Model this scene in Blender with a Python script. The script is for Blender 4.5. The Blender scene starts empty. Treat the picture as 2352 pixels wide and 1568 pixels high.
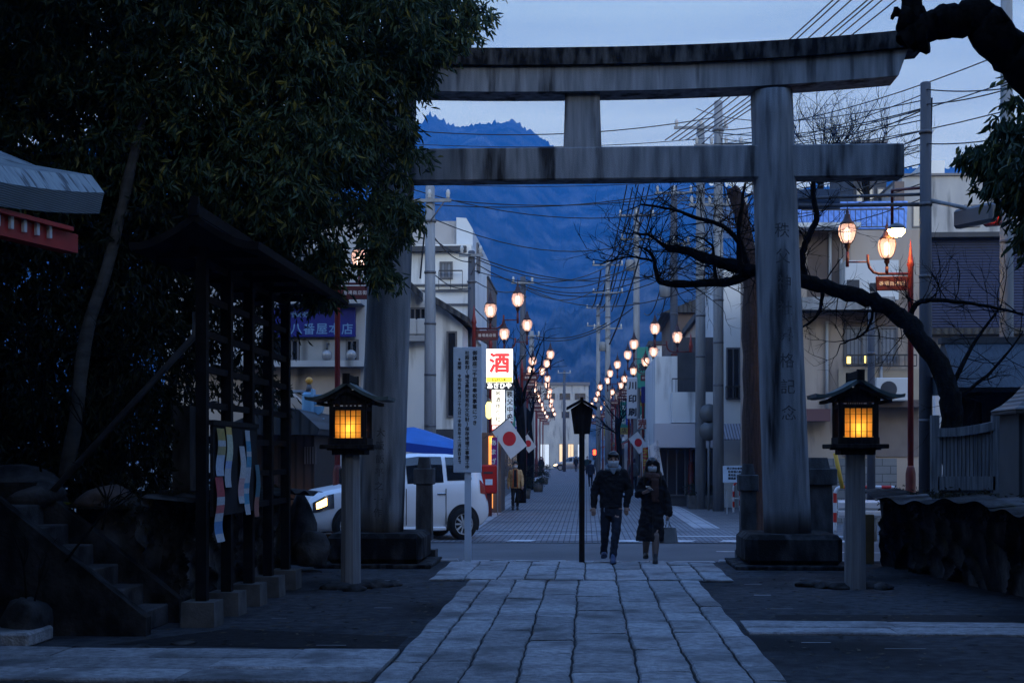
import bpy, bmesh, math, random
import numpy as np
from mathutils import Vector, Matrix
R = math.radians
random.seed(7); rng = np.random.default_rng(7)
SC = bpy.context.scene
COL = SC.collection

# ---------------------------------------------------------------- camera, sky, sun, exposure
F = 3266.7; CX = 1176.0; HOR = 1046.0; CAMZ = 1.65
YAW = math.atan(171.0 / F)
cd = bpy.data.cameras.new("camera"); cam = bpy.data.objects.new("camera", cd); COL.objects.link(cam)
cam.location = (0, 0, CAMZ); cam.rotation_euler = (R(90), 0, YAW)
cd.lens = 50.0; cd.sensor_width = 36.0; cd.shift_y = (HOR - 784.0) / 2352.0
cd.clip_start = 0.1; cd.clip_end = 9000
SC.camera = cam
SUN_EL, SUN_ROT = R(17), R(164)   # the last light, low behind the viewer
w = bpy.data.worlds.new("World"); SC.world = w; w.use_nodes = True
nt = w.node_tree; nt.nodes.clear(); L = nt.links.new
def N(t, **k):
    n = nt.nodes.new(t)
    for a, b in k.items(): setattr(n, a, b)
    return n
out = N('ShaderNodeOutputWorld')
bg1 = N('ShaderNodeBackground'); sky = N('ShaderNodeTexSky', sky_type='NISHITA', sun_disc=False)
sky.sun_elevation = SUN_EL; sky.sun_rotation = SUN_ROT; sky.air_density = 2.0; sky.ozone_density = 4.0
bg1.inputs['Strength'].default_value = 0.02; L(sky.outputs[0], bg1.inputs['Color'])
tc = N('ShaderNodeTexCoord'); sep = N('ShaderNodeSeparateXYZ'); L(tc.outputs['Generated'], sep.inputs[0])
ramp = N('ShaderNodeValToRGB'); L(sep.outputs['Z'], ramp.inputs[0])
e = ramp.color_ramp.elements
e[0].position = 0.0; e[0].color = (.42, .47, .44, 1); e[1].position = 1.0; e[1].color = (.19, .39, .90, 1)
for p, c in ((.12, (.47, .52, .47, 1)), (.20, (.42, .465, .41, 1)), (.31, (.315, .38, .335, 1)), (.42, (.26, .43, .78, 1)), (.6, (.21, .41, .90, 1))):
    x = e.new(p); x.color = c
# long flat evening cloud streaks
mp = N('ShaderNodeMapping'); mp.inputs['Scale'].default_value = (1.5, 1.5, 16); L(tc.outputs['Generated'], mp.inputs[0])
ns = N('ShaderNodeTexNoise'); ns.inputs['Scale'].default_value = 2.2; ns.inputs['Detail'].default_value = 5; L(mp.outputs[0], ns.inputs[0])
cr = N('ShaderNodeMapRange'); cr.inputs['From Min'].default_value = .35; cr.inputs['From Max'].default_value = .7
cr.inputs['To Min'].default_value = .84; cr.inputs['To Max'].default_value = 1.12; L(ns.outputs['Fac'], cr.inputs['Value'])
ml = N('ShaderNodeMixRGB', blend_type='MULTIPLY'); ml.inputs['Fac'].default_value = 1; L(ramp.outputs[0], ml.inputs[1]); L(cr.outputs[0], ml.inputs[2])
bg2 = N('ShaderNodeBackground'); L(ml.outputs[0], bg2.inputs['Color']); bg2.inputs['Strength'].default_value = 0.93
ad = N('ShaderNodeAddShader'); L(bg1.outputs[0], ad.inputs[0]); L(bg2.outputs[0], ad.inputs[1]); L(ad.outputs[0], out.inputs['Surface'])
sd = bpy.data.lights.new("sun", 'SUN'); so = bpy.data.objects.new("sun", sd); COL.objects.link(so)
sd.energy = 0.50; sd.angle = R(24); sd.color = (.78, .87, 1.0)
so.rotation_euler = Vector((math.cos(SUN_EL) * math.sin(SUN_ROT), math.cos(SUN_EL) * math.cos(SUN_ROT), math.sin(SUN_EL))).to_track_quat('Z', 'Y').to_euler()
SC.view_settings.view_transform = 'Standard'; SC.view_settings.look = 'None'
SC.view_settings.exposure = 1.15; SC.view_settings.gamma = 1.0
SC.cycles.max_bounces = 5; SC.cycles.transparent_max_bounces = 8; SC.cycles.diffuse_bounces = 3
SC.cycles.caustics_reflective = False; SC.cycles.caustics_refractive = False

# ---------------------------------------------------------------- picture helpers: a pixel (2352 x 1568 view) at a world depth Y -> point
CY, SY = math.cos(YAW), math.sin(YAW)
def W(u, v, Y):
    a = (u - CX) / F; D = Y / (CY + a * SY)
    return Vector((D * (-SY + a * CY), Y, CAMZ + D * (HOR - v) / F))
def G(u, v, z=0.0):
    D = F * (CAMZ - z) / (v - HOR); a = (u - CX) / F
    return Vector((D * (-SY + a * CY), D * (CY + a * SY), z))

# ---------------------------------------------------------------- mesh builder
class MB:
    def __init__(s): s.v = []; s.f = []; s.m = []; s.sm = []
    def add(s, vs, fs, mi=0, smooth=False):
        o = len(s.v); s.v += [tuple(p) for p in vs]
        for q in fs: s.f.append([i + o for i in q]); s.m.append(mi); s.sm.append(smooth)
        return s
    def box(s, c, d, rz=0, mi=0, top=None, rx=0, ry=0, bev=0.0):
        """c centre, d full size, top = scale of the upper face"""
        hx, hy, hz = d[0] / 2, d[1] / 2, d[2] / 2; tx, ty = (top if isinstance(top, tuple) else (top, top)) if top is not None else (1, 1)
        M = Matrix.Translation(Vector(c)) @ Matrix.Rotation(rz, 4, 'Z') @ Matrix.Rotation(ry, 4, 'Y') @ Matrix.Rotation(rx, 4, 'X')
        if bev > 0 and top is None:
            b = min(bev, hx * .49, hy * .49, hz * .49)
            bm = bmesh.new(); bmesh.ops.create_cube(bm, size=1)
            for q in bm.verts: q.co = (q.co.x * d[0], q.co.y * d[1], q.co.z * d[2])
            bmesh.ops.bevel(bm, geom=bm.edges[:], offset=b, segments=1, affect='EDGES')
            bm.verts.index_update()
            s.add([M @ q.co for q in bm.verts], [[q.index for q in fa.verts] for fa in bm.faces], mi); bm.free(); return s
        P = [(-hx, -hy, -hz), (hx, -hy, -hz), (hx, hy, -hz), (-hx, hy, -hz), (-hx * tx, -hy * ty, hz), (hx * tx, -hy * ty, hz), (hx * tx, hy * ty, hz), (-hx * tx, hy * ty, hz)]
        return s.add([M @ Vector(p) for p in P], [(3, 2, 1, 0), (4, 5, 6, 7), (0, 1, 5, 4), (1, 2, 6, 5), (2, 3, 7, 6), (3, 0, 4, 7)], mi)
    def span(s, a, b, mi=0, bev=0.0):
        """axis aligned box between two corners"""
        a, b = Vector(a), Vector(b); c = (a + b) / 2; d = [abs(b[i] - a[i]) for i in range(3)]
        return s.box(c, d, mi=mi, bev=bev)
    def tube(s, pts, r, n=8, mi=0, cap=True, smooth=True):
        pts = [Vector(p) for p in pts]; k = len(pts)
        rs = r if isinstance(r, (list, tuple)) else [r] * k
        o = len(s.v); ref = None
        for i, p in enumerate(pts):
            t = (pts[min(i + 1, k - 1)] - pts[max(i - 1, 0)])
            if t.length < 1e-9: t = Vector((0, 0, 1))
            t.normalize()
            if ref is None: ref = Vector((1, 0, 0)) if abs(t.x) < .9 else Vector((0, 1, 0))
            a = (ref - t * ref.dot(t)); a.normalize(); b = t.cross(a); ref = a
            for j in range(n):
                an = 2 * math.pi * j / n
                s.v.append(tuple(p + (a * math.cos(an) + b * math.sin(an)) * rs[i]))
        for i in range(k - 1):
            for j in range(n):
                j2 = (j + 1) % n
                s.f.append([o + i * n + j, o + i * n + j2, o + (i + 1) * n + j2, o + (i + 1) * n + j]); s.m.append(mi); s.sm.append(smooth)
        if cap:
            s.f.append([o + j for j in range(n)][::-1]); s.m.append(mi); s.sm.append(False)
            s.f.append([o + (k - 1) * n + j for j in range(n)]); s.m.append(mi); s.sm.append(False)
        return s
    def lathe(s, prof, c=(0, 0, 0), n=16, mi=0, smooth=True, rot=0.0, cap=True):
        o = len(s.v); k = len(prof)
        for r, z in prof:
            for j in range(n):
                an = rot + 2 * math.pi * j / n
                s.v.append((c[0] + r * math.cos(an), c[1] + r * math.sin(an), c[2] + z))
        for i in range(k - 1):
            for j in range(n):
                j2 = (j + 1) % n
                s.f.append([o + i * n + j, o + i * n + j2, o + (i + 1) * n + j2, o + (i + 1) * n + j]); s.m.append(mi); s.sm.append(smooth)
        if not cap: return s
        s.f.append([o + j for j in range(n)][::-1]); s.m.append(mi); s.sm.append(False)
        s.f.append([o + (k - 1) * n + j for j in range(n)]); s.m.append(mi); s.sm.append(False)
        return s
    def prism(s, poly, a, b, axis='y', mi=0):
        """poly of 2-D points extruded from a to b along axis: y -> (x,z), x -> (y,z), z -> (x,y)"""
        def P(p, t): return {'y': (p[0], t, p[1]), 'x': (t, p[0], p[1]), 'z': (p[0], p[1], t)}[axis]
        n = len(poly); o = len(s.v)
        s.v += [P(p, a) for p in poly] + [P(p, b) for p in poly]
        fs = [list(range(n)), list(range(n, 2 * n))[::-1]] + [[i, n + i, n + (i + 1) % n, (i + 1) % n] for i in range(n)]
        for q in fs: s.f.append([i + o for i in q]); s.m.append(mi); s.sm.append(False)
        return s
    def sphere(s, c, r, n=12, mi=0, sc=(1, 1, 1)):
        k = max(4, n // 2); pr = [(max(1e-4, r * math.sin(math.pi * i / k)), -r * math.cos(math.pi * i / k)) for i in range(k + 1)]
        o = len(s.v); s.lathe(pr, (0, 0, 0), n, mi)
        for i in range(o, len(s.v)):
            x, y, z = s.v[i]; s.v[i] = (c[0] + x * sc[0], c[1] + y * sc[1], c[2] + z * sc[2])
        return s
    def xf(s, M):
        s.v = [tuple(M @ Vector(p)) for p in s.v]; return s
    def join(s, o):
        k = len(s.v); s.v += o.v; s.f += [[i + k for i in q] for q in o.f]; s.m += o.m; s.sm += o.sm; return s
    def mesh(s, name, mats, fix=True):
        me = bpy.data.meshes.new(name); me.from_pydata(s.v, [], s.f)
        for m in (mats if isinstance(mats, (list, tuple)) else [mats]): me.materials.append(m)
        if fix:
            bm = bmesh.new(); bm.from_mesh(me); bmesh.ops.recalc_face_normals(bm, faces=bm.faces[:]); bm.to_mesh(me); bm.free()
        me.polygons.foreach_set('material_index', s.m); me.polygons.foreach_set('use_smooth', s.sm)
        me.update(); return me
    def build(s, name, mats, parent=None, M=None, fix=True):
        if parent is not None:
            Mi = world_of(parent).inverted(); s.xf(Mi)
        o = bpy.data.objects.new(name, s.mesh(name, mats, fix)); COL.objects.link(o)
        if parent is not None: o.parent = parent
        return o
def world_of(o):
    M = Matrix.Identity(4)
    while o is not None:
        M = (Matrix.Translation(o.location) @ o.rotation_euler.to_matrix().to_4x4()) @ M; o = o.parent
    return M
def tag(o, label, cat, group=None, kind=None):
    if kind: o['kind'] = kind
    if label: o['label'] = label
    if cat: o['category'] = cat
    if group: o['group'] = group
    return o
def thing(name, label, cat, loc=(0, 0, 0), rz=0, group=None):
    o = bpy.data.objects.new(name, None); o.empty_display_size = .2; COL.objects.link(o)
    o.location = loc; o.rotation_euler = (0, 0, rz); return tag(o, label, cat, group)
def struct(o): o['kind'] = 'structure'; return o
def copy_tree(o, parent=None):
    c = o.copy(); COL.objects.link(c)
    if parent is not None: c.parent = parent; c.matrix_parent_inverse = Matrix.Identity(4)
    for ch in list(o.children): copy_tree(ch, c)
    return c
def dup(o, loc, rz=0, label=None, group=None, sc=None):
    c = copy_tree(o); c.location = loc; c.rotation_euler = (0, 0, rz)
    if label: c['label'] = label
    if group: c['group'] = group
    if sc: c.scale = (sc, sc, sc)
    return c
def meshobj(name, V, Fq, mats, parent=None, smooth=False, mi=None):
    """fast numpy quads"""
    V = np.asarray(V, np.float32); Fq = np.asarray(Fq, np.int32); me = bpy.data.meshes.new(name)
    n, k = Fq.shape
    me.vertices.add(len(V)); me.vertices.foreach_set('co', V.ravel())
    me.loops.add(n * k); me.loops.foreach_set('vertex_index', Fq.ravel())
    me.polygons.add(n); me.polygons.foreach_set('loop_start', np.arange(0, n * k, k, dtype=np.int32))
    me.polygons.foreach_set('use_smooth', np.full(n, smooth))
    for m in (mats if isinstance(mats, (list, tuple)) else [mats]): me.materials.append(m)
    if mi is not None: me.polygons.foreach_set('material_index', np.asarray(mi, np.int32))
    me.update(calc_edges=True)
    o = bpy.data.objects.new(name, me); COL.objects.link(o)
    if parent is not None: o.parent = parent
    return o

# ---------------------------------------------------------------- materials
def mat(name, col, rough=.7, col2=None, scale=6.0, stretch=(1, 1, 1), metal=0.0, bump=0.0, bscale=40.0, emit=None, es=0.0, detail=5, lo=.35, hi=.65, spec=.35, coord='Object', dirt=None):
    m = bpy.data.materials.new(name); m.use_nodes = True; t = m.node_tree; b = t.nodes['Principled BSDF']
    b.inputs['Base Color'].default_value = (*col, 1); b.inputs['Roughness'].default_value = rough; b.inputs['Metallic'].default_value = metal
    b.inputs['Specular IOR Level'].default_value = spec
    tcn = t.nodes.new('ShaderNodeTexCoord')
    def noise(sc, st, de):
        mpn = t.nodes.new('ShaderNodeMapping'); mpn.inputs['Scale'].default_value = st; t.links.new(tcn.outputs[coord], mpn.inputs[0])
        nn = t.nodes.new('ShaderNodeTexNoise'); nn.inputs['Scale'].default_value = sc; nn.inputs['Detail'].default_value = de; t.links.new(mpn.outputs[0], nn.inputs[0]); return nn
    if col2 is not None:
        nn = noise(scale, stretch, detail); rp = t.nodes.new('ShaderNodeValToRGB'); t.links.new(nn.outputs['Fac'], rp.inputs[0])
        rp.color_ramp.elements[0].position = lo; rp.color_ramp.elements[0].color = (*col, 1)
        rp.color_ramp.elements[1].position = hi; rp.color_ramp.elements[1].color = (*col2, 1)
        last = rp.outputs[0]
        if dirt is not None:   # dirt = (colour, scale, stretch, lo, hi)
            n2 = noise(dirt[1], dirt[2], 6); r2 = t.nodes.new('ShaderNodeValToRGB'); t.links.new(n2.outputs['Fac'], r2.inputs[0])
            r2.color_ramp.elements[0].position = dirt[3]; r2.color_ramp.elements[0].color = (0, 0, 0, 1)
            r2.color_ramp.elements[1].position = dirt[4]; r2.color_ramp.elements[1].color = (1, 1, 1, 1)
            mx = t.nodes.new('ShaderNodeMixRGB'); t.links.new(r2.outputs[0], mx.inputs[0]); t.links.new(last, mx.inputs[1]); mx.inputs[2].default_value = (*dirt[0], 1); last = mx.outputs[0]
        t.links.new(last, b.inputs['Base Color'])
    if bump > 0:
        nb = noise(bscale, (1, 1, 1), 6); bp = t.nodes.new('ShaderNodeBump'); bp.inputs['Strength'].default_value = bump; bp.inputs['Distance'].default_value = .02
        t.links.new(nb.outputs['Fac'], bp.inputs['Height']); t.links.new(bp.outputs[0], b.inputs['Normal'])
    if emit is not None:
        b.inputs['Emission Color'].default_value = (*emit, 1); b.inputs['Emission Strength'].default_value = es
    return m
def wavemat(name, col, col2, scale, axis='X', rough=.7, bump=.4, coord='Object', profile='SIN', thin=None):
    """regular ribs / boards / courses"""
    m = bpy.data.materials.new(name); m.use_nodes = True; t = m.node_tree; b = t.nodes['Principled BSDF']; b.inputs['Roughness'].default_value = rough
    b.inputs['Specular IOR Level'].default_value = .3
    tcn = t.nodes.new('ShaderNodeTexCoord'); wv = t.nodes.new('ShaderNodeTexWave'); wv.wave_type = 'BANDS'; wv.bands_direction = axis; wv.wave_profile = profile
    wv.inputs['Scale'].default_value = scale; wv.inputs['Distortion'].default_value = 0.0; t.links.new(tcn.outputs[coord], wv.inputs[0])
    rp = t.nodes.new('ShaderNodeValToRGB'); t.links.new(wv.outputs['Fac'], rp.inputs[0])
    rp.color_ramp.elements[0].position = 0 if thin is None else thin; rp.color_ramp.elements[0].color = (*col2, 1); rp.color_ramp.elements[1].position = .35 if thin is None else thin + .06; rp.color_ramp.elements[1].color = (*col, 1)
    nz = t.nodes.new('ShaderNodeTexNoise'); nz.inputs['Scale'].default_value = 3; nz.inputs['Detail'].default_value = 6; t.links.new(tcn.outputs[coord], nz.inputs[0])
    mr = t.nodes.new('ShaderNodeMapRange'); mr.inputs['To Min'].default_value = .7; mr.inputs['To Max'].default_value = 1.2; t.links.new(nz.outputs['Fac'], mr.inputs['Value'])
    mx = t.nodes.new('ShaderNodeMixRGB'); mx.blend_type = 'MULTIPLY'; mx.inputs[0].default_value = 1; t.links.new(rp.outputs[0], mx.inputs[1]); t.links.new(mr.outputs[0], mx.inputs[2])
    t.links.new(mx.outputs[0], b.inputs['Base Color'])
    bp = t.nodes.new('ShaderNodeBump'); bp.inputs['Strength'].default_value = bump; bp.inputs['Distance'].default_value = .02; t.links.new(wv.outputs['Fac'], bp.inputs['Height']); t.links.new(bp.outputs[0], b.inputs['Normal'])
    return m
def brickmat(name, c1, c2, mortar, bw, bh, ms=.01, rough=.8, rot=0.0, offset=.5, bump=.3, coord='Object', plane='xy'):
    m = bpy.data.materials.new(name); m.use_nodes = True; t = m.node_tree; b = t.nodes['Principled BSDF']; b.inputs['Roughness'].default_value = rough
    b.inputs['Specular IOR Level'].default_value = .3
    tcn = t.nodes.new('ShaderNodeTexCoord'); mpn = t.nodes.new('ShaderNodeMapping'); t.links.new(tcn.outputs[coord], mpn.inputs[0])
    mpn.inputs['Rotation'].default_value = {'xy': (0, 0, rot), 'xz': (R(-90), 0, 0), 'yz': (R(-90), 0, R(-90))}[plane]
    br = t.nodes.new('ShaderNodeTexBrick'); t.links.new(mpn.outputs[0], br.inputs[0]); br.offset = offset
    br.inputs['Color1'].default_value = (*c1, 1); br.inputs['Color2'].default_value = (*c2, 1); br.inputs['Mortar'].default_value = (*mortar, 1)
    br.inputs['Scale'].default_value = 1; br.inputs['Brick Width'].default_value = bw; br.inputs['Row Height'].default_value = bh; br.inputs['Mortar Size'].default_value = ms
    nz = t.nodes.new('ShaderNodeTexNoise'); nz.inputs['Scale'].default_value = 1.3; nz.inputs['Detail'].default_value = 7; t.links.new(tcn.outputs[coord], nz.inputs[0])
    mr = t.nodes.new('ShaderNodeMapRange'); mr.inputs['To Min'].default_value = .6; mr.inputs['To Max'].default_value = 1.35; t.links.new(nz.outputs['Fac'], mr.inputs['Value'])
    mx = t.nodes.new('ShaderNodeMixRGB'); mx.blend_type = 'MULTIPLY'; mx.inputs[0].default_value = 1; t.links.new(br.outputs['Color'], mx.inputs[1]); t.links.new(mr.outputs[0], mx.inputs[2])
    t.links.new(mx.outputs[0], b.inputs['Base Color'])
    bp = t.nodes.new('ShaderNodeBump'); bp.inputs['Strength'].default_value = bump; bp.inputs['Distance'].default_value = .01; bp.invert = True; t.links.new(br.outputs['Fac'], bp.inputs['Height']); t.links.new(bp.outputs[0], b.inputs['Normal'])
    return m
def glow(name, col, strength):
    m = bpy.data.materials.new(name); m.use_nodes = True; b = m.node_tree.nodes['Principled BSDF']
    b.inputs['Base Color'].default_value = (*[min(.8, c) for c in col], 1); b.inputs['Emission Color'].default_value = (*col, 1); b.inputs['Emission Strength'].default_value = strength; return m

# ---------------------------------------------------------------- lettering (the built-in font), as flat meshes in x-z facing -y
_tc = {}
def glyphs(txt):
    if txt in _tc: return _tc[txt]
    cu = bpy.data.curves.new('t', 'FONT'); cu.body = txt; cu.align_x = 'CENTER'; cu.align_y = 'CENTER'; cu.resolution_u = 2
    ob = bpy.data.objects.new('t', cu); COL.objects.link(ob); dg = bpy.context.evaluated_depsgraph_get(); me = ob.evaluated_get(dg).to_mesh()
    V = [tuple(q.co) for q in me.vertices]; Fc = [list(p.vertices) for p in me.polygons]
    ob.evaluated_get(dg).to_mesh_clear(); bpy.data.objects.remove(ob); bpy.data.curves.remove(cu)
    _tc[txt] = (V, Fc); return _tc[txt]
def letter(mb, txt, c, size, rz=0, mi=0, sx=1.0, bold=0.0, lift=0.0):
    """txt centred at c, x right, z up, facing -y (turned by rz)"""
    V, Fc = glyphs(txt)
    if not V: return mb
    cx = (min(p[0] for p in V) + max(p[0] for p in V)) / 2; cz = (min(p[1] for p in V) + max(p[1] for p in V)) / 2
    M = Matrix.Translation(Vector(c)) @ Matrix.Rotation(rz, 4, 'Z')
    offs = [(0, 0)] if not bold else [(bold * math.cos(a), bold * math.sin(a)) for a in (0, 1.571, 3.142, 4.712)] + [(0, 0)]
    for i, (dx, dz) in enumerate(offs):
        mb.add([M @ Vector(((p[0] - cx) * size * sx + dx, -lift - i * .0004, (p[1] - cz) * size + dz)) for p in V], Fc, mi)
    return mb
def column(mb, txt, x, y, z0, pitch, size, rz=0, mi=0, sx=1.0, bold=0.0):
    for i, ch in enumerate(txt):
        if ch == '　' or ch == ' ': continue
        letter(mb, ch, (x, y, z0 - i * pitch), size, rz, mi, sx, bold)
    return mb
# ================================================================ SETTING: ground, road, street, path, hills
M = {}
M['asphalt'] = mat('asphalt', (.028, .031, .037), .9, (.066, .069, .076), 7.0, bump=.7, bscale=110, detail=14, lo=.36, hi=.66, spec=.12, dirt=((.014, .015, .017), .45, (1, 1, 1), .47, .62))
M['road'] = mat('road_asphalt', (.062, .064, .070), .8, (.085, .087, .094), .8, bump=.2, bscale=120, detail=8)
M['slab'] = slabmat = mat('path_granite', (.20, .205, .215), .8, (.42, .425, .44), 16, bump=1.0, bscale=55, detail=14, lo=.3, hi=.7, dirt=((.13, .13, .135), 1.7, (1, 1, 1), .50, .68))
t_ = slabmat.node_tree; bs_ = t_.nodes['Principled BSDF']; src_ = bs_.inputs['Base Color'].links[0].from_socket
gi_ = t_.nodes.new('ShaderNodeNewGeometry'); mr_ = t_.nodes.new('ShaderNodeMapRange'); mr_.inputs['To Min'].default_value = .66; mr_.inputs['To Max'].default_value = 1.16; t_.links.new(gi_.outputs['Random Per Island'], mr_.inputs['Value'])
mm_ = t_.nodes.new('ShaderNodeMixRGB'); mm_.blend_type = 'MULTIPLY'; mm_.inputs[0].default_value = 1; t_.links.new(src_, mm_.inputs[1]); t_.links.new(mr_.outputs[0], mm_.inputs[2]); t_.links.new(mm_.outputs[0], bs_.inputs['Base Color'])
M['joint'] = mat('joint_soil', (.02, .02, .022), .95)
M['kerb'] = mat('kerb_stone', (.22, .22, .23), .8, (.32, .32, .33), 3, bump=.2)
M['paint'] = mat('road_paint', (.55, .56, .58), .6, (.34, .35, .37), 5, lo=.45, hi=.7)
M['paver'] = brickmat('street_pavers', (.15, .155, .175), (.205, .205, .22), (.05, .05, .056), .225, .112, .012, rot=R(90))
M['band'] = brickmat('border_pavers', (.32, .32, .34), (.40, .395, .41), (.12, .12, .125), .30, .30, .012, rot=0, offset=0)
M['walk'] = brickmat('pavement_tiles', (.10, .10, .11), (.15, .145, .15), (.05, .05, .052), .3, .3, .012, rot=0, offset=.5)

def sheet(name, pts, z, m):
    o = bpy.data.objects.new(name, MB().add([(p[0], p[1], z) for p in pts], [list(range(len(pts)))]).mesh(name, m)); COL.objects.link(o); return struct(o)
sheet('ground', [(-4000, -60), (4000, -60), (4000, 6000), (-4000, 6000)], -.06, mat('far_ground', (.06, .06, .06), .9, (.09, .09, .085), .05))
sheet('shrine_ground', [(-30, -20), (30, -20), (30, 22.25), (-30, 22.25)], 0, M['asphalt'])
sheet('road', [(-70, 22.25), (70, 22.25), (70, 27.7), (-70, 27.7)], -.05, M['road'])
def xc(y): return -.018 * max(0, y - 45)
def strip(name, xa, xb, y0, y1, z, m, flare=0):
    ys = [y0, y0 + 1.2, y0 + 2.4, y0 + 4, 34, 40] + list(np.linspace(45, y1, 12)); ys = sorted(y for y in set(ys) if y0 <= y <= y1); V = []; Fq = []
    for y in ys:
        fl = flare * max(0, 1 - (y - y0) / 6.0) ** 2
        V += [(xc(y) + xa - (fl if xa < 0 else 0), y, z), (xc(y) + xb + (fl if xb > 0 else 0), y, z)]
    for i in range(len(ys) - 1): Fq.append([2 * i, 2 * i + 1, 2 * i + 3, 2 * i + 2])
    o = bpy.data.objects.new(name, MB().add(V, Fq).mesh(name, m)); COL.objects.link(o); return struct(o)
strip('pavement', -14, 14, 27.7, 172, -.045, M['walk'])
strip('street', -2.95, 2.95, 27.7, 168, -.036, M['paver'], flare=2.6)
for a, b in ((-3.1, -2.5), (2.5, 3.1)): strip('border_strip', a, b, 33.2, 168, -.031, M['band'])
# cross bands of lighter setts, stop line and worn crossing paint
for y in (28.0, 31.6, 36.2, 44, 52, 60, 68, 78, 90): sheet('cross_band', [(xc(y) - 2.6, y), (xc(y) + 2.6, y), (xc(y) + 2.6, y + .16), (xc(y) - 2.6, y + .16)], -.030, mat('dark_sett', (.06, .06, .07), .8))
for x0, x1, y0, y1 in ((-4.6, -3.1, 28.0, 28.5), (.55, 1.0, 27.9, 28.4), (1.5, 2.05, 27.9, 28.4), (2.6, 3.6, 27.9, 28.5), (4.1, 5.3, 27.9, 28.5), (-1.6, -1.1, 27.9, 28.35), (1.7, 5.6, 29.7, 29.95), (-2.4, .1, 30.3, 30.4)):
    sheet('crossing_paint', [(x0, y0), (x1, y0), (x1 + .12, y1), (x0 + .12, y1)], -.027, M['paint'])
sheet('edge_line', [(2.3, 25.3), (5.2, 25.1), (5.2, 25.22), (2.3, 25.42)], -.044, M['paint'])
for a, b in ((-40, -2.0), (2.05, 40)):
    o = MB().span((a, 22.12, -.06), (b, 22.30, .035), bev=.02).build('kerb', M['kerb']); struct(o)
struct(MB().span((-1.95, 22.1, -.06), (2.0, 22.36, .006), bev=.01).build('dropped_kerb', M['kerb']))

# --- the stone path: long columns of worn slabs with open, wandering joints
rp = random.Random(3)
def slabs(name, xe, y0, y1, base_rng=None, zt=.03, wig=.013, Lr=(.65, 1.35), along='y', mtl='slab', gap=.009):
    mb = MB()
    def wv(k, y): return wig * (math.sin(y * 2.1 + k * 1.7) * .5 + math.sin(y * 5.3 + k * 2.9) * .35 + math.sin(y * 13.7 + k * 4.1) * .3 + math.sin(y * 29 + k) * .15)
    for i in range(len(xe) - 1):
        y = y0 - rp.random() * .5; 
        while y < y1:
            Ls = rp.uniform(*Lr); a, b = max(y, y0), min(y + Ls, y1); y += Ls
            if b - a < .06: continue
            n = max(2, int((b - a) / .07)); zz = zt + rp.uniform(-.006, .006); tl = rp.uniform(-.004, .004)
            V = []; Fq = []
            gl = gap * rp.uniform(.7, 1.5); gr = gap * rp.uniform(.7, 1.5); ge = .002
            for j in range(n + 1):
                yy = a + ge + (b - a - 2 * ge) * j / n
                xl = xe[i] + (wv(i, yy) if 0 < i else .01 * math.sin(yy * 4)) + gl * (1 if i else 0)
                xr = xe[i + 1] + (wv(i + 1, yy) if i + 1 < len(xe) - 1 else .01 * math.sin(yy * 4 + 2)) - gr
                for x, z in ((xl, 0), (xl, zz - .012), (xl + .014, zz - tl), (xr - .014, zz + tl), (xr, zz - .012), (xr, 0)):
                    V.append((x, yy, z - (.003 if j in (0, n) and z > 0 else 0)))
            for j in range(n):
                for q in range(5): Fq.append([j * 6 + q, j * 6 + q + 1, (j + 1) * 6 + q + 1, (j + 1) * 6 + q])
            Fq.append([0, 1, 2, 3, 4, 5]); Fq.append([n * 6 + q for q in range(5, -1, -1)])
            if along == 'x': V = [(p[1], p[0], p[2]) for p in V]
            mb.add(V, Fq)
    return struct(mb.build(name, M[mtl]))
XE = [-1.53, -1.27, -.92, -.51, -.11, .386, .796, 1.205, 1.46]
slabs('stone_path', XE, 3.0, 18.62)
slabs('stone_path_head', [-2.07, -1.62, -1.18, -.83, -.42, -.02, .40, .80, 1.22, 1.55, 1.92], 18.66, 21.75, Lr=(1.0, 2.1))
slabs('stone_path_end', [-1.5, -1.1, -.7, -.3, .1, .5, .95, 1.35], 21.78, 22.09, Lr=(.3, .34))
sheet('path_bed', [(-1.52, 3), (1.45, 3), (1.45, 18.64), (-1.52, 18.64)], .004, M['joint'])
sheet('path_bed', [(-2.05, 18.64), (1.9, 18.64), (1.9, 22.1), (-2.05, 22.1)], .008, M['joint'])
slabs('side_path', [10.2, 10.75, 11.3, 11.85], -8, -1.56, Lr=(.8, 1.6), along='x', wig=.006, gap=.008)
sheet('path_bed', [(-8, 10.22), (-1.56, 10.22), (-1.56, 11.83), (-8, 11.83)], .004, M['joint'])
slabs('kerb_path', [13.2, 13.62, 14.05], 1.5, 10, Lr=(1.0, 2.0), along='x', wig=.006, gap=.008)
sheet('path_bed', [(1.5, 13.22), (10, 13.22), (10, 14.03), (1.5, 14.03)], .004, M['joint'])
struct(MB().span((-6.5, 11.95, 0), (-4.78, 12.55, .13), bev=.02).build('low_step', M['slab']))
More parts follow.
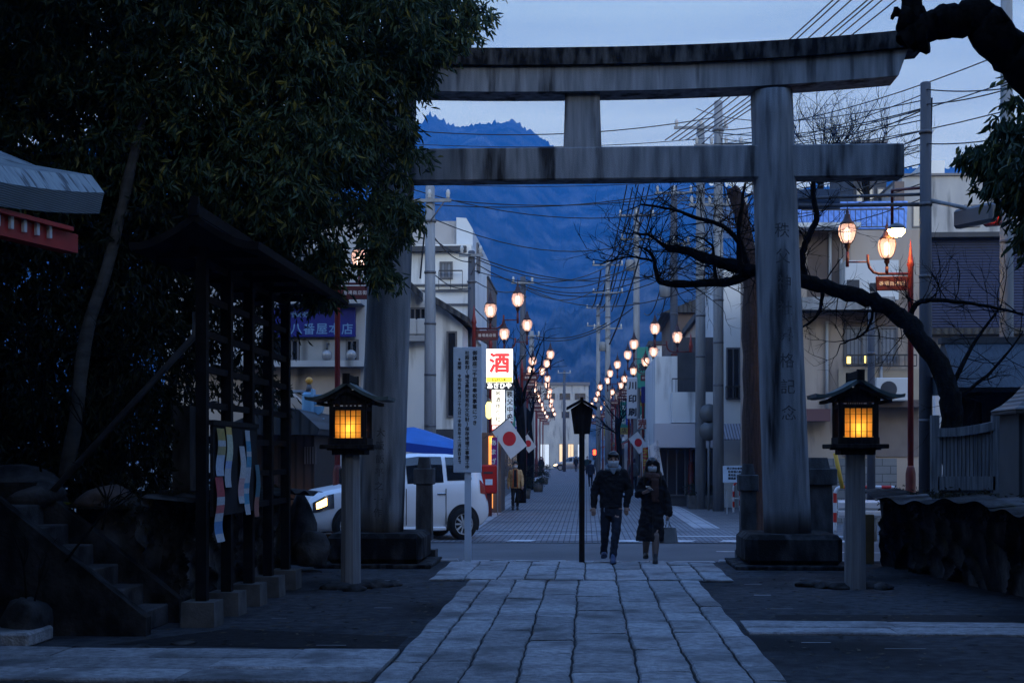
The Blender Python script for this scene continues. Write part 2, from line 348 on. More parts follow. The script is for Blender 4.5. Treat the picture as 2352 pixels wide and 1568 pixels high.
# worn pale marks, an old trench patch and litter on the asphalt
for u, v, w_, d_ in ((880, 1396, .20, .03), (760, 1482, .26, .02), (1730, 1342, .22, .03), (1752, 1367, .20, .07), (1790, 1398, .30, .02), (1875, 1476, .26, .03), (900, 1333, .2, .03), (640, 1420, .15, .02), (2080, 1490, .35, .02)):
    p = G(u, v); sheet('ground_mark', [(p.x - w_ / 2, p.y), (p.x + w_ / 2, p.y + .01), (p.x + w_ / 2, p.y + d_ + .01), (p.x - w_ / 2, p.y + d_)], .004, M['kerb'])
M['patch'] = mat('asphalt_patch', (.010, .010, .011), .85, (.022, .022, .024), 9, bump=.5, bscale=120, spec=.12)
sheet('asphalt_patch', [(1.9, 14.3), (4.9, 14.25), (4.9, 14.95), (1.95, 14.9)], .003, M['patch']); sheet('asphalt_patch', [(-4.2, 12.2), (-1.62, 12.1), (-1.62, 12.9), (-3.4, 13.4)], .003, M['patch'])
qd = np.random.default_rng(13); nd = 1500
xd = np.where(qd.random(nd) < .5, qd.uniform(-4.2, -1.5, nd), qd.uniform(1.45, 5.0, nd)); yd = qd.uniform(9.5, 21.5, nd); sd_ = qd.uniform(.010, .032, nd); ad_ = qd.uniform(0, 6.28, nd)
Vd = np.stack([np.stack([xd + sd_ * np.cos(ad_ + k) * r_, yd + sd_ * np.sin(ad_ + k) * r_, np.full(nd, .006) + sd_ * .25 * (k > 2)], 1) for k, r_ in ((0, 1.5), (1.57, .6), (3.14, 1.5), (4.71, .6))], 1).reshape(-1, 3)
o = meshobj('fallen_leaves', Vd, np.arange(nd * 4).reshape(-1, 4), mat('leaf_litter', (.030, .024, .017), .9, (.085, .065, .045), 40)); o['kind'] = 'stuff'
# --- hills
M['forest'] = mat('hill_forest', (.005, .010, .009), .95, (.060, .060, .056), .03, (1, 1, .5), detail=14, lo=.42, hi=.62, dirt=((.11, .105, .10), .022, (1.5, 1, .3), .53, .70))
def hill(name, prof, Yk, near, far, Y0, Y1, ny, seed, rough):
    r2 = np.random.default_rng(seed)
    us = np.linspace(-900, 3300, 1100); ph = r2.uniform(0, 6.28, 40)
    pu = np.array([p[0] for p in prof]); pv = np.array([p[1] for p in prof])
    H = (HOR - np.interp(us, pu, pv)) / F * Yk
    ridge = sum(np.sin(us / (70.0 / (k + 1)) + ph[k]) / (k + 1) for k in range(8)) * rough * 14
    ys = np.concatenate([np.linspace(Y0, Yk, ny), np.linspace(Yk, Y1, 14)[1:]])
    V = np.zeros((len(ys), len(us), 3))
    for i, y in enumerate(ys):
        t = (Yk - y) / near if y <= Yk else (y - Yk) / far
        fall = np.clip(1 - t, 0, 1) ** 1.15
        g = sum(np.sin(us / (150.0 / (k + 1)) + ph[8 + k] + t * (2.0 + k)) / (k + 1) for k in range(8))
        z = H * fall + (g * rough * H * .05 + ridge * .25) * fall * (1 - fall) * 3 + ridge * fall * .35
        fine = np.abs(r2.normal(0, 1, len(us))) * rough * (3.4 if abs(y - Yk) < 1 else 1.6) * np.clip(fall * 3, 0, 1)
        a = (us - CX) / F; D = y / (CY + a * SY)
        V[i, :, 0] = D * (-SY + a * CY); V[i, :, 1] = y; V[i, :, 2] = np.maximum(z + fine, -1) + CAMZ * fall
    n, k = len(ys), len(us); idx = np.arange(n * k).reshape(n, k)
    Q = np.stack([idx[:-1, :-1], idx[:-1, 1:], idx[1:, 1:], idx[1:, :-1]], -1).reshape(-1, 4)
    struct(meshobj(name, V.reshape(-1, 3), Q, M['forest'], smooth=True))
hill('mountain', [(-900, 420), (0, 330), (700, 300), (960, 292), (985, 279), (1010, 283), (1050, 294), (1100, 292), (1150, 290), (1190, 286), (1235, 312), (1280, 336), (1400, 385), (1500, 412), (1600, 426), (1700, 440), (1850, 449), (1960, 436), (2060, 402), (2160, 388), (2300, 385), (3300, 420)], 1900, 1150, 250, 700, 2120, 60, 5, 1.0)
hill('foothill', [(-900, 900), (900, 960), (1120, 900), (1180, 860), (1230, 760), (1290, 712), (1340, 700), (1420, 690), (1500, 640), (1700, 600), (1900, 560), (2200, 600), (3300, 640)], 900, 420, 160, 430, 1050, 36, 9, .8)
# ================================================================ THE GATE
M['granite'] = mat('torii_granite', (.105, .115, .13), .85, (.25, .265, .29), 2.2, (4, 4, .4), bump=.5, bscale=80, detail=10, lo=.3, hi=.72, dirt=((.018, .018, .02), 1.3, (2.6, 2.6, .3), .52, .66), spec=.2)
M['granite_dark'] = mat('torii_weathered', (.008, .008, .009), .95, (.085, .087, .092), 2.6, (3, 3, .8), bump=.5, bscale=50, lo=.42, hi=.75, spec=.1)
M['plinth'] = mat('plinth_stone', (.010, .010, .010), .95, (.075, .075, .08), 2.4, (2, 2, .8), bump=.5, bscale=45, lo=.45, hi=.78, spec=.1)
M['carve'] = mat('carved_letter', (.050, .053, .06), .95)
TY = 21.5
tor = thing('stone_torii', 'great grey stone shrine gate straddling the paved path, with curved top beam', 'shrine gate', (-.06, TY, 0))
def beam(x0, x1, zb, zt, hy, rise, pw=2.3, endl=0.0, n=28, half=4.9, tuck=0.0):
    mb = MB(); V = []; Fq = []
    for i in range(n + 1):
        t = i / n; xb = x0 + (x1 - x0) * t
        for z, s in ((zb, -1), (zt, 1)):
            x = xb + (endl * s) * (2 * t - 1) * (abs(2 * t - 1) ** 8)
            q = rise * (abs(x) / half) ** pw
            hy2 = hy - tuck if s < 0 else hy
            V += [(x - .06, TY - hy2, z + q), (x - .06, TY + hy2, z + q)]
    for i in range(n):
        a, b = i * 4, (i + 1) * 4
        Fq += [[a, b, b + 2, a + 2], [a + 1, a + 3, b + 3, b + 1], [a + 2, b + 2, b + 3, a + 3], [a, a + 1, b + 1, b]]
    Fq += [[0, 2, 3, 1], [n * 4, n * 4 + 1, n * 4 + 3, n * 4 + 2]]
    return mb.add(V, Fq)
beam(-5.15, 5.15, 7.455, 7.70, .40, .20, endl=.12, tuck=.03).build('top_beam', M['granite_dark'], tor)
beam(-4.72, 4.72, 7.075, 7.455, .29, .19, endl=.07).build('under_beam', M['granite'], tor)
MB().span((-4.82, TY - .19, 5.78), (4.70, TY + .19, 6.27), bev=.02).build('tie_beam', M['granite'], tor)
MB().box((-.06, TY, 6.675), (.57, .34, .81), top=(.91, .95)).build('strut', M['granite'], tor)
for s in (-1, 1):
    xb, xt = s * 3.07 - .06, s * 2.83 - .06; zb, zt = .50, 7.09
    n = 18; V = []; Fq = []; mb = MB()
    pr = []
    for i in range(n + 1):
        t = i / n; pr.append((Vector((xb + (xt - xb) * t, TY, zb + (zt - zb) * t)), .352 - .04 * t))
    mb.tube([p for p, r in pr], [r for p, r in pr], 40)
    pil = mb.build('pillar', M['granite'], tor)
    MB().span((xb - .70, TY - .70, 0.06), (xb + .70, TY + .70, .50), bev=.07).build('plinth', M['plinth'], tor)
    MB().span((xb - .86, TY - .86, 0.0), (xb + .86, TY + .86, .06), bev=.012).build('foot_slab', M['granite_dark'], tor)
    # incised writing runs down the face of each pillar
    txt, z0, pitch, size, ox = ('秩父神社昇格記念', 4.98, .385, .235, .04) if s > 0 else ('大阪飯平之一作', 2.0, .20, .14, .0)
    mb = MB()
    for i, ch in enumerate(txt):
        z = z0 - i * pitch; t = (z - zb) / (zt - zb); r = .352 - .04 * t + .003; x0 = xb + (xt - xb) * t
        GV, GF = glyphs(ch); cx = (min(p[0] for p in GV) + max(p[0] for p in GV)) / 2; cz = (min(p[1] for p in GV) + max(p[1] for p in GV)) / 2
        # turn towards the path so that the strokes lie round the stone
        mb.add([(x0 + r * math.sin(((p[0] - cx) * size + ox) / r), TY - r * math.cos(((p[0] - cx) * size + ox) / r), z + (p[1] - cz) * size) for p in GV], GF)
    q_ = mb.build('inscription', M['carve'], pil, fix=False); q_['kind'] = 'stuff'
# --- short capped stone posts that stand round each foot of the gate
M['postst'] = mat('stone_post', (.035, .037, .04), .9, (.11, .115, .125), 3, (2, 2, .6), bump=.35, lo=.35, hi=.7, dirt=((.02, .02, .02), 1.6, (1, 1, .4), .5, .65), spec=.1)
def stone_post(x, y, h, wdt, label):
    t = thing('stone_post', label, 'stone post', (x, y, 0), 0, 'stone posts beside the gate')
    MB().box((x, y, (h - .28) / 2 + .15), (wdt, wdt, h - .58), top=.92).build('shaft', M['postst'], t)
    MB().box((x, y, .075), (wdt * 1.5, wdt * 1.5, .15)).build('base', M['postst'], t)
    mb = MB(); mb.box((x, y, h - .30), (wdt * 1.25, wdt * 1.25, .26), bev=.015); mb.box((x, y, h - .085), (wdt * .8, wdt * .8, .17), top=.8); mb.build('cap', M['postst'], t)
stone_post(-2.60, 22.75, 1.62, .26, 'stone post with a stepped cap just right of the left gate pillar')
stone_post(2.56, 22.75, 1.52, .25, 'stone post with a stepped cap just left of the right gate pillar')
stone_post(3.62, 22.6, 1.62, .44, 'broad dark stone post close behind the right side of the right gate pillar')
stone_post(-3.72, 22.9, 1.62, .40, 'stone post half hidden behind the left lantern and left gate pillar')
stone_post(-4.35, 21.6, .62, .34, 'low stump of a stone post left of the left gate foot')
# ================================================================ shrine precinct: lanterns, boards, walls, steps
M['wood'] = mat('dark_wood', (.008, .007, .007), .85, (.024, .022, .021), 5, (6, 6, .5), bump=.25, bscale=60, spec=.1)
M['wood_grey'] = mat('grey_wood', (.13, .135, .145), .8, (.24, .245, .26), 4, (8, 8, .4), bump=.2, bscale=60, lo=.3, hi=.75)
M['copper'] = mat('lantern_roof_copper', (.035, .055, .06), .55, (.08, .12, .125), 6, (1, 1, 1), bump=.1)
M['steel_dark'] = mat('dark_steel', (.005, .005, .006), .7, (.011, .011, .013), 8, spec=.06)
M['concrete'] = mat('concrete_block', (.055, .055, .057), .9, (.13, .128, .125), 5, bump=.35, lo=.3, hi=.75, spec=.1)
M['bulb'] = glow('lantern_bulb', (1.0, .62, .22), 95)
pp = bpy.data.materials.new('lantern_paper'); pp.use_nodes = True; t = pp.node_tree; t.nodes.clear()
o_ = t.nodes.new('ShaderNodeOutputMaterial'); tr = t.nodes.new('ShaderNodeBsdfTranslucent'); tr.inputs[0].default_value = (.85, .62, .32, 1)
df = t.nodes.new('ShaderNodeBsdfTransparent'); df.inputs[0].default_value = (1, .8, .5, 1); mx = t.nodes.new('ShaderNodeMixShader'); mx.inputs[0].default_value = .09
t.links.new(tr.outputs[0], mx.inputs[1]); t.links.new(df.outputs[0], mx.inputs[2]); t.links.new(mx.outputs[0], o_.inputs[0])
M['paper'] = pp

def roof_profile(half, ze, za, th, n=10, curl=.06):
    """curved gable section: upper then lower outline (x, z)"""
    up = []; lo = []
    for i in range(-n, n + 1):
        t = abs(i) / n; x = half * i / n
        z = za + (ze - za) * (1 - (1 - t) ** 1.55) + curl * t ** 4
        up.append((x, z)); lo.append((x * (1 - .02), z - th))
    return up, lo
def gable_roof(mb, x, y0, y1, half, ze, za, th, curl=.06, n=10, mi=0):
    up, lo = roof_profile(half, ze, za, th, n, curl)
    for i in range(len(up) - 1):
        P = [(x + up[i][0], up[i][1]), (x + up[i + 1][0], up[i + 1][1]), (x + lo[i + 1][0], lo[i + 1][1]), (x + lo[i][0], lo[i][1])]
        V = [(p[0], y, p[1]) for y in (y0, y1) for p in P]
        fs = [[0, 1, 2, 3], [7, 6, 5, 4], [0, 4, 5, 1], [3, 2, 6, 7]]
        if i == 0: fs.append([0, 3, 7, 4])
        if i == len(up) - 2: fs.append([1, 5, 6, 2])
        mb.add(V, fs, mi)
    return mb
def garden_lantern(x, y, label, rz=0.0):
    t = thing('post_lantern', label, 'lantern', (x, y, 0), rz, 'wooden shrine lanterns')
    def B(mb, n, m, p=t): 
        o = bpy.data.objects.new(n, mb.mesh(n, m)); COL.objects.link(o); o.parent = p; return o
    B(MB().lathe([(.135, 0), (.13, .5), (.122, 1.70)], (0, 0, 0), 8, smooth=False, rot=R(22.5)), 'post', M['wood_grey'])
    mb = MB(); mb.box((0, 0, 1.69), (.42, .42, .06)); mb.box((0, 0, 1.765), (.70, .66, .055), bev=.008); mb.box((0, 0, 1.735), (.54, .5, .03)); B(mb, 'tray', M['wood'])
    mb = MB(); h = .215; z0, z1 = 1.795, 2.36
    mb.box((0, 0, z0 + .04), (2 * h + .07, 2 * h + .07, .08))
    for sx in (-1, 1):
        for sy in (-1, 1): mb.box((sx * h, sy * h, (z0 + z1) / 2 + .03), (.05, .05, z1 - z0 - .06))
    for sy in (-1, 1):
        mb.box((0, sy * h, 2.255), (2 * h, .035, .05)); mb.box((0, sy * h, 2.335), (2 * h + .1, .04, .045)); mb.box((0, sy * h, 2.41), (2 * h - .05, .025, .12), top=(.35, 1))
        for k in (-2, -1, 0, 1, 2): mb.box((k * .055, sy * h, 2.297), (.014, .02, .04))
        for k in (-1, 1): mb.box((k * .19, sy * h, 2.06), (.045, .035, .35))
    for sx in (-1, 1):
        mb.box((sx * h, 0, 2.255), (.035, 2 * h, .05)); mb.box((sx * h, 0, 2.335), (.04, 2 * h + .1, .045))
        for k in (-1, 1): mb.box((sx * h, k * .19, 2.06), (.035, .045, .35))
    mb.box((0, 0, 2.365), (2 * h + .02, 2 * h + .02, .02))
    body = B(mb, 'lamp_box', M['wood'])
    for a in range(4):
        Mz = Matrix.Rotation(a * math.pi / 2, 4, 'Z')
        mb = MB().box((0, -h + .004, 2.055), (.335, .004, .36)).xf(Mz)
        pane = B(mb, 'paper_pane', M['paper'], body)
        mb = MB()
        for k in (-1.5, -.5, .5, 1.5): mb.box((k * .068, -h - .008, 2.055), (.011, .014, .36))
        for k in (-1.4, 0, 1.3): mb.box((0, -h - .004, 2.055 + k * .078), (.34, .006, .005))
        B(mb.xf(Mz), 'lattice', M['wood'], body)
    B(MB().sphere((.012, -.125, 1.985), .020, 10), 'bulb', M['bulb'], body)
    mb = MB(); gable_roof(mb, 0, -.36, .36, .54, 2.355, 2.60, .045, .05, 10); 
    rf = B(mb, 'roof', M['copper'])
    mb = MB(); mb.box((0, 0, 2.635), (.075, .74, .10), bev=.01); mb.box((0, -.36, 2.63), (.09, .05, .13)); mb.box((0, .36, 2.63), (.09, .05, .13)); B(mb, 'ridge', M['wood'], rf)
    mb = MB()
    for sy in (-.30, .30): 
        mb.prism([(-.40, 2.30), (0, 2.52), (.40, 2.30), (.36, 2.30), (0, 2.47), (-.36, 2.30)], sy - .015, sy + .015)
    mb.box((-.36, 0, 2.315), (.05, .66, .04)); mb.box((.36, 0, 2.315), (.05, .66, .04))
    B(mb, 'roof_timber', M['wood'])
    return t
garden_lantern(-3.05, 18.3, 'lit wooden lantern on a post in front of the left gate pillar')
garden_lantern(3.32, 17.8, 'lit wooden lantern on a post right of the right gate pillar, by the stone wall')

# stones laid round the foot of each lantern
M['rock'] = mat('rock', (.014, .014, .014), .9, (.085, .085, .09), 3.5, bump=.6, bscale=25, lo=.35, hi=.75, spec=.08)
M['rock_red'] = mat('rock_reddish', (.05, .042, .042), .9, (.12, .10, .10), 4, bump=.5, bscale=30)
def rock(name, c, r, label, seed, m='rock', cat='rock', group=None, parent=None, n=3, amp=.16, flat=.0):
    bm = bmesh.new(); bmesh.ops.create_icosphere(bm, subdivisions=n, radius=1); q = random.Random(seed); ph = [q.uniform(0, 6.28) for _ in range(12)]
    pl = [(Vector((q.uniform(-1, 1), q.uniform(-1, 1), q.uniform(-.6, 1))).normalized(), q.uniform(.72, .92)) for _ in range(9)]
    for v in bm.verts:
        p = v.co.copy()
        d = 1 + amp * (math.sin(p.x * 2.3 + ph[0]) * math.sin(p.y * 2.7 + ph[1]) + .6 * math.sin(p.z * 4 + ph[2] + p.x * 3) + .35 * math.sin(p.y * 8 + ph[3]) * math.sin(p.x * 9 + ph[4] + p.z * 5))
        p = p * d
        for nn, k in pl:
            e_ = p.dot(nn) - k
            if e_ > 0: p -= nn * e_ * .8
        v.co = Vector((p.x * r[0], p.y * r[1], max(p.z, -.55) * r[2]))
    me = bpy.data.meshes.new(name); bm.to_mesh(me); bm.free(); me.materials.append(M[m]); me.polygons.foreach_set('use_smooth', [True] * len(me.polygons))
    o = bpy.data.objects.new(name, me); COL.objects.link(o); o.location = c; o.rotation_euler = (0, 0, seed)
    if parent is None: tag(o, label, cat, group)
    return o
for i, (u, v, s) in enumerate(((770, 1352, .16), (812, 1356, .13), (840, 1350, .12), (872, 1347, .15), (905, 1345, .10))):
    p = G(u, v); rock('edging_stone', (p.x, p.y, .02), (s * 1.3, s, s * .5), 'low dark stone at the foot of the left lantern, number %s from its left end' % ('one', 'two', 'three', 'four', 'five')[i], i + 3, group='edging stones')
for i, (u, v, s) in enumerate(((1862, 1346, .15), (1892, 1349, .13), (1925, 1352, .12), (2000, 1350, .14), (2030, 1352, .13))):
    p = G(u, v); rock('edging_stone', (p.x, p.y, .02), (s * 1.3, s, s * .5), 'low dark stone at the foot of the right lantern, number %s from its left end' % ('one', 'two', 'three', 'four', 'five')[i], i + 13, group='edging stones')

# --- long roofed notice board with a lattice
NX = -3.735; NYs = [13.67, 14.63, 15.59, 16.55, 17.51]
nb = thing('notice_board', 'tall black lattice notice board under a long gabled roof, on five footed posts', 'notice board', (NX, 15.59, 0))
for y in NYs:
    MB().box((NX, y, .12), (.33, .36, .24), top=.97).build('footing', M['concrete'], nb)
    MB().box((NX, y, 1.95), (.105, .105, 3.45)).build('post', M['steel_dark'], nb)
for z in (3.54, 3.19, 2.84, 2.50, 2.15, 1.80, 1.45, 1.10):
    MB().span((NX - .022, NYs[0], z - .032), (NX + .022, NYs[-1], z + .032)).build('rail', M['steel_dark'], nb)
M['board'] = mat('board_panel', (.018, .017, .018), .85, (.028, .026, .028), 4, spec=.08)
MB().span((NX + .055, 13.75, 1.05), (NX + .085, 15.62, 1.95)).build('display_panel', M['board'], nb)
MB().span((NX + .05, 13.72, 1.95), (NX + .10, 15.65, 2.0)).build('panel_rail', M['wood'], nb)
mb = MB(); gable_roof(mb, NX + .06, 13.15, 18.2, .62, 3.62, 3.92, .07, .03, 6); rf = mb.build('roof', M['steel_dark'], nb)
MB().box((NX + .06, 15.67, 3.95), (.09, 5.1, .10)).build('ridge', M['steel_dark'], rf)
MB().box((NX + .06, 13.18, 3.98), (.11, .06, .20), top=.7).build('ridge_end', M['steel_dark'], rf)
for y in NYs: MB().box((NX + .06, y, 3.60), (1.0, .07, .07)).build('bracket', M['steel_dark'], nb)
MB().tube([(NX - .08, 13.72, 3.05), (NX - .09, 13.72, 2.82), (-5.35, 13.9, 1.25)], .033, 8).build('brace', mat('brace_pipe', (.05, .06, .075), .45, (.03, .035, .045), 5), nb)

# paper posters pinned on its panel, curling off
def poster(y, wd, z0, z1, bands, label, curl=.03, sway=.02):
    """bands: list of (share, material colour)"""
    mb = MB(); n = 16; mats = []; cols = [c for _, c in bands]; tot = sum(s for s, _ in bands)
    bounds = []; a = 0
    for s_, c in bands: a += s_ / tot; bounds.append(a)
    V = []; Fq = []; mi = []
    for i in range(n + 1):
        t = i / n; z = z1 + (z0 - z1) * t
        dx = .10 + .35 * curl * math.sin(t * 7) * t + .5 * sway * t * t
        for j in range(4):
            s = j / 3 - .5; V.append((NX + dx + .012 * math.sin(j * 2 + t * 5), y + s * wd + .02 * math.sin(t * 6) * t, z))
    for i in range(n):
        k = next(b for b, e_ in enumerate(bounds) if (i + .5) / n <= e_ + 1e-6)
        for j in range(3): Fq.append([i * 4 + j, i * 4 + j + 1, i * 4 + j + 5, i * 4 + j + 4]); mi.append(k)
    for q, k in zip(Fq, mi): pass
    mb.v = V; mb.f = Fq; mb.m = mi; mb.sm = [True] * len(Fq)
    ms = [mat('poster_ink', c, .6, tuple(x * .75 for x in c), 40) for c in cols]
    o = mb.build('poster', ms, fix=False); return tag(o, label, 'poster', 'posters on the notice board')
Wh = (.42, .45, .48)
poster(13.98, .30, 1.45, 1.92, [(1, (.35, .28, .08)), (.5, Wh), (.6, (.30, .26, .12)), (1.6, (.40, .46, .55))], 'tall faded yellow and grey poster, first on the notice board panel', .012)
poster(13.92, .30, .80, 1.44, [(1.2, (.42, .06, .07)), (.5, Wh), (.5, (.45, .10, .10)), (.6, Wh), (.9, (.08, .22, .42)), (.4, Wh)], 'red white and blue poster curling low at the near end of the notice panel', .05, .05)
poster(14.30, .24, 1.33, 1.94, [(.5, (.60, .40, .10)), (1.5, (.50, .52, .38)), (.5, (.30, .38, .58)), (1.2, Wh)], 'pale yellow poster with a bright top edge, second on the notice panel', .02)
poster(14.86, .24, 1.15, 1.75, [(2, (.50, .50, .50)), (1, (.50, .30, .30)), (.5, Wh)], 'white poster with grey print in the middle of the notice panel', .03)
poster(15.10, .22, 1.02, 1.92, [(.6, Wh), (.5, (.05, .25, .38)), (.3, Wh), (.6, (.05, .25, .38)), (1, Wh), (.5, (.05, .25, .40)), (.3, Wh), (.6, (.06, .28, .40)), (.5, Wh)], 'long white poster with blue blocks hanging crooked beside the white print', .045, .03)
poster(15.55, .20, .98, 1.55, [(1.6, (.04, .13, .17)), (1, (.25, .10, .08))], 'small teal and rust coloured poster at the far edge of the notice panel', .01)

# --- field stone retaining walls and the raised ground behind them
def worley(P, cells, sy):
    d = ((P[:, None, 0] - cells[None, :, 0]) ** 2 + ((P[:, None, 1] - cells[None, :, 1]) * sy) ** 2); d.sort(axis=1)
    return np.sqrt(d[:, 0]), np.sqrt(d[:, 1])
def rubble_wall(name, pts, h, label, seed, cell=.34, bulge=.11, thick=.55, lean=.10, m='rubble', step=.035):
    """pts: ground line of the face; stones bulge out on the right hand side of the walking direction"""
    r2 = np.random.default_rng(seed); P = [Vector((p[0], p[1], 0)) for p in pts]
    seg = [(P[i + 1] - P[i]).length for i in range(len(P) - 1)]; Ltot = sum(seg)
    ns = int(Ltot / step); nz = int(h / step) + 1
    cells = np.array([(r2.uniform(-.2, Ltot + .2), r2.uniform(-.1, h + .2)) for _ in range(int((Ltot + .4) * (h + .3) / (cell * cell * .8)))])
    S, Z = np.meshgrid(np.linspace(0, Ltot, ns), np.linspace(0, h, nz)); Q = np.stack([S.ravel(), Z.ravel()], 1)
    d1, d2 = worley(Q, cells, 1.25); near = np.argmin((Q[:, None, 0] - cells[None, :, 0]) ** 2 + ((Q[:, None, 1] - cells[None, :, 1]) * 1.25) ** 2, axis=1); tone = r2.uniform(.5, 1.7, len(cells))[near]; g = np.clip((d2 - d1) / (cell * .55), 0, 1); disp = bulge * (1 - (1 - g) ** 3) + r2.uniform(-.05, .05, len(cells))[near] * g ** .5; tone = tone * (.12 + .88 * g ** .7)
    disp = disp.reshape(S.shape); V = []
    top = h + .04 * np.sin(np.linspace(0, Ltot * 1.7, ns) + seed) + .03 * np.sin(np.linspace(0, Ltot * 6.3, ns))
    for i in range(nz):
        for j in range(ns):
            s = S[i, j]; k = 0
            while k < len(seg) - 1 and s > seg[k]: s -= seg[k]; k += 1
            d = (P[k + 1] - P[k]).normalized(); nrm = Vector((d.y, -d.x, 0)); p = P[k] + d * s
            z = Z[i, j] * top[j] / h
            p = p + nrm * (disp[i, j] - lean * z); V.append((p.x, p.y, z))
    back = len(V)
    for j in range(ns):
        s = S[0, j]; k = 0
        while k < len(seg) - 1 and s > seg[k]: s -= seg[k]; k += 1
        d = (P[k + 1] - P[k]).normalized(); nrm = Vector((d.y, -d.x, 0)); p = P[k] + d * s - nrm * thick
        V.append((p.x, p.y, top[j] - .05)); 
    idx = np.arange(nz * ns).reshape(nz, ns); Qd = np.stack([idx[:-1, :-1], idx[:-1, 1:], idx[1:, 1:], idx[1:, :-1]], -1).reshape(-1, 4).tolist()
    for j in range(ns - 1): Qd.append([(nz - 1) * ns + j, (nz - 1) * ns + j + 1, back + j + 1, back + j])
    o = meshobj(name, V, Qd, M[m], smooth=True); at_ = o.data.attributes.new('tone', 'FLOAT', 'POINT'); at_.data.foreach_set('value', np.concatenate([tone, np.full(len(V) - len(tone), .3)]).astype(np.float32)); return tag(o, label, 'stone wall')
M['rubble'] = rm_ = mat('rubble_stone', (.035, .035, .037), .95, (.15, .15, .155), 5.0, (1, 1, .6), bump=.8, bscale=24, lo=.34, hi=.72, spec=.06, dirt=((.05, .045, .02), 2.4, (1, 1, .5), .54, .68))
t_ = rm_.node_tree; bs_ = t_.nodes['Principled BSDF']; src_ = bs_.inputs['Base Color'].links[0].from_socket; an_ = t_.nodes.new('ShaderNodeAttribute'); an_.attribute_name = 'tone'
mm_ = t_.nodes.new('ShaderNodeMixRGB'); mm_.blend_type = 'MULTIPLY'; mm_.inputs[0].default_value = 1; t_.links.new(src_, mm_.inputs[1]); t_.links.new(an_.outputs['Fac'], mm_.inputs[2]); t_.links.new(mm_.outputs[0], bs_.inputs['Base Color'])
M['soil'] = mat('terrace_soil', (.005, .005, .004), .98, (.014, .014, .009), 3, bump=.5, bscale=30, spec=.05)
rubble_wall('stone_wall', [(-4.35, 20.4), (-4.45, 13.95)], 1.2, 'long dark rubble wall behind the black notice board', 4) .name = 'stone_wall'
rubble_wall('stone_wall', [(-7.5, 20.6), (-4.35, 20.45)], 1.0, 'far end of the rubble terrace by the road, left of the gate', 8)
rubble_wall('stone_wall', [(5.12, 12.5), (5.08, 16.4), (4.40, 21.6)], 1.12, 'dark rubble wall right of the right lantern, below the wooden fence', 6, cell=.42)
rubble_wall('stone_wall', [(4.42, 21.6), (9, 21.9)], 1.12, 'end face of the right rubble terrace towards the road', 11, cell=.42)
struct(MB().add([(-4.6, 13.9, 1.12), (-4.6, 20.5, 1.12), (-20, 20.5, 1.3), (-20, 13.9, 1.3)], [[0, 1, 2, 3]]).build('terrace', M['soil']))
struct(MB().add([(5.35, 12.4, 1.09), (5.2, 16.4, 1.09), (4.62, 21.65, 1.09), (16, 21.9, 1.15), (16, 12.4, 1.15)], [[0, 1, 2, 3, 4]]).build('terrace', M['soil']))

# --- stone steps climbing to the left terrace
M['step'] = mat('step_stone', (.028, .028, .03), .9, (.085, .085, .09), 4, bump=.6, bscale=30, spec=.08)
M['stepside'] = mat('step_side', (.008, .008, .008), .95, (.042, .042, .044), 5, (1, 1, .6), bump=1.0, bscale=18, lo=.38, hi=.72, spec=.06)
st = thing('stone_stairs', 'dark stone steps with low side walls climbing left to the terrace', 'steps', (-4.2, 13.3, 0))
for i in range(6):
    x1 = -4.12 - i * .25; MB().span((x1 - (.27 if i < 5 else .9), 12.98, 0), (x1, 13.84, .195 * (i + 1)), bev=.012).build('step', M['step'], st)
for y0, y1, e_ in ((12.80, 12.96, .10), (13.86, 14.02, .22)):
    MB().prism([(-4.02, 0), (-4.02, .12 + e_ * .5), (-5.5, .12 + e_ * .5 + 1.48 * .78), (-6.6, .12 + e_ * .5 + 1.48 * .78), (-6.6, 0)], y0, y1, 'y').build('side_wall', M['stepside'], st)
rock('boulder', (-5.05, 12.55, .10), (.42, .26, .30), 'rounded boulder at the foot of the steps, lower left', 2, cat='boulder')
rock('boulder', (-5.6, 14.2, 1.22), (.55, .35, .17), 'dark boulder on the terrace just above the steps', 5, cat='boulder')
rock('boulder', (-4.75, 14.35, .62), (.45, .40, .60), 'large pale streaked boulder between the steps and the notice board', 7, cat='boulder')
rock('boulder', (-5.0, 14.5, 1.20), (.28, .25, .15), 'smaller reddish boulder lying on the terrace edge', 12, m='rock_red', cat='boulder')
rock('boulder', (-6.2, 14.9, 1.30), (.9, .45, .24), 'broad dark boulder at the left edge, behind the steps', 15, cat='boulder')
rock('boulder', (-4.14, 20.55, .50), (.22, .22, .66), 'upright rough stone at the end of the left wall, beside the white van', 17, cat='boulder')
rock('boulder', (-3.95, 20.2, .25), (.28, .26, .32), 'squat rough stone at the corner of the left wall', 19, cat='boulder')
for i, (u, v, s) in enumerate(((330, 1490, .10), (250, 1500, .07), (420, 1478, .08), (180, 1488, .06))):
    p = G(u, v); rock('loose_stone', (p.x, p.y, 0), (s * 1.6, s, s * .4), ('flat grey stone on the ground before the steps, widest of the four', 'small flat stone left of the widest flat stone', 'flat stone nearest the notice board footing', 'smallest flat stone, at the far left before the steps')[i], 30 + i, cat='stone', group='loose stones')
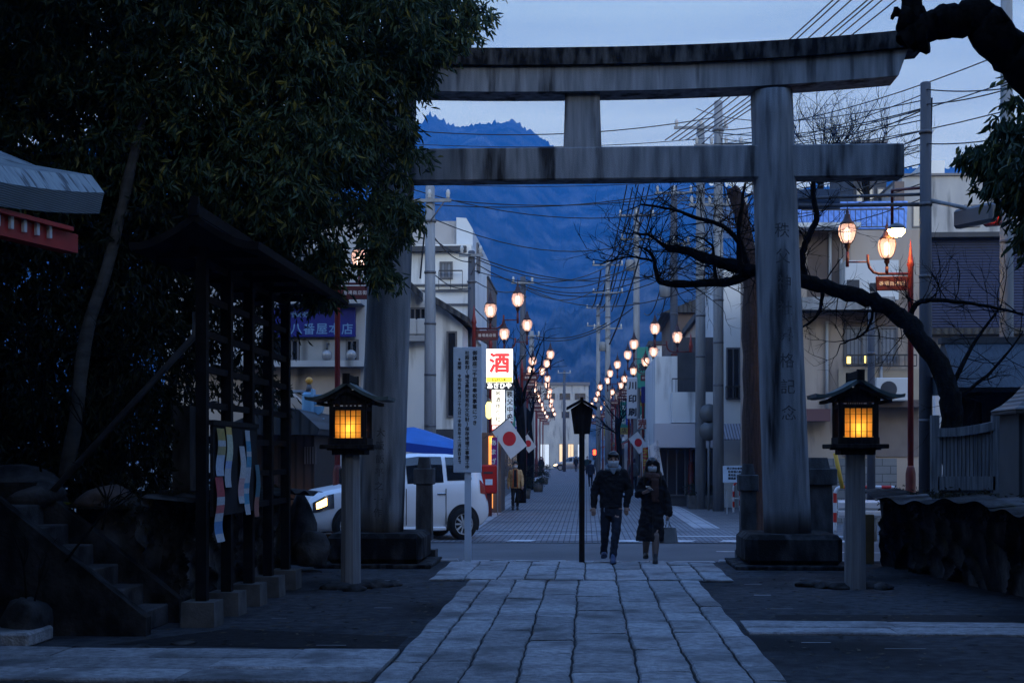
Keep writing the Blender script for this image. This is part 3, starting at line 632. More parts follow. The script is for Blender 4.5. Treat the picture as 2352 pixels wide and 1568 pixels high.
# stone slab monument behind the board
t = thing('stone_monument', 'plain upright grey stone slab behind the near post of the notice board', 'monument', (-4.9, 17.2, 1.1))
MB().box((-4.92, 17.2, 1.70), (.22, .3, 1.12), top=.94).build('slab', M['postst'], t); MB().box((-4.92, 17.2, 1.17), (.5, .5, .12)).build('base', M['postst'], t)
t = thing('stone_monument', 'short pale stone marker among the stems at the far left', 'monument', (-7.2, 16.0, 1.2))
MB().box((-6.82, 16.0, 1.50), (.2, .2, .52), top=.9).build('slab', M['postst'], t); MB().box((-6.82, 16, 1.22), (.34, .34, .08)).build('base', M['postst'], t)

# --- vermilion pavilion whose roof corner enters at the left
M['verm'] = mat('vermilion', (.42, .020, .018), .55, (.32, .016, .014), 4)
M['bark'] = wavemat('roof_edge_copper', (.15, .19, .21), (.05, .07, .08), 18, 'Z', .6, .3)
M['bark_top'] = mat('roof_copper', (.20, .25, .27), .5, (.30, .36, .38), 5, (1, 5, 1), bump=.1, dirt=((.05, .06, .07), 3, (1, 6, 1), .55, .62))
M['cream'] = mat('white_paint', (.55, .55, .55), .6)
pv_ = thing('shrine_pavilion', 'red shrine pavilion with an upswept copper roof at the left edge', 'pavilion', (-5.2, 10.6, 0))
ey = [8.2, 9, 9.8, 10.4, 11.0, 11.5, 11.9, 12.2]; V = []; Fq = []; Ft = []
for i, y in enumerate(ey):
    cu = .20 * max(0, (y - 9.6) / 2.6) ** 2.2
    xo = -4.22 + .02 * max(0, y - 11); zl = 3.56 + cu
    V += [(xo - .05, y, zl), (xo, y, zl + .18), (xo - .13, y, zl + .34), (xo - .7, y, zl + .52 - cu * .3), (xo - 1.6, y, zl + .95 - cu * .6), (xo - 1.6, y, zl + .5), (xo - .4, y, zl + .06)]
mb = MB(); o = 0
k = 7
for i in range(len(ey) - 1):
    for q in range(k):
        mb.add([V[i * k + q], V[i * k + (q + 1) % k], V[(i + 1) * k + (q + 1) % k], V[(i + 1) * k + q]], [[0, 1, 2, 3]], 1 if q == 0 else 0)
mb.add(V[-k:], [list(range(k))], 1); mb.add(V[:k], [list(range(k))], 1)
mb.build('roof', [M['bark_top'], M['bark']], pv_)
MB().span((-4.50, 8.2, 3.40), (-4.36, 12.05, 3.56)).build('eave_beam', M['verm'], pv_)
MB().span((-4.62, 8.2, 3.565), (-4.30, 11.9, 3.60)).build('fascia', M['verm'], pv_)
for i in range(12):
    y = 9.75 + i * .17; MB().box((-4.345, y, 3.525), (.03, .035, .12)).build('rafter_end', M['cream'], pv_)
MB().tube([(-4.95, 11.6, 0), (-4.95, 11.6, 3.45)], .10, 12).build('pillar', mat('dark_lacquer', (.022, .014, .014), .6), pv_)
MB().tube([(-6.6, 11.6, 0), (-6.6, 11.6, 4.4)], .10, 12).build('pillar', M['wood'], pv_)
MB().span((-6.8, 11.5, 3.28), (-4.95, 11.66, 3.42)).build('cross_beam', M['verm'], pv_)

# the pavilion stands askew to the path
pvR = Matrix.Translation((-4.22, 12.2, 0)) @ Matrix.Rotation(R(-14), 4, 'Z') @ Matrix.Translation((4.22, -12.2, 0))
pv_.location = pvR @ pv_.location; pv_.rotation_euler = (0, 0, R(-14))

# --- white sign board with brush lettering
M['signwhite'] = mat('sign_white', (.50, .60, .74), .6, (.56, .67, .80), 2)
M['ink'] = mat('black_ink', (.02, .02, .025), .7)
S = thing('information_sign', 'tall white sign board with three columns of black writing on a white post', 'sign', (-1.84, 22.0, 0))
MB().box((-1.84, 22.05, .70), (.10, .07, 1.5)).build('post', M['signwhite'], S)
bd = MB().span((-2.06, 21.97, 1.39), (-1.62, 22.01, 3.33), bev=.006).build('board', M['signwhite'], S)
for j, (tx, x, z0, pit, sz) in enumerate((('御鎮座二千百年奉祝事業につき', -1.727, 3.24, .083, .076), ('社殿彫刻（埼玉県指定有形文化財）保存修理工事施工中', -1.845, 3.24, .0735, .070), ('※期間　令和元年六月二十九日～令和五年十二月末日まで', -1.965, 3.14, .0635, .058))):
    mb = MB(); column(mb, tx, x, 21.966, z0, pit, sz, bold=.002); q_ = mb.build('writing', M['ink'], bd, fix=False); q_['kind'] = 'stuff'
# --- old roofed board on a single post, seen from behind
M['oldwood'] = mat('old_black_wood', (.010, .009, .009), .8, (.024, .021, .020), 4, (8, 8, .4), bump=.3, spec=.08)
S = thing('roofed_post_board', 'small dark wooden board with a gabled roof on a thin post in mid path', 'notice post', (-.07, 21.75, 0))
MB().box((-.07, 21.70, 1.15), (.085, .07, 2.30)).build('post', M['oldwood'], S)
MB().prism([(-.19, 1.98), (.05, 1.98), (.10, 2.36), (-.07, 2.47), (-.24, 2.36)], 21.745, 21.80).build('board', M['oldwood'], S)
mb = MB()
for s in (-1, 1): mb.prism([(-.07, 2.475), (-.07, 2.515), (-.07 + s * .235, 2.385), (-.07 + s * .235, 2.345)], 21.60, 21.92)
mb.box((-.07, 21.76, 2.52), (.05, .34, .035)); mb.build('roof', M['oldwood'], S)
# ================================================================ TREES AND SHRUBS
def leafmat(name, c1, c2, c3, rough=.5, trans=.25):
    m = bpy.data.materials.new(name); m.use_nodes = True; t = m.node_tree; b = t.nodes['Principled BSDF']; o_ = t.nodes['Material Output']
    g = t.nodes.new('ShaderNodeNewGeometry'); r = t.nodes.new('ShaderNodeValToRGB'); t.links.new(g.outputs['Random Per Island'], r.inputs[0])
    e = r.color_ramp.elements; e[0].position = 0; e[0].color = (*c1, 1); e[1].position = .8; e[1].color = (*c2, 1); x = e.new(.95); x.color = (*c3, 1)
    t.links.new(r.outputs[0], b.inputs['Base Color']); b.inputs['Roughness'].default_value = rough; b.inputs['Specular IOR Level'].default_value = .22
    tr = t.nodes.new('ShaderNodeBsdfTranslucent'); t.links.new(r.outputs[0], tr.inputs[0]); mx = t.nodes.new('ShaderNodeMixShader'); mx.inputs[0].default_value = trans
    t.links.new(b.outputs[0], mx.inputs[1]); t.links.new(tr.outputs[0], mx.inputs[2]); t.links.new(mx.outputs[0], o_.inputs['Surface']); return m
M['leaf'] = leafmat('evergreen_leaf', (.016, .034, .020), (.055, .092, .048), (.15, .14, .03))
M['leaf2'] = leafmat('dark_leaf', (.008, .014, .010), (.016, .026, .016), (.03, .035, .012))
M['leafy'] = leafmat('yellow_leaf', (.10, .12, .015), (.20, .20, .02), (.16, .14, .02))
M['bark'] = mat('tree_bark', (.003, .003, .003), 1.0, (.012, .011, .010), 6, (3, 3, .6), bump=1.0, bscale=22, spec=.05)
M['trunk'] = mat('pale_trunk', (.035, .036, .036), .9, (.075, .075, .075), 3, (1, 1, 3), bump=.4, bscale=20)
M['cedar'] = mat('cedar_bark', (.020, .011, .009), .95, (.055, .032, .026), 5, (10, 10, .35), bump=1.0, bscale=14)

def leaves(name, C, R_, n_per, ln, wd, m, parent=None, droop=.55, seed=1, fold=.25):
    """sprays of narrow hanging leaves: C cluster centres (k,3), R_ their radii (k,)"""
    r2 = np.random.default_rng(seed); k = len(C); n = k * n_per
    base = np.repeat(C, n_per, 0); rad = np.repeat(R_, n_per)
    # each spray has a few twigs; leaves sit along them
    nt_ = 5; tw = r2.normal(0, 1, (k, nt_, 3)); tw /= np.linalg.norm(tw, axis=2, keepdims=True); tw[:, :, 2] = tw[:, :, 2] * .5 - .35
    ti = r2.integers(0, nt_, n); ci = np.repeat(np.arange(k), n_per); s = r2.uniform(.15, 1.15, n)
    P = base + tw[ci, ti] * (s * rad)[:, None]; P[:, 2] -= .25 * (s ** 2) * rad
    P += r2.normal(0, .035, (n, 3))
    d = tw[ci, ti] * .5 + r2.normal(0, .5, (n, 3)); d[:, 2] -= droop; d /= np.linalg.norm(d, axis=1, keepdims=True)
    side = np.cross(d, r2.normal(0, 1, (n, 3))); side /= np.linalg.norm(side, axis=1, keepdims=True); nr = np.cross(side, d)
    L_ = ln * r2.uniform(.65, 1.25, n)[:, None]; Wd = wd * r2.uniform(.7, 1.25, n)[:, None]
    V = np.empty((n, 6, 3)); V[:, 0] = P; V[:, 1] = P + d * L_ * .42 + side * Wd * .5 + nr * Wd * fold; V[:, 2] = P + d * L_ * .78 + side * Wd * .3 + nr * Wd * fold * .6
    V[:, 3] = P + d * L_ + nr * L_ * -.06; V[:, 4] = P + d * L_ * .78 - side * Wd * .3 + nr * Wd * fold * .6; V[:, 5] = P + d * L_ * .42 - side * Wd * .5 + nr * Wd * fold
    i = np.arange(n)[:, None] * 6
    Fq = np.concatenate([i + np.array([0, 1, 2, 3]), i + np.array([0, 3, 4, 5])], 1).reshape(-1, 4)
    V = V.reshape(-1, 3)
    if parent is not None: V = V - np.array(parent.location)
    return meshobj(name, V, Fq, m, parent)
def inside(poly, x, y):
    c = False; j = len(poly) - 1
    for i in range(len(poly)):
        xi, yi = poly[i]; xj, yj = poly[j]
        if (yi > y) != (yj > y) and x < (xj - xi) * (y - yi) / (yj - yi) + xi: c = not c
        j = i
    return c
def crown_points(poly, Y0, Y1, n, seed, margin=0, round_=90):
    """cluster centres filling the solid whose outline, seen from the path, is poly; thinner in depth towards its rim"""
    q = random.Random(seed); xs = [p[0] for p in poly]; ys = [p[1] for p in poly]; out_ = []
    Ym = (Y0 + Y1) / 2
    while len(out_) < n:
        u, v = q.uniform(min(xs), max(xs)), q.uniform(min(ys), max(ys))
        if not inside(poly, u, v): continue
        dm = min(abs(complex(u - (a[0] + (b[0] - a[0]) * t), v - (a[1] + (b[1] - a[1]) * t))) for a, b in zip(poly, poly[1:] + poly[:1]) for t in (0, .25, .5, .75))
        k = min(1, .25 + dm / round_)
        out_.append(W(u, v, Ym + (q.random() - .5) * (Y1 - Y0) * k))
    return np.array(out_)
def limb(mb, pts, r0, r1, n=8, jit=.0, seed=0):
    q = random.Random(seed); k = len(pts); P = [Vector(p) for p in pts]; out_ = []; rs = []
    sub = 5
    for i in range(k - 1):
        p0, p1, p2, p3 = P[max(i - 1, 0)], P[i], P[i + 1], P[min(i + 2, k - 1)]
        for j in range(sub):
            t = j / sub; out_.append(.5 * ((2 * p1) + (p2 - p0) * t + (2 * p0 - 5 * p1 + 4 * p2 - p3) * t * t + (3 * p1 - p0 - 3 * p2 + p3) * t ** 3) + Vector((q.uniform(-jit, jit), q.uniform(-jit, jit), q.uniform(-jit, jit))))
    out_.append(P[-1]); m_ = len(out_)
    rs = [(r0 + (r1 - r0) * i / (m_ - 1)) * (1 + q.uniform(-.06, .06) + .13 * (q.random() < .12)) for i in range(m_)]
    mb.tube(out_, rs, n); return out_
# --- the big evergreen over the left of the gate
t1 = thing('evergreen_tree', 'huge dark evergreen hanging over the left half of the stone gate', 'tree', (-6.4, 18.6, 1.1))
poly = [(1070, -140), (1055, 10), (1025, 60), (992, 92), (952, 105), (927, 180), (882, 195), (862, 240), (877, 320), (854, 360), (847, 420), (887, 435), (904, 480), (872, 505), (847, 520), (827, 545), (814, 590), (797, 585), (786, 545), (756, 520), (736, 570), (722, 610), (722, 650), (710, 650), (689, 600), (640, 585), (560, 540), (430, 500), (300, 470), (150, 520), (-150, 560), (-150, -300), (600, -320)]
C = crown_points(poly, 15.6, 20.6, 2350, 5)
def pix(P):
    d = P - np.array([0, 0, CAMZ]); D = -SY * d[:, 0] + CY * d[:, 1]; return CX + F * (CY * d[:, 0] + SY * d[:, 1]) / D, HOR - F * d[:, 2] / D
pu_, pv_2 = pix(C); C = C[~(((pu_ > 735) & (pv_2 > 535)) | ((pu_ > 748) & (pu_ < 862) & (pv_2 > 468)))]
fr = []
q = random.Random(8)
for (u, v) in [(1098, 30), (1070, 60), (995, 75), (1040, 85), (1010, 30), (985, 60), (1060, 5), (975, 100), (930, 110), (970, 165), (945, 190), (930, 250), (920, 300), (940, 345), (910, 395), (930, 450), (955, 470), (940, 500), (910, 525), (880, 550), (855, 585), (752, 575), (741, 620), (743, 660), (727, 662), (712, 640), (681, 610), (657, 605), (600, 570), (858, 545), (868, 575), (862, 605), (876, 620), (760, 560), (752, 600), (748, 640), (738, 665), (765, 585)]:
    for _ in range(3): fr.append(W(u + q.uniform(-14, 14), v + q.uniform(-14, 14), q.uniform(17, 19.5)))
C = np.concatenate([C, np.array(fr)]); RR = np.concatenate([np.full(len(C) - len(fr), .40), np.full(len(fr), .20)]) * np.random.default_rng(3).uniform(.75, 1.2, len(C))
leaves('crown', C, RR, 62, .135, .037, M['leaf'], t1, seed=4)
mb = MB(); limb(mb, [(-6.4, 18.6, 1.0), (-6.45, 18.6, 3), (-6.2, 18.4, 5), (-6.0, 18.2, 7.5)], .32, .18, 12, .02, 2); mb.build('trunk', M['bark'], t1)
mb = MB()
for e_ in ((-3.4, 17.8, 6.4), (-2.9, 18.6, 5.2), (-4.2, 17.0, 4.9), (-5.2, 16.2, 6.6), (-8.2, 17.4, 6.5), (-2.4, 18.2, 7.2)):
    limb(mb, [(-6.2, 18.4, 4.6), ((-6.2 + e_[0]) / 2, (18.4 + e_[1]) / 2, (4.8 + e_[2]) / 2 + .35), e_], .12, .025, 7, .03, int(e_[2] * 10))
mb.build('limbs', M['bark'], t1).name = 'limb'
# dark evergreens behind the pavilion and behind the notice board
t2 = thing('evergreen_tree', 'black mass of evergreen shrubs and boughs on the terrace at the far left', 'tree', (-8.5, 18.5, 1.2))
C2 = crown_points([(-250, 420), (420, 470), (440, 620), (400, 700), (395, 900), (390, 1095), (-250, 1110)], 15.8, 20.2, 1150, 15, round_=60)
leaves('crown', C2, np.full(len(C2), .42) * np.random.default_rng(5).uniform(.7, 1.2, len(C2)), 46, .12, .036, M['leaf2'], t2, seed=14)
mb = MB(); limb(mb, [(-8.5, 18.5, 1.1), (-8.4, 18.4, 3), (-8.6, 18.5, 5.5)], .22, .12, 10, .02, 4); mb.build('trunk', M['bark'], t2)
t3 = thing('evergreen_tree', 'thin leafy evergreen boughs seen through the notice board lattice', 'tree', (-5.9, 19.6, 1.1))
C3 = np.array([W(q.uniform(425, 655), q.uniform(520, 900), q.uniform(18.6, 20.2)) for _ in range(95)])
C3 = np.concatenate([C3, np.array([W(q.uniform(410, 450), q.uniform(620, 1000), q.uniform(18.6, 19.6)) for _ in range(20)])])
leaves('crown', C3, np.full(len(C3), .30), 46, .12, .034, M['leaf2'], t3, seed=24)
mb = MB(); limb(mb, [(-5.9, 19.6, 1.0), (-5.8, 19.5, 2.4), (-5.4, 19.5, 4.2)], .09, .04, 8, .02, 4); mb.build('trunk', M['bark'], t3)
# pale leaning trunk at the left, and the thin stems round it
tt = thing('young_tree', 'slim pale leaning trunk left of the notice board', 'tree', W(150, 1085, 15.5))
mb = MB(); limb(mb, [W(148, 1095, 15.5), W(175, 960, 15.5), W(200, 760, 15.6), W(245, 620, 15.7), W(290, 430, 15.8), W(330, 250, 15.9)], .085, .055, 10, .006, 3); mb.build('trunk', M['trunk'], tt)
leaves('crown', np.array([W(330 + q.uniform(-60, 60), 250 + q.uniform(-60, 60), 15.9) for _ in range(14)]), np.full(14, .3), 40, .11, .03, M['leaf'], tt, seed=33)
stems = [((250, 1090), (262, 900), (275, 760)), ((95, 1085), (70, 900), (60, 700)), ((205, 1095), (190, 980), (150, 900)), ((310, 1100), (300, 960), (330, 840)), ((120, 1080), (100, 960), (110, 800)), ((60, 1440), (55, 1300), (20, 1200)), ((62, 1440), (90, 1340), (110, 1260)), ((150, 1290), (230, 1190), (330, 1110)), ((235, 1215), (245, 1150), (225, 1080))]
for i, s_ in enumerate(stems):
    yy = 14.6 if s_[0][1] < 1200 else 12.45; p0 = W(*s_[0], yy)
    if s_[0][1] > 1200: p0.z = max(0, p0.z)
    o = MB(); limb(o, [p0, W(*s_[1], yy), W(*s_[2], yy + .1)], .013, .005, 5, .004, i)
    e_ = W(*s_[2], yy + .1)
    for k in range(4): limb(o, [W(*s_[1], yy), (W(*s_[1], yy) + e_) / 2 + Vector((q.uniform(-.12, .12), 0, .05)), e_ + Vector((q.uniform(-.3, .3), q.uniform(-.1, .1), q.uniform(-.1, .2)))], .006, .002, 4, .004, i * 7 + k)
    o = o.build('bare_shrub', M['bark']); tag(o, ('thin bare stem standing just left of the notice board brace', 'tall thin bare stem at the far left under the red pavilion', 'thin bare stem leaning left beside the pale trunk', 'thin forked stem between pale trunk and notice board', 'thin crooked stem left of the pale trunk', 'bare twiggy shrub at the lower left corner, left fork', 'bare twiggy shrub at the lower left corner, right fork', 'bare forked twig spreading over the stone steps', 'short bare twig rising behind the stone steps')[i], 'shrub', 'bare stems at the left')
o = leaves('yellow_plant', np.array([W(105, 1150, 14.0), W(125, 1155, 14.0), W(90, 1160, 14.0)]), np.full(3, .12), 9, .13, .03, M['leafy'], None, seed=6); tag(o, 'small yellow leaved plant among the rocks at the left', 'plant')
gs = MB()
for i in range(420):
    u, v = q.uniform(660, 760), q.uniform(1225, 1290); x = q.uniform(-4.3, -3.5); y = q.uniform(21.2, 22.0); h = q.uniform(.12, .42); dx = q.uniform(-.08, .08)
    gs.add([(x, y, 0), (x + .012, y, 0), (x + dx, y + .02, h)], [[0, 1, 2]])
o = gs.build('dry_grass', mat('dry_grass', (.085, .055, .028), .9, (.12, .09, .04), 8), fix=False); tag(o, None, None, kind='stuff')

# moss, dead leaves and creeping weeds along the tops of the rubble walls
qg = np.random.default_rng(91)
tt_ = qg.uniform(0, 1, 420); xw = np.where(tt_ < .42, 5.10 - .04 * tt_ / .42, 5.06 - .68 * (tt_ - .42) / .58); yw = np.where(tt_ < .42, 12.6 + 3.8 * tt_ / .42, 16.4 + 5.2 * (tt_ - .42) / .58)
PW = np.stack([xw + qg.uniform(-.02, .35, 420), yw, 1.10 + qg.uniform(-.16, .07, 420)], 1)
PW2 = np.stack([-4.42 - qg.uniform(-.05, .4, 260), qg.uniform(14, 20.4, 260), 1.14 + qg.uniform(-.12, .10, 260)], 1)
PW3 = np.stack([xw[:160] - .10, yw[:160], qg.uniform(.25, 1.0, 160)], 1)
o = leaves('ground_cover', np.concatenate([PW, PW2]), np.full(680, .12), 20, .075, .022, leafmat('dry_moss', (.010, .011, .006), (.024, .024, .012), (.045, .034, .018), .8, .1), None, droop=.5, seed=92); o['kind'] = 'stuff'

# --- right: pruned old tree with hanging leaves
t4 = thing('old_tree', 'old black pruned limb with drooping leaves at the upper right', 'tree', (5.5, 12.6, 0))
mb = MB(); limb(mb, [(5.6, 12.6, 0), (5.55, 12.6, 1.5), (5.45, 12.5, 3.2), (5.2, 12.4, 4.3)], .30, .24, 12, .03, 2); mb.build('trunk', M['bark'], t4)
mb = MB()
limb(mb, [(5.3, 12.4, 4.0), W(2420, 190, 12.2), W(2345, 140, 12.1), W(2290, 88, 12.0), W(2255, 40, 12.0), W(2190, 50, 12.0), W(2130, 62, 12.0), W(2070, 42, 12.0)], .22, .105, 14, .02, 5)
limb(mb, [W(2230, 40, 12), W(2240, 22, 12), W(2262, 12, 12)], .12, .07, 10, .01, 6)
limb(mb, [W(2130, 80, 12), W(2100, 78, 12), W(2080, 100, 12)], .15, .09, 10, .01, 7)
limb(mb, [W(2100, 50, 12), W(2095, 0, 12), W(2088, -120, 12), W(2060, -300, 12.2)], .10, .06, 10, .01, 8)
limb(mb, [W(2060, 35, 12), W(2052, 30, 12)], .055, .05, 8, .005, 9)
mb.build('limb', M['bark'], t4)
C4 = crown_points([(2407, 170), (2432, 330), (2362, 245), (2344, 290), (2307, 330), (2294, 370), (2342, 410), (2362, 460), (2404, 510), (2417, 560), (2432, 590), (2540, 560), (2540, 180)], 12.6, 14.2, 300, 35, round_=60)
C4 = np.concatenate([C4, np.array([W(u, v, 13.4) for u, v in ((2257, 345), (2264, 365), (2250, 335), (2280, 320), (2292, 290), (2307, 270), (2317, 330), (2307, 410), (2332, 440), (2332, 225), (2342, 160), (2377, 545), (2372, 500), (2232, 340), (2237, 352))])])
leaves('crown', C4, np.concatenate([np.full(300, .28), np.full(15, .13)]), 55, .125, .036, M['leaf'], t4, droop=.9, seed=44)
# twisted bare limb crossing behind the right pillar
t5 = thing('bare_tree', 'leafless old tree whose black crooked limb passes behind the right gate pillar', 'tree', W(2185, 1040, 23.4))
mb = MB(); yb = 23.6
main = limb(mb, [(W(2192, 1000, 22.8).x, 22.8, 1.0), W(2184, 965, 22.9), W(2172, 880, 23.0), W(2118, 780, 23.2), W(2066, 723, yb), W(2005, 690, yb), W(1930, 668, yb), W(1850, 644, yb), W(1770, 622, yb), W(1700, 615, yb)], .185, .09, 12, .032, 4)
mb.build('trunk', M['bark'], t5)
br = MB(); tips = []
for pts, r0, r1 in (([(1700, 615), (1640, 598), (1580, 578), (1528, 568)], .115, .05), ([(1740, 620), (1680, 645), (1600, 652), (1530, 650), (1512, 640), (1500, 590), (1480, 570)], .085, .022), ([(1850, 642), (1842, 590), (1858, 540), (1876, 498), (1868, 450), (1870, 380)], .06, .04),
                    ([(1648, 655), (1640, 600), (1632, 560), (1590, 540)], .035, .012), ([(2092, 722), (2110, 695), (2160, 690), (2250, 700), (2350, 722)], .05, .02), ([(1720, 618), (1700, 560), (1660, 520), (1600, 500), (1540, 480), (1475, 470)], .05, .016), ([(1700, 610), (1696, 540), (1704, 470), (1712, 420)], .045, .02),
                    ([(1500, 600), (1450, 590), (1400, 600)], .022, .008), ([(2010, 690), (1990, 760), (1930, 790)], .03, .01), ([(1890, 655), (1880, 720), (1830, 760)], .04, .012), ([(2180, 900), (2230, 800), (2300, 700)], .05, .015), ([(2170, 930), (2270, 860), (2350, 760)], .04, .012), ([(1528, 568), (1490, 540), (1440, 535)], .03, .01)):
    pp_ = limb(br, [W(a, b, yb + .1) for a, b in pts], r0, r1, 8, .010, int(pts[0][0])); tips.append((pp_, r0))
br.build('limb', M['bark'], t5)
tw = MB(); q = random.Random(77)
def twig(p, d, ln, r, lev):
    n_ = 4; P = [p]; 
    for i in range(n_):
        d = (d + Vector((q.uniform(-.5, .5), q.uniform(-.5, .5), q.uniform(-.35, .5))) * .55).normalized(); P.append(P[-1] + d * ln / n_)
    tw.tube(P, [r * (1 - .6 * i / n_) for i in range(n_ + 1)], 4, cap=False)
    if lev > 0:
        for k in range(3): twig(P[q.randint(1, n_)], (d + Vector((q.uniform(-1, 1), q.uniform(-1, 1), q.uniform(-.6, .8)))).normalized(), ln * .62, r * .55, lev - 1)
for pp_, r0 in tips:
    for k in range(1, len(pp_), 1):
        dd = Vector((q.uniform(-1, 1), q.uniform(-.6, .6), q.uniform(-.5, 1))).normalized(); twig(pp_[k], dd, q.uniform(.35, .8), .010, 2)
for k in range(14, len(main), 2):
    twig(main[k], Vector((q.uniform(-1, .5), q.uniform(-.5, .5), q.choice((-1, 1)))).normalized(), q.uniform(.4, .8), .011, 2)
tw.build('twigs', M['bark'], t5, fix=False).name = 'twig'
bpy.data.objects['twig']['kind'] = 'stuff'
# brown cedar trunk behind the right pillar
t6 = thing('cedar_tree', 'straight brown cedar trunk just left of the right gate pillar', 'tree', (3.25, 28.6, 0))
mb = MB(); limb(mb, [(3.32, 28.6, -.05), (3.32, 28.6, 2), (3.30, 28.6, 4), (3.28, 28.6, 5.2), (3.1, 28.6, 6.4), (2.9, 28.6, 7.0)], .235, .12, 16, .012, 9); mb.build('trunk', M['cedar'], t6)
tw = MB()
for k in range(26):
    z = q.uniform(4.6, 6.9); twig(Vector((3.25 - (z - 4.6) * .12, 28.6, z)), Vector((q.uniform(-1, 1), q.uniform(-.6, .6), q.uniform(-.2, .8))).normalized(), q.uniform(.5, 1.1), .014, 2)
o = tw.build('twigs', M['cedar'], t6, fix=False); o.name = 'twig'; o['kind'] = 'stuff'
# far bare crowns over the roofs
def bare_crown(x, y, z0, h, label, seed):
    global tw, q
    q = random.Random(seed); t = thing('bare_tree', label, 'tree', (x, y, 0)); tw = MB()
    mb = MB(); limb(mb, [(x, y, 0), (x, y, z0 * .6), (x + .1, y, z0)], .16, .10, 8, .02, seed); mb.build('trunk', M['bark'], t)
    for k in range(15): twig(Vector((x, y, z0 - q.uniform(0, 1.0))), Vector((q.uniform(-1, 1), q.uniform(-.6, .6), q.uniform(.2, 1.4))).normalized(), h * q.uniform(.6, 1.0), .03, 3)
    o = tw.build('crown', M['bark'], t, fix=False); o['kind'] = 'stuff'
p = W(1880, 345, 50); bare_crown(p.x, 50, p.z - .5, 2.2, 'bare twiggy tree top above the lower gate beam, right of the pillar', 3)
p = W(1985, 335, 50); bare_crown(p.x, 50, p.z - .9, 2.4, 'bare twiggy tree top over the right end of the lower gate beam', 4)
# ================================================================ STREET LAMPS
M['red'] = mat('red_paint', (.20, .020, .016), .5, (.15, .016, .013), 5)
M['red_dark'] = mat('dark_red_iron', (.10, .014, .012), .5, (.07, .011, .010), 8)
M['cage'] = mat('lamp_cage', (.035, .012, .010), .5)
M['gold'] = mat('gilt_letter', (.55, .45, .40), .5)
M['tube'] = glow('lamp_bulb', (1.0, .74, .56), 4.6)
gm = bpy.data.materials.new('lamp_globe'); gm.use_nodes = True; t = gm.node_tree; t.nodes.clear()
o_ = t.nodes.new('ShaderNodeOutputMaterial'); a_ = t.nodes.new('ShaderNodeBsdfTranslucent'); a_.inputs[0].default_value = (.82, .60, .54, 1)
b_ = t.nodes.new('ShaderNodeBsdfTransparent'); b_.inputs[0].default_value = (1, .95, .93, 1); mx = t.nodes.new('ShaderNodeMixShader'); mx.inputs[0].default_value = .32
t.links.new(a_.outputs[0], mx.inputs[1]); t.links.new(b_.outputs[0], mx.inputs[2]); t.links.new(mx.outputs[0], o_.inputs[0]); M['globe'] = gm
def raw(mb, n, m, p):
    o = bpy.data.objects.new(n, mb.mesh(n, m)); COL.objects.link(o); o.parent = p; return o
LG = 'red lamp posts with two lit lanterns along the shopping street'
def make_lamp():
    t = thing('street_lamp', 'x', 'street lamp', (0, 0, 0), 0, LG)
    raw(MB().lathe([(.058, 1.3), (.055, 5.25), (.075, 5.3), (.06, 5.36), (.035, 5.5), (.004, 5.78)], n=12), 'pole', M['red'], t)
    raw(MB().lathe([(.13, -.05), (.13, .18), (.10, .22), (.098, 1.30), (.075, 1.42), (.058, 1.46)], n=12), 'base', M['red_dark'], t)
    mb = MB(); mb.tube([(0, 0, 5.13), (.60, 0, 5.13), (.70, 0, 5.16), (.78, 0, 5.25), (.81, 0, 5.36), (.815, 0, 5.50)], .026, 8)
    mb.tube([(.80, 0, 5.36), (1.2, 0, 5.36)], .016, 6); mb.tube([(1.2, 0, 5.27), (1.2, 0, 5.56)], .032, 8); mb.tube([(.45, 0, 5.13), (.45, 0, 5.27)], .032, 8); raw(mb, 'arm', M['red_dark'], t)
    pl = raw(MB().box((.36, 0, 4.945), (.60, .05, .27), bev=.012), 'name_plate', M['red_dark'], t)
    mb = MB()
    for rz in (0, math.pi):
        tt_ = MB(); 
        for i, ch in enumerate('番場商店街'): letter(tt_, ch, (-.2 + i * .10, -.028, 0), .092, 0, bold=.002)
        mb.join(tt_.xf(Matrix.Translation((.36, 0, 4.945)) @ Matrix.Rotation(rz, 4, 'Z')))
    q_ = raw(mb, 'lettering', M['gold'], pl); q_['kind'] = 'stuff'
    for x, zc in ((.45, 5.62), (1.2, 5.91)):
        prof = [(.070, -.20), (.125, -.13), (.162, -.02), (.172, .07), (.155, .145), (.11, .19)]
        g = MB(); k = len(prof); n = 14
        for r, z in prof:
            for j in range(n): g.v.append((x + r * math.cos(6.2832 * j / n), r * math.sin(6.2832 * j / n), zc + z))
        for i in range(k - 1):
            for j in range(n): g.f.append([i * n + j, i * n + (j + 1) % n, (i + 1) * n + (j + 1) % n, (i + 1) * n + j]); g.m.append(0); g.sm.append(True)
        ln = raw(g, 'lantern', M['globe'], t)
        c = MB()
        for j in range(6):
            a = 6.2832 * (j + .5) / 6; c.tube([(x + (r + .004) * math.cos(a), (r + .004) * math.sin(a), zc + z) for r, z in prof], .0085, 5)
        c.lathe([(.135, .17), (.14, .195), (.10, .235), (.062, .30), (.055, .36), (.03, .375), (.035, .41), (.012, .47), (.003, .62)], (x, 0, zc), 10)
        c.lathe([(.02, -.36), (.03, -.30), (.055, -.27), (.05, -.215), (.08, -.195), (.075, -.18)], (x, 0, zc), 10); raw(c, 'cage', M['cage'], ln)
        raw(MB().lathe([(.01, -.13), (.048, -.11), (.052, .06), (.035, .10), (.008, .115)], (x, 0, zc), 10), 'bulb', M['tube'], ln)
    return t
ORD = ['first', 'second', 'third', 'fourth', 'fifth', 'sixth', 'seventh', 'eighth', 'ninth', 'tenth', 'eleventh', 'twelfth', 'thirteenth', 'fourteenth', 'fifteenth', 'sixteenth', 'seventeenth', 'eighteenth']
lamp0 = make_lamp(); used = False
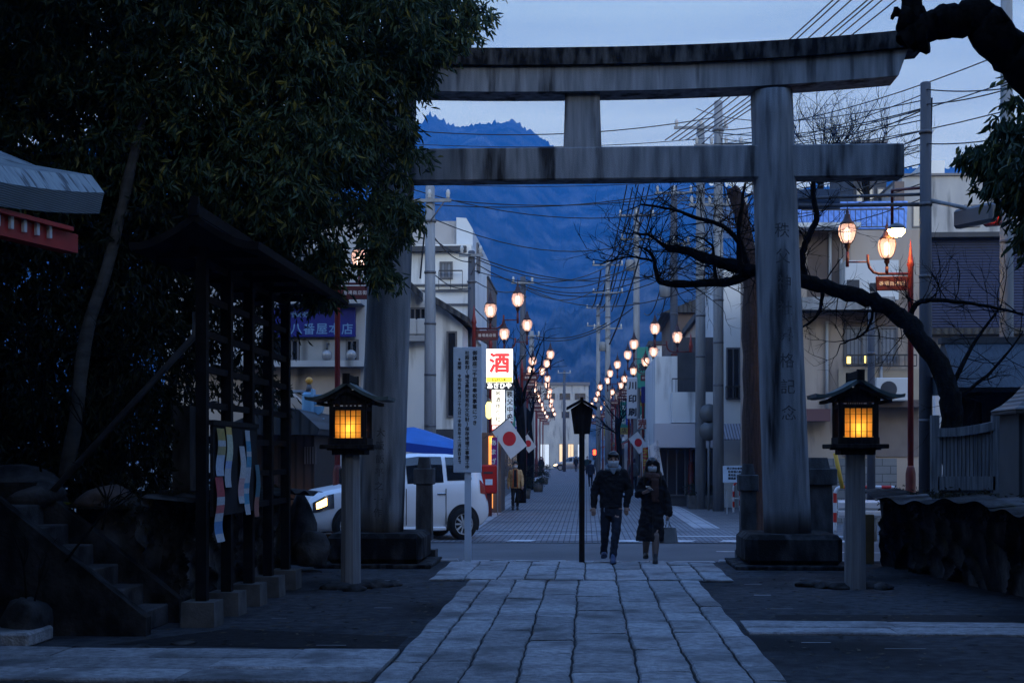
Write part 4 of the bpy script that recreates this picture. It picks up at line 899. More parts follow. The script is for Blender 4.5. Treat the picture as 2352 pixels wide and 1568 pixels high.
LL = [(-5.04, 28.6), (-3.08, 38.9), (-3.14, 46.5), (-2.72, 60.0)] + [(xc(y) - 2.85 + dx, y) for y, dx in ((66, .2), (72, -.1), (79, .1), (86, 0), (94, .1), (102, 0), (111, .1), (121, 0), (132, .1), (146, .2))]
RL = [(6.2, 27.6), (3.5, 48.0), (3.02, 54.7), (2.95, 60.5)] + [(xc(y) + 2.95 + dx, y) for y, dx in ((67, .1), (74, 0), (81, .1), (89, -.1), (98, 0), (108, .1), (119, 0), (131, .1), (144, 0))]
for s, lst, nm in ((1, LL, 'left'), (-1, RL, 'right')):
    for i, (x, y) in enumerate(lst):
        lab = '%s red lamp post with two lit lanterns along the %s side of the street' % (ORD[i], nm)
        if i == 0: lab = ('red lamp post with two lit lanterns just behind the left gate pillar', 'red lamp post with two lit lanterns at the far right, under the yellow street light')[s < 0]
        if not used: lamp0.location = (x, y, 0); lamp0['label'] = lab; used = True
        else: dup(lamp0, (x, y, 0), 0 if s > 0 else math.pi, lab)

# ================================================================ BUILDINGS
M['wallgrey'] = mat('wall_grey', (.29, .29, .295), .85, (.38, .375, .37), 1.2, (1, 1, .4), bump=.15, dirt=((.10, .10, .10), 1.0, (2, 2, .3), .56, .72))
M['wallwhite'] = mat('wall_white', (.58, .59, .60), .8, (.68, .68, .67), 1.0, (1, 1, .4), bump=.1, dirt=((.22, .22, .22), 1.1, (2, 2, .3), .56, .74))
M['wallbeige'] = mat('wall_beige', (.33, .265, .22), .85, (.42, .345, .285), 1.0, (1, 1, .5), bump=.15, dirt=((.13, .11, .10), 1.1, (2, 2, .35), .55, .72))
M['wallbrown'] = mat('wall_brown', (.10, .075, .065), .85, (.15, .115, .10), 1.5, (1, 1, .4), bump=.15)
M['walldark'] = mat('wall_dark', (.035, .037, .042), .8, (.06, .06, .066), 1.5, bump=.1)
M['tilewall'] = wavemat('navy_tile_cladding', (.012, .022, .07), (.004, .007, .02), 4.2, 'Z', .55, .5)
M['tileroof'] = wavemat('roof_tiles', (.030, .032, .036), (.010, .010, .012), 1.6, 'X', .55, .8)
M['bluemetal'] = wavemat('blue_metal_roof', (.13, .22, .48), (.08, .14, .32), 1.2, 'X', .4, .5)
M['glass'] = mat('window_glass', (.012, .014, .018), .12, spec=.6)
M['curtain'] = wavemat('curtained_glass', (.16, .18, .22), (.06, .07, .09), 3.2, 'X', .4, .1)
M['frame'] = mat('window_frame', (.10, .10, .11), .5, metal=.3)
M['shutter'] = wavemat('steel_shutter', (.20, .20, .205), (.10, .10, .105), 3.0, 'Z', .5, .5)
M['warmlit'] = glow('lit_window_warm', (1.0, .62, .34), .38)
M['coollit'] = glow('lit_window_cool', (.9, .95, 1.0), .16)
M['yellowlit'] = glow('lit_window_yellow', (1.0, .70, .16), 1.6)
M['rail'] = mat('iron_rail', (.03, .03, .033), .5)
M['pipe'] = mat('drain_pipe', (.34, .35, .37), .6)
def win(t, face, a, z0, b, z1, pos, m='glass', bars=1, d=.06):
    """window on face 'f' (facing the shrine: a..b = x, pos = y) or 's' (facing the street: a..b = y, pos = x, d signed outwards)"""
    fr = MB(); f = .05
    def sp(a0, c0, a1, c1, e0, e1): return ((a0, e0, c0), (a1, e1, c1)) if face == 'f' else ((e0, a0, c0), (e1, a1, c1))
    o0, o1 = (pos - abs(d), pos + .02) if face == 'f' else (pos - .02 * np.sign(d), pos + d)
    for q in ((a, z0, a + f, z1), (b - f, z0, b, z1), (a + f, z1 - f, b - f, z1), (a + f, z0, b - f, z0 + f)): fr.span(*sp(*q, o0, o1))
    for i in range(bars): x = a + (b - a) * (i + 1) / (bars + 1); fr.span(*sp(x - .02, z0 + f, x + .02, z1 - f, o0, o1))
    w_ = fr.build('window', M['frame'], t)
    p0, p1 = (pos - .025, pos + .01) if face == 'f' else (pos - .01 * np.sign(d), pos + .025 * np.sign(d))
    MB().span(*sp(a + f, z0 + f, b - f, z1 - f, p0, p1)).build('pane', M[m], w_); return w_
def railing(t, x0, x1, y, z0, z1, pitch=.14, name='railing', m='rail'):
    mb = MB(); mb.span((x0, y - .02, z1 - .04), (x1, y + .02, z1)); mb.span((x0, y - .015, z0), (x1, y + .015, z0 + .03))
    n = int((x1 - x0) / pitch)
    for i in range(n + 1): x = x0 + (x1 - x0) * i / n; mb.box((x, y, (z0 + z1) / 2), (.018, .018, z1 - z0 - .05))
    return mb.build(name, M[m], t)
def ZZ(v, Y): return W(1176, v, Y).z
def XX(u, Y): return W(u, 1046, Y).x

# ---- left: shop with the blue sign
Y = 34.0; t = thing('shop_building', 'grey shop building with a wide blue sign behind the left lantern', 'building', (XX(700, Y), Y + 3, 0))
xa, xb = XX(380, Y), XX(838, Y); MB().span((xa, Y, -.05), (xb, Y + 7, ZZ(505, Y))).build('wall', M['wallgrey'], t)
MB().span((xa - .1, Y - .5, ZZ(843, Y)), (xb + .05, Y - .003, ZZ(829, Y))).build('ledge', M['wallgrey'], t)
MB().span((xa, Y - .03, ZZ(1000, Y)), (xb - .1, Y - .003, ZZ(844, Y))).build('lower_wall', M['wallbeige'], t)
MB().span((XX(690, Y), Y - .06, ZZ(829, Y)), (XX(770, Y), Y - .004, ZZ(778, Y))).build('shutter', wavemat('panel_shutter', (.26, .26, .255), (.12, .12, .12), .6, 'X', .6, .4), t)
win(t, 'f', XX(655, Y), ZZ(829, Y), XX(688, Y), ZZ(776, Y), Y); win(t, 'f', XX(795, Y), ZZ(829, Y), XX(824, Y), ZZ(778, Y), Y); win(t, 'f', XX(600, Y), ZZ(829, Y), XX(650, Y), ZZ(776, Y), Y)
for v0, v1 in ((640, 575), ): 
    win(t, 'f', XX(660, Y), ZZ(v0, Y), XX(735, Y), ZZ(v1, Y), Y, 'curtain', 3); win(t, 'f', XX(560, Y), ZZ(v0, Y), XX(630, Y), ZZ(v1, Y), Y, 'glass', 2); win(t, 'f', XX(450, Y), ZZ(v0, Y), XX(520, Y), ZZ(v1, Y), Y, 'curtain', 2)
mb = MB()
for v in (654, 664, 674, 684): mb.span((XX(640, Y), Y - .55, ZZ(v, Y)), (xb, Y - .52, ZZ(v, Y) + .03))
for k in range(6): mb.box((XX(650, Y) + k * .38, Y - .535, ZZ(670, Y)), (.03, .03, .5))
mb.build('balcony_rail', M['pipe'], t)
MB().span((XX(640, Y), Y - .55, ZZ(700, Y)), (xb, Y - .003, ZZ(690, Y))).build('balcony', M['wallgrey'], t)
MB().span((xa - .1, Y - .12, ZZ(508, Y)), (xb + .1, Y + 7.1, ZZ(497, Y))).build('roof', M['walldark'], t)
for u in (757, 812):
    mb = MB().sphere((XX(u, Y), Y - .35, ZZ(816, Y)), .13, 14); g_ = mb.build('globe_lamp', mat('globe_grey_glass', (.22, .22, .23), .12, spec=.8), t); MB().tube([(XX(u, Y), Y - .35, ZZ(804, Y)), (XX(u, Y), Y - .3, ZZ(790, Y)), (XX(u, Y), Y, ZZ(788, Y))], .02, 6).build('bracket', M['rail'], g_)
s_ = thing('shop_sign', 'wide blue shop sign with pale lettering on the grey building', 'sign', (XX(737, Y), Y - .2, ZZ(740, Y)))
MB().span((XX(618, Y), Y - .22, ZZ(773, Y)), (XX(819, Y), Y - .08, ZZ(706, Y))).build('panel', mat('blue_sign_face', (.004, .008, .15), .45, (.003, .006, .11), 2), s_)
mb = MB()
for i, ch in enumerate('八番屋本店'): letter(mb, ch, (XX(685 + i * 29, Y), Y - .226, ZZ(755, Y)), .285, bold=.005)
for i, ch in enumerate('お休み処'): letter(mb, ch, (XX(668 + i * 13, Y), Y - .226, ZZ(722, Y)), .15, bold=.004)
n = 24
for j in range(n):
    a0, a1 = 6.2832 * j / n, 6.2832 * (j + 1) / n; cx, cz = XX(661, Y), ZZ(756, Y)
    for r0, r1 in ((.10, .125),): mb.add([(cx + r * math.cos(a), Y - .226, cz + r * math.sin(a)) for r, a in ((r0, a0), (r1, a0), (r1, a1), (r0, a1))], [[0, 1, 2, 3]])
letter(mb, '八', (XX(661, Y), Y - .226, ZZ(756, Y)), .14, bold=.004)
q_ = mb.build('lettering', mat('pale_blue_letter', (.09, .19, .36), .5), s_, fix=False); q_['kind'] = 'stuff'
# ---- wooden hut on the corner, left
Y = 29.3; t = thing('wooden_hut', 'low dark wooden hut with a grey roof behind the notice board', 'hut', (XX(660, Y), Y + 1.5, 0))
MB().span((XX(560, Y), Y, -.05), (XX(722, Y), Y + 2.4, ZZ(990, Y))).build('wall', wavemat('dark_boards', (.035, .026, .022), (.012, .010, .009), 1.8, 'X', .85, .5), t)
MB().prism([(XX(540, Y), ZZ(998, Y)), (XX(540, Y), ZZ(975, Y)), (XX(640, Y), ZZ(930, Y)), (XX(700, Y), ZZ(942, Y)), (XX(746, Y), ZZ(985, Y)), (XX(742, Y), ZZ(998, Y))], Y - .6, Y + 2.9).build('roof', M['tileroof'], t)
mb = MB()
for k in range(5): mb.span((XX(700 + k * 6, Y), Y - .05, ZZ(1065, Y)), (XX(702.5 + k * 6, Y), Y - .01, ZZ(1025, Y)))
mb.build('slatted_window', mat('pale_slats', (.10, .09, .09), .8), t)
MB().prism([(XX(640, 31), ZZ(890, 31)), (XX(748, 31), ZZ(985, 31)), (XX(748, 31), ZZ(1002, 31)), (XX(640, 31), ZZ(912, 31))], 31.9, 32.4).build('stair_flank', M['wallbeige'], t)
# ---- white buildings on the left corner of the street
Y = 45.0; t = thing('white_building', 'tall white building with a sloping roof corner, left of the street', 'building', (XX(1000, Y), Y + 4, 0))
xa, xb = XX(860, Y), XX(1083, Y); zt = ZZ(560, Y)
MB().span((xa, Y, -.05), (xb, Y + 10, zt)).build('wall', M['wallwhite'], t)
MB().span((xa, Y + .8, zt), (XX(1045, Y), Y + 8, ZZ(497, Y))).build('upper_wall', mat('upper_wall_grey', (.30, .285, .275), .85, (.36, .34, .33), 1, dirt=((.2, .19, .19), 1, (2, 2, .3), .55, .7)), t)
MB().prism([(XX(1045, Y), zt), (XX(1045, Y), ZZ(492, Y)), (XX(1068, Y), ZZ(494, Y)), (xb, ZZ(520, Y)), (xb, zt)], Y + .5, Y + 9).build('roof', mat('roof_pale_metal', (.52, .55, .58), .45), t)
MB().span((xa, Y - .25, ZZ(578, Y)), (XX(1072, Y), Y - .004, ZZ(566, Y))).build('cornice', M['walldark'], t)
for v in (655, 668, 700): MB().span((xa, Y - .12, ZZ(v, Y)), (XX(1080, Y), Y - .004, ZZ(v - 3, Y))).build('string_course', M['frame'], t)
win(t, 'f', XX(1010, Y), ZZ(640, Y), XX(1040, Y), ZZ(600, Y), Y, 'curtain'); win(t, 's', Y + 2, ZZ(600, Y), Y + 3, ZZ(535, Y), xb, 'glass', 0, .06)
railing(t, XX(1010, Y), XX(1064, Y), Y - .3, ZZ(668, Y), ZZ(622, Y), .25)
Y = 39.0; t = thing('townhouse', 'white plastered townhouse with dark tiled gables left of the street', 'house', (XX(1030, Y), Y + 3, 0))
xa, xb = XX(930, Y), XX(1062, Y)
MB().prism([(xa, -.05), (xb, -.05), (xb, ZZ(745, Y)), (XX(1000, Y), ZZ(690, Y)), (xa, ZZ(640, Y))], Y, Y + 7).build('wall', M['wallwhite'], t)
mb = MB(); mb.prism([(XX(990, Y), ZZ(692, Y)), (XX(990, Y), ZZ(676, Y)), (XX(1080, Y), ZZ(732, Y)), (XX(1080, Y), ZZ(745, Y))], Y - .5, Y + 7.4); mb.prism([(XX(920, Y), ZZ(640, Y)), (XX(920, Y), ZZ(625, Y)), (XX(972, Y), ZZ(672, Y)), (XX(972, Y), ZZ(690, Y))], Y - .6, Y + 4); mb.build('roof', M['tileroof'], t)
win(t, 'f', XX(1026, Y), ZZ(958, Y), XX(1050, Y), ZZ(760, Y), Y, 'glass', 0); win(t, 'f', XX(940, Y), ZZ(760, Y), XX(980, Y), ZZ(705, Y), Y, 'glass', 2)
MB().span((xa, Y - .45, ZZ(785, Y)), (XX(985, Y), Y - .003, ZZ(772, Y))).build('ledge', M['wallgrey'], t)
for u in (948, 972):
    MB().box((XX(u, Y), Y - .3, ZZ(752, Y)), (.30, .22, .45), bev=.04).build('air_conditioner', mat('ac_white', (.42, .42, .42), .5), t)
MB().tube([(XX(985, Y), Y - .06, ZZ(985, Y)), (XX(985, Y), Y - .06, ZZ(700, Y))], .035, 8).build('drain_pipe', M['pipe'], t)
MB().span((XX(1000, Y), Y - .03, ZZ(1060, Y)), (XX(1075, Y), Y - .003, ZZ(985, Y))).build('shop_front', M['walldark'], t)
Y = 52.0; t = thing('brown_building', 'narrow brown building rising behind the lit liquor sign on the left', 'building', (XX(1115, Y), Y + 3, 0))
MB().span((XX(1070, Y), Y, -.05), (XX(1121, Y), Y + 5, ZZ(640, Y))).build('wall', M['wallbrown'], t); MB().span((XX(1068, Y), Y - .1, ZZ(640, Y)), (XX(1123, Y), Y + 5.1, ZZ(634, Y))).build('roof', M['walldark'], t)
win(t, 'f', XX(1085, Y), ZZ(720, Y), XX(1110, Y), ZZ(680, Y), Y)
# blue awning tent beside the townhouse
Y = 33.2; t = thing('awning_tent', 'bright blue tarpaulin awning above the white van', 'awning', (XX(985, Y), Y, 0))
a = [(XX(928, Y), Y, ZZ(982, Y)), (XX(950, Y), Y, ZZ(980, Y)), (XX(1046, Y), Y - .3, ZZ(1012, Y)), (XX(1046, Y), Y - .6, ZZ(1030, Y)), (XX(925, Y), Y - .9, ZZ(1014, Y))]
V = [Vector(p) for p in a]; mb = MB(); mb.add([V[0], V[1], V[2], V[3], V[4], *[p + Vector((0, 2.2, -.02)) for p in V]], [[0, 1, 2, 3, 4], [9, 8, 7, 6, 5], [0, 5, 6, 1], [1, 6, 7, 2], [2, 7, 8, 3], [4, 9, 5, 0]])
mb.build('canopy', mat('blue_tarp', (.012, .12, .42), .5, (.010, .10, .34), 3), t)
mb = MB(); p3, p4 = V[3], V[4]; mb.add([p4, p3, p3 - Vector((0, 0, .18)), p4 - Vector((0, 0, .22)), *[p + Vector((0, .03, 0)) for p in (p4, p3, p3 - Vector((0, 0, .18)), p4 - Vector((0, 0, .22)))]], [[0, 1, 2, 3], [7, 6, 5, 4], [0, 4, 5, 1], [2, 6, 7, 3]]); mb.build('valance', mat('blue_tarp_deep', (.008, .05, .30), .5), t)
for p in (V[3], V[4], V[1]): MB().tube([(p.x, p.y + .02, -.05), (p.x, p.y + .02, p.z - .02)], .02, 6).build('leg', M['pipe'], t)

# ---- right: pale corner building
Y = 47.0; t = thing('corner_building', 'pale corner building with railings and a white band, right of the street', 'building', (XX(1640, Y), Y + 4, 0))
xa, xm, xb = XX(1508, Y), XX(1662, Y), XX(1790, Y)
MB().span((xa, Y + .9, ZZ(1028, Y)), (xm, Y + 9, ZZ(815, Y))).build('wall', M['wallwhite'], t)
MB().span((xm, Y, -.05), (xb, Y + 9, ZZ(610, Y))).build('tower_wall', M['wallwhite'], t)
MB().span((xa - .05, Y + .2, ZZ(1027, Y)), (XX(1745, Y), Y + 1.2, ZZ(972, Y))).build('sign_band', mat('lilac_band', (.44, .43, .47), .6), t)
MB().span((XX(1545, Y), Y + .3, ZZ(970, Y)), (xm - .004, Y + .9, ZZ(900, Y))).build('parapet', M['wallwhite'], t)
railing(t, XX(1545, Y), XX(1662, Y), Y + .32, ZZ(902, Y), ZZ(868, Y), .12)
MB().span((XX(1560, Y), Y + .86, ZZ(900, Y)), (xm - .02, Y + .896, ZZ(806, Y))).build('recess_shade', M['walldark'], t)  # shade of the recess behind the railing, as a flat dark panel
win(t, 'f', XX(1668, Y), ZZ(918, Y), XX(1700, Y), ZZ(800, Y), Y, 'glass', 1); railing(t, XX(1666, Y), XX(1703, Y), Y - .12, ZZ(918, Y), ZZ(888, Y), .1)
MB().span((xa, Y + 1.0, -.05), (xm, Y + 9, ZZ(1029, Y))).build('shop_front', M['walldark'], t)
win(t, 'f', XX(1515, Y), .3, XX(1580, Y), 1.9, Y + 1.0, 'glass', 2); win(t, 'f', XX(1590, Y), .3, XX(1655, Y), 1.9, Y + 1.0, 'glass', 2)
MB().span((XX(1555, Y), Y + 2, ZZ(815, Y)), (xm, Y + 9, ZZ(765, Y))).build('roof', M['walldark'], t)
MB().span((xm - .1, Y - .1, ZZ(610, Y)), (xb + .1, Y + 9.1, ZZ(602, Y))).build('parapet_cap', M['frame'], t)
Y = 45.5; o = MB()
pts = [(XX(1625, Y), ZZ(982, Y)), (XX(1740, Y), ZZ(982, Y)), (XX(1740, Y), ZZ(1008, Y)), (XX(1625, Y), ZZ(1008, Y))]
t = thing('striped_awning', 'corrugated striped awning left of the right gate pillar', 'awning', (XX(1680, Y), Y, 0))
MB().add([(pts[0][0], Y + 1.2, pts[0][1] + .15), (pts[1][0], Y + 1.2, pts[1][1] + .15), (pts[1][0], Y, pts[2][1]), (pts[0][0], Y, pts[2][1]), (pts[0][0], Y + 1.2, pts[0][1] + .11), (pts[1][0], Y + 1.2, pts[1][1] + .11), (pts[1][0], Y, pts[2][1] - .04), (pts[0][0], Y, pts[2][1] - .04)], [[0, 1, 2, 3], [7, 6, 5, 4], [3, 2, 6, 7], [0, 3, 7, 4], [1, 5, 6, 2]]).build('sheet', wavemat('corrugated', (.30, .29, .33), (.06, .06, .07), 3.4, 'X', .5, .8), t)
for u in (1630, 1735): MB().tube([(XX(u, Y), Y + .05, -.05), (XX(u, Y), Y + .05, pts[2][1])], .03, 6).build('leg', M['rail'], t)
# ---- beige building
Y = 36.0; t = thing('beige_building', 'weathered beige building with balconies behind the right lantern', 'building', (XX(1980, Y), Y + 4, 0))
xa, xb = XX(1780, Y), XX(2118, Y)
MB().span((xa, Y, -.05), (xb, Y + 8, ZZ(535, Y))).build('wall', M['wallbeige'], t)
MB().span((xa - .2, Y - .7, ZZ(537, Y)), (XX(1965, Y), Y + 8, ZZ(527, Y))).build('eave', M['wallwhite'], t)
MB().span((XX(1855, Y), Y - .04, ZZ(690, Y)), (XX(1928, Y), Y - .003, ZZ(540, Y))).build('recess_shade', M['wallbrown'], t)  # upper floor recess not cut in; its shade is this flat brown sheet
MB().span((XX(1930, Y), Y - .7, ZZ(700, Y)), (XX(2050, Y), Y - .003, ZZ(612, Y))).build('balcony', M['wallwhite'], t)
mb = MB(); mb.box((XX(1947, Y), Y - .72, ZZ(672, Y)), (.3, .06, .36)); mb.box((XX(1993, Y), Y - .72, ZZ(672, Y)), (.16, .05, .2)); mb.build('balcony_box', M['walldark'], t)
MB().span((xa, Y - .8, ZZ(722, Y)), (XX(2040, Y), Y - .71, ZZ(694, Y))).build('ledge', M['wallgrey'], t)
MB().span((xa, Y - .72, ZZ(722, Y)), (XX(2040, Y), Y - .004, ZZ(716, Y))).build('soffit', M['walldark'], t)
MB().span((XX(1935, Y), Y - .05, ZZ(752, Y)), (XX(2075, Y), Y - .003, ZZ(722, Y))).build('ledge_shade', M['wallbrown'], t)  # shade below the ledge, put into the colour of a flat strip
w_ = win(t, 'f', XX(1938, Y), ZZ(842, Y), XX(2062, Y), ZZ(754, Y), Y, 'curtain', 2)
mb = MB(); mb.span((XX(1939, Y), Y - .045, ZZ(838, Y)), (XX(1953, Y), Y - .03, ZZ(822, Y))); mb.span((XX(1985, Y), Y - .045, ZZ(836, Y)), (XX(1988, Y), Y - .03, ZZ(818, Y))); mb.build('lit_gap', M['yellowlit'], w_)
railing(t, XX(1940, Y), XX(2100, Y), Y - .25, ZZ(846, Y), ZZ(818, Y), .14)
MB().span((XX(1925, Y), Y - .06, ZZ(925, Y)), (xb, Y - .003, ZZ(850, Y))).build('spandrel', mat('spandrel_cream', (.30, .25, .19), .85, (.36, .30, .23), 1.5), t)
MB().span((XX(1925, Y), Y - .7, ZZ(938, Y)), (xb + .05, Y - .065, ZZ(922, Y))).build('ledge', M['wallbrown'], t)
MB().span((XX(1935, Y), Y - .04, ZZ(1048, Y)), (xb - .1, Y - .003, ZZ(940, Y))).build('shutter', mat('brown_shutter', (.20, .165, .15), .7, (.16, .13, .12), 2), t)
MB().span((XX(1850, Y), Y - .5, -.05), (XX(2050, Y), Y - .3, ZZ(1052, Y))).build('garden_wall', brickmat('block_wall', (.16, .16, .165), (.19, .19, .19), (.09, .09, .09), .4, .2, .012, plane='xz'), t)
ac = MB().box((XX(2030, Y), Y - .85, ZZ(900, Y)), (.78, .28, .56), bev=.02).build('air_conditioner', mat('ac_white', (.50, .50, .50), .5), t); MB().tube([(XX(2022, Y), Y - .99, ZZ(900, Y)), (XX(2022, Y), Y - 1.0, ZZ(900, Y))], .2, 18).build('fan_grille', M['walldark'], ac)
for u, v0, v1 in ((1905, 690, 540), (1898, 962, 742), (2022, 918, 845), (1930, 700, 600)): MB().tube([(XX(u, Y), Y - .10, ZZ(v0, Y)), (XX(u, Y), Y - .10, ZZ(v1, Y))], .038, 8).build('drain_pipe', M['pipe'], t)
MB().box((XX(1855, Y), Y - .3, ZZ(955, Y)), (.95, .5, .3)).build('canopy', mat('faded_red_canopy', (.14, .07, .07), .8), t)
Y = 39.0; t = thing('blue_roof_house', 'house with a blue metal roof and roof railing above the beige building', 'house', (XX(1950, Y), Y + 6, 0))
MB().span((XX(1830, Y + 5), Y + 6, -.05), (XX(2075, Y + 5), Y + 12, ZZ(510, Y + 5))).build('wall', M['wallgrey'], t)
MB().add([(XX(1820, Y + 5), Y + 5.2, ZZ(530, Y + 5)), (XX(2085, Y + 5), Y + 5.2, ZZ(530, Y + 5)), (XX(2085, Y + 9), Y + 9, ZZ(470, Y + 9)), (XX(1820, Y + 9), Y + 9, ZZ(470, Y + 9)), (XX(1820, Y + 5), Y + 12.5, ZZ(535, Y + 5)), (XX(2085, Y + 5), Y + 12.5, ZZ(535, Y + 5))], [[0, 1, 2, 3], [3, 2, 5, 4], [0, 3, 4], [1, 5, 2]]).build('roof', M['bluemetal'], t)
railing(t, XX(1840, Y + 5), XX(2075, Y + 5), Y + 4.9, ZZ(530, Y + 5), ZZ(488, Y + 5), .16)
# ---- navy tiled house, grey block and dark tower farther back on the right
Y = 38.0; t = thing('dark_house', 'house clad in dark navy tiles behind the right utility pole', 'house', (XX(2220, Y), Y + 4, 0))
MB().span((XX(2058, Y), Y, ZZ(760, Y)), (XX(2600, Y), Y + 8, ZZ(553, Y))).build('wall', M['tilewall'], t)
MB().span((XX(2050, Y), Y - .3, ZZ(556, Y)), (XX(2610, Y), Y + 8.3, ZZ(545, Y))).build('roof', M['walldark'], t)
MB().span((XX(2122, Y), Y + .2, -.05), (XX(2600, Y), Y + 8, ZZ(760, Y))).build('lower_wall', M['wallgrey'], t)
MB().span((XX(2122, Y), Y - .5, ZZ(775, Y)), (XX(2600, Y), Y + .19, ZZ(762, Y))).build('eave', M['tileroof'], t)
for u in (2200, 2270, 2330): win(t, 'f', XX(u, Y), ZZ(840, Y), XX(u + 50, Y), ZZ(790, Y), Y + .2, 'curtain')
Y = 58.0; t = thing('grey_block', 'pale grey apartment block with a roof box at the far right', 'building', (XX(2170, Y), Y + 5, 0))
MB().span((XX(2072, Y), Y, -.05), (XX(2420, Y), Y + 10, ZZ(412, Y))).build('wall', M['wallgrey'], t); MB().span((XX(2140, Y), Y + 1, ZZ(412, Y)), (XX(2184, Y), Y + 5, ZZ(368, Y))).build('roof_box', M['wallwhite'], t); MB().span((XX(2070, Y), Y - .1, ZZ(414, Y)), (XX(2422, Y), Y + 10.1, ZZ(409, Y))).build('parapet_cap', M['frame'], t)
for u in (2095, 2215): win(t, 'f', XX(u, Y), ZZ(530, Y), XX(u + 36, Y), ZZ(480, Y), Y)
MB().span((XX(2050, Y), Y - .4, ZZ(545, Y)), (XX(2072, Y), Y, ZZ(430, Y))).build('rust_pillar', M['wallbrown'], t)
Y = 62.0; t = thing('dark_tower', 'dark narrow tower block showing under the right end of the tie beam', 'building', (XX(1998, Y), Y + 4, 0))
MB().span((XX(1960, Y), Y, -.05), (XX(2036, Y), Y + 6, ZZ(336, Y))).build('wall', M['walldark'], t)
for u in (1966, 1990, 2014): win(t, 'f', XX(u, Y), ZZ(500, Y), XX(u + 17, Y), ZZ(440, Y), Y, 'glass', 0)
MB().span((XX(1957, Y), Y - .1, ZZ(338, Y)), (XX(2039, Y), Y + 6.1, ZZ(332, Y))).build('parapet_cap', M['frame'], t)

# ---- rows of shops down the street
q = random.Random(41)
WALLS = [('wallgrey', 'grey'), ('wallbeige', 'beige'), ('wallwhite', 'white'), ('wallbrown', 'brown'), ('walldark', 'dark')]
SIGNC = [((.02, .20, .16), 'green'), ((.02, .05, .30), 'blue'), ((.42, .42, .44), 'white'), ((.30, .03, .03), 'red'), ((.35, .28, .04), 'yellow'), ((.10, .20, .30), 'pale blue')]
SIGNM = [mat('shop_sign_' + n.replace(' ', '_'), c, .5, tuple(x * .8 for x in c), 5) for c, n in SIGNC]
SWORDS = ['菓子店', '薬局', '文具', '呉服', '時計', '写真', '食堂', '酒店', '金物', '茶舗', '靴', '書店', '理容', '花店']
ink2 = M['ink']; whitel = mat('white_letter', (.6, .6, .6), .5)
for side, nm in ((-1, 'left'), (1, 'right')):
    y = 55.0 if side < 0 else 57.5; i = 0
    while y < 160:
        dp = q.uniform(6, 10); h = q.uniform(5.2, 8.4) * (1 if side < 0 else 1.05); wk, wn = WALLS[(i * 2 + (side > 0)) % 5]
        x0 = xc(y + dp / 2) + side * (4.35 + q.uniform(0, .5)); x1 = x0 + side * 7
        t = thing('shop_house', '%s two storey shop house, %s along the %s side beyond the corner' % (wn, ORD[i], nm), 'shop', (x0 + side * 3, y + dp / 2, 0), 0, 'shop houses lining the street')
        MB().span((x0, y, -.05), (x1, y + dp - .25, h)).build('wall', M[wk], t)
        if q.random() < .5: MB().span((x0 - side * .15, y - .1, h), (x1, y + dp - .15, h + .25)).build('roof', M['walldark'], t)
        else:
            xm = (x0 + x1) / 2; MB().prism([(x0 - side * .5, h - .1), (xm, h + 1.5), (x1 + side * .4, h - .1)], y - .3, y + dp - .02).build('roof', M['tileroof'], t)
        for k in range(2): a = y + .8 + k * (dp - 1) / 2; win(t, 's', a, 3.3, a + dp * .28, 4.6, x0, q.choice(['glass', 'curtain', 'glass', 'coollit'] if k else ['glass', 'curtain']), 1, -.07 * side)
        if i < 6: win(t, 'f', min(x0, x1) + 1.0, 3.4, min(x0, x1) + 2.4, 4.6, y, q.choice(['glass', 'curtain']))
        lit = q.random() < (.30 if y < 95 else .6)
        win(t, 's', y + .5, .2, y + dp - .9, 2.3, x0, q.choice(['warmlit', 'coollit', 'warmlit']) if lit else 'glass', 3, -.06 * side)
        MB().add([(x0, y + .3, 2.95), (x0, y + dp - .6, 2.95), (x0 - side * 1.0, y + dp - .6, 2.55), (x0 - side * 1.0, y + .3, 2.55), (x0, y + .3, 2.88), (x0, y + dp - .6, 2.88), (x0 - side * 1.0, y + dp - .6, 2.45), (x0 - side * 1.0, y + .3, 2.45)], [[0, 1, 2, 3], [7, 6, 5, 4], [2, 6, 7, 3], [0, 3, 7, 4], [1, 5, 6, 2]]).build('awning', q.choice(SIGNM), t)
        si = q.randrange(6); sh = q.uniform(1.2, 2.0); z0 = q.uniform(3.0, 3.8); xs = x0 - side * .55
        sg = MB().box((xs, y + 1.4, z0 + sh / 2), (.62, .14, sh), bev=.02).build('projecting_sign', SIGNM[si], t)
        mb = MB(); wd = SWORDS[(i + (7 if side > 0 else 0)) % 14]
        for c_, ch in enumerate(wd): letter(mb, ch, (xs, y + 1.326, z0 + sh - sh * (c_ + .5) / len(wd)), min(.45, sh / len(wd) * .8), bold=.006)
        mb.build('lettering', ink2 if si in (2, 4) else whitel, sg, fix=False)['kind'] = 'stuff'
        y += dp; i += 1
# ---- end of the street
Y = 186.0; t = thing('end_building', 'pale tall building closing the far end of the street', 'building', (XX(1310, Y), Y + 5, 0))
MB().span((XX(1225, Y), Y, -.05), (XX(1352, Y), Y + 12, ZZ(884, Y))).build('wall', M['wallgrey'], t); MB().span((XX(1222, Y), Y - .2, ZZ(885, Y)), (XX(1355, Y), Y + 12, ZZ(878, Y))).build('parapet_cap', M['frame'], t)
for u in (1285, 1320, 1250): win(t, 'f', XX(u, Y), ZZ(918, Y), XX(u + 25, Y), ZZ(903, Y), Y)
for u in (1290, 1325, 1255): win(t, 'f', XX(u, Y), ZZ(960, Y), XX(u + 18, Y), ZZ(945, Y), Y)
for i, (u0, u1, m) in enumerate(((1240, 1262, 'coollit'), (1284, 1300, 'warmlit'), (1304, 1318, 'warmlit'), (1326, 1338, 'coollit'))): win(t, 'f', XX(u0, Y), .2, XX(u1, Y), 3.2, Y, m, 1)
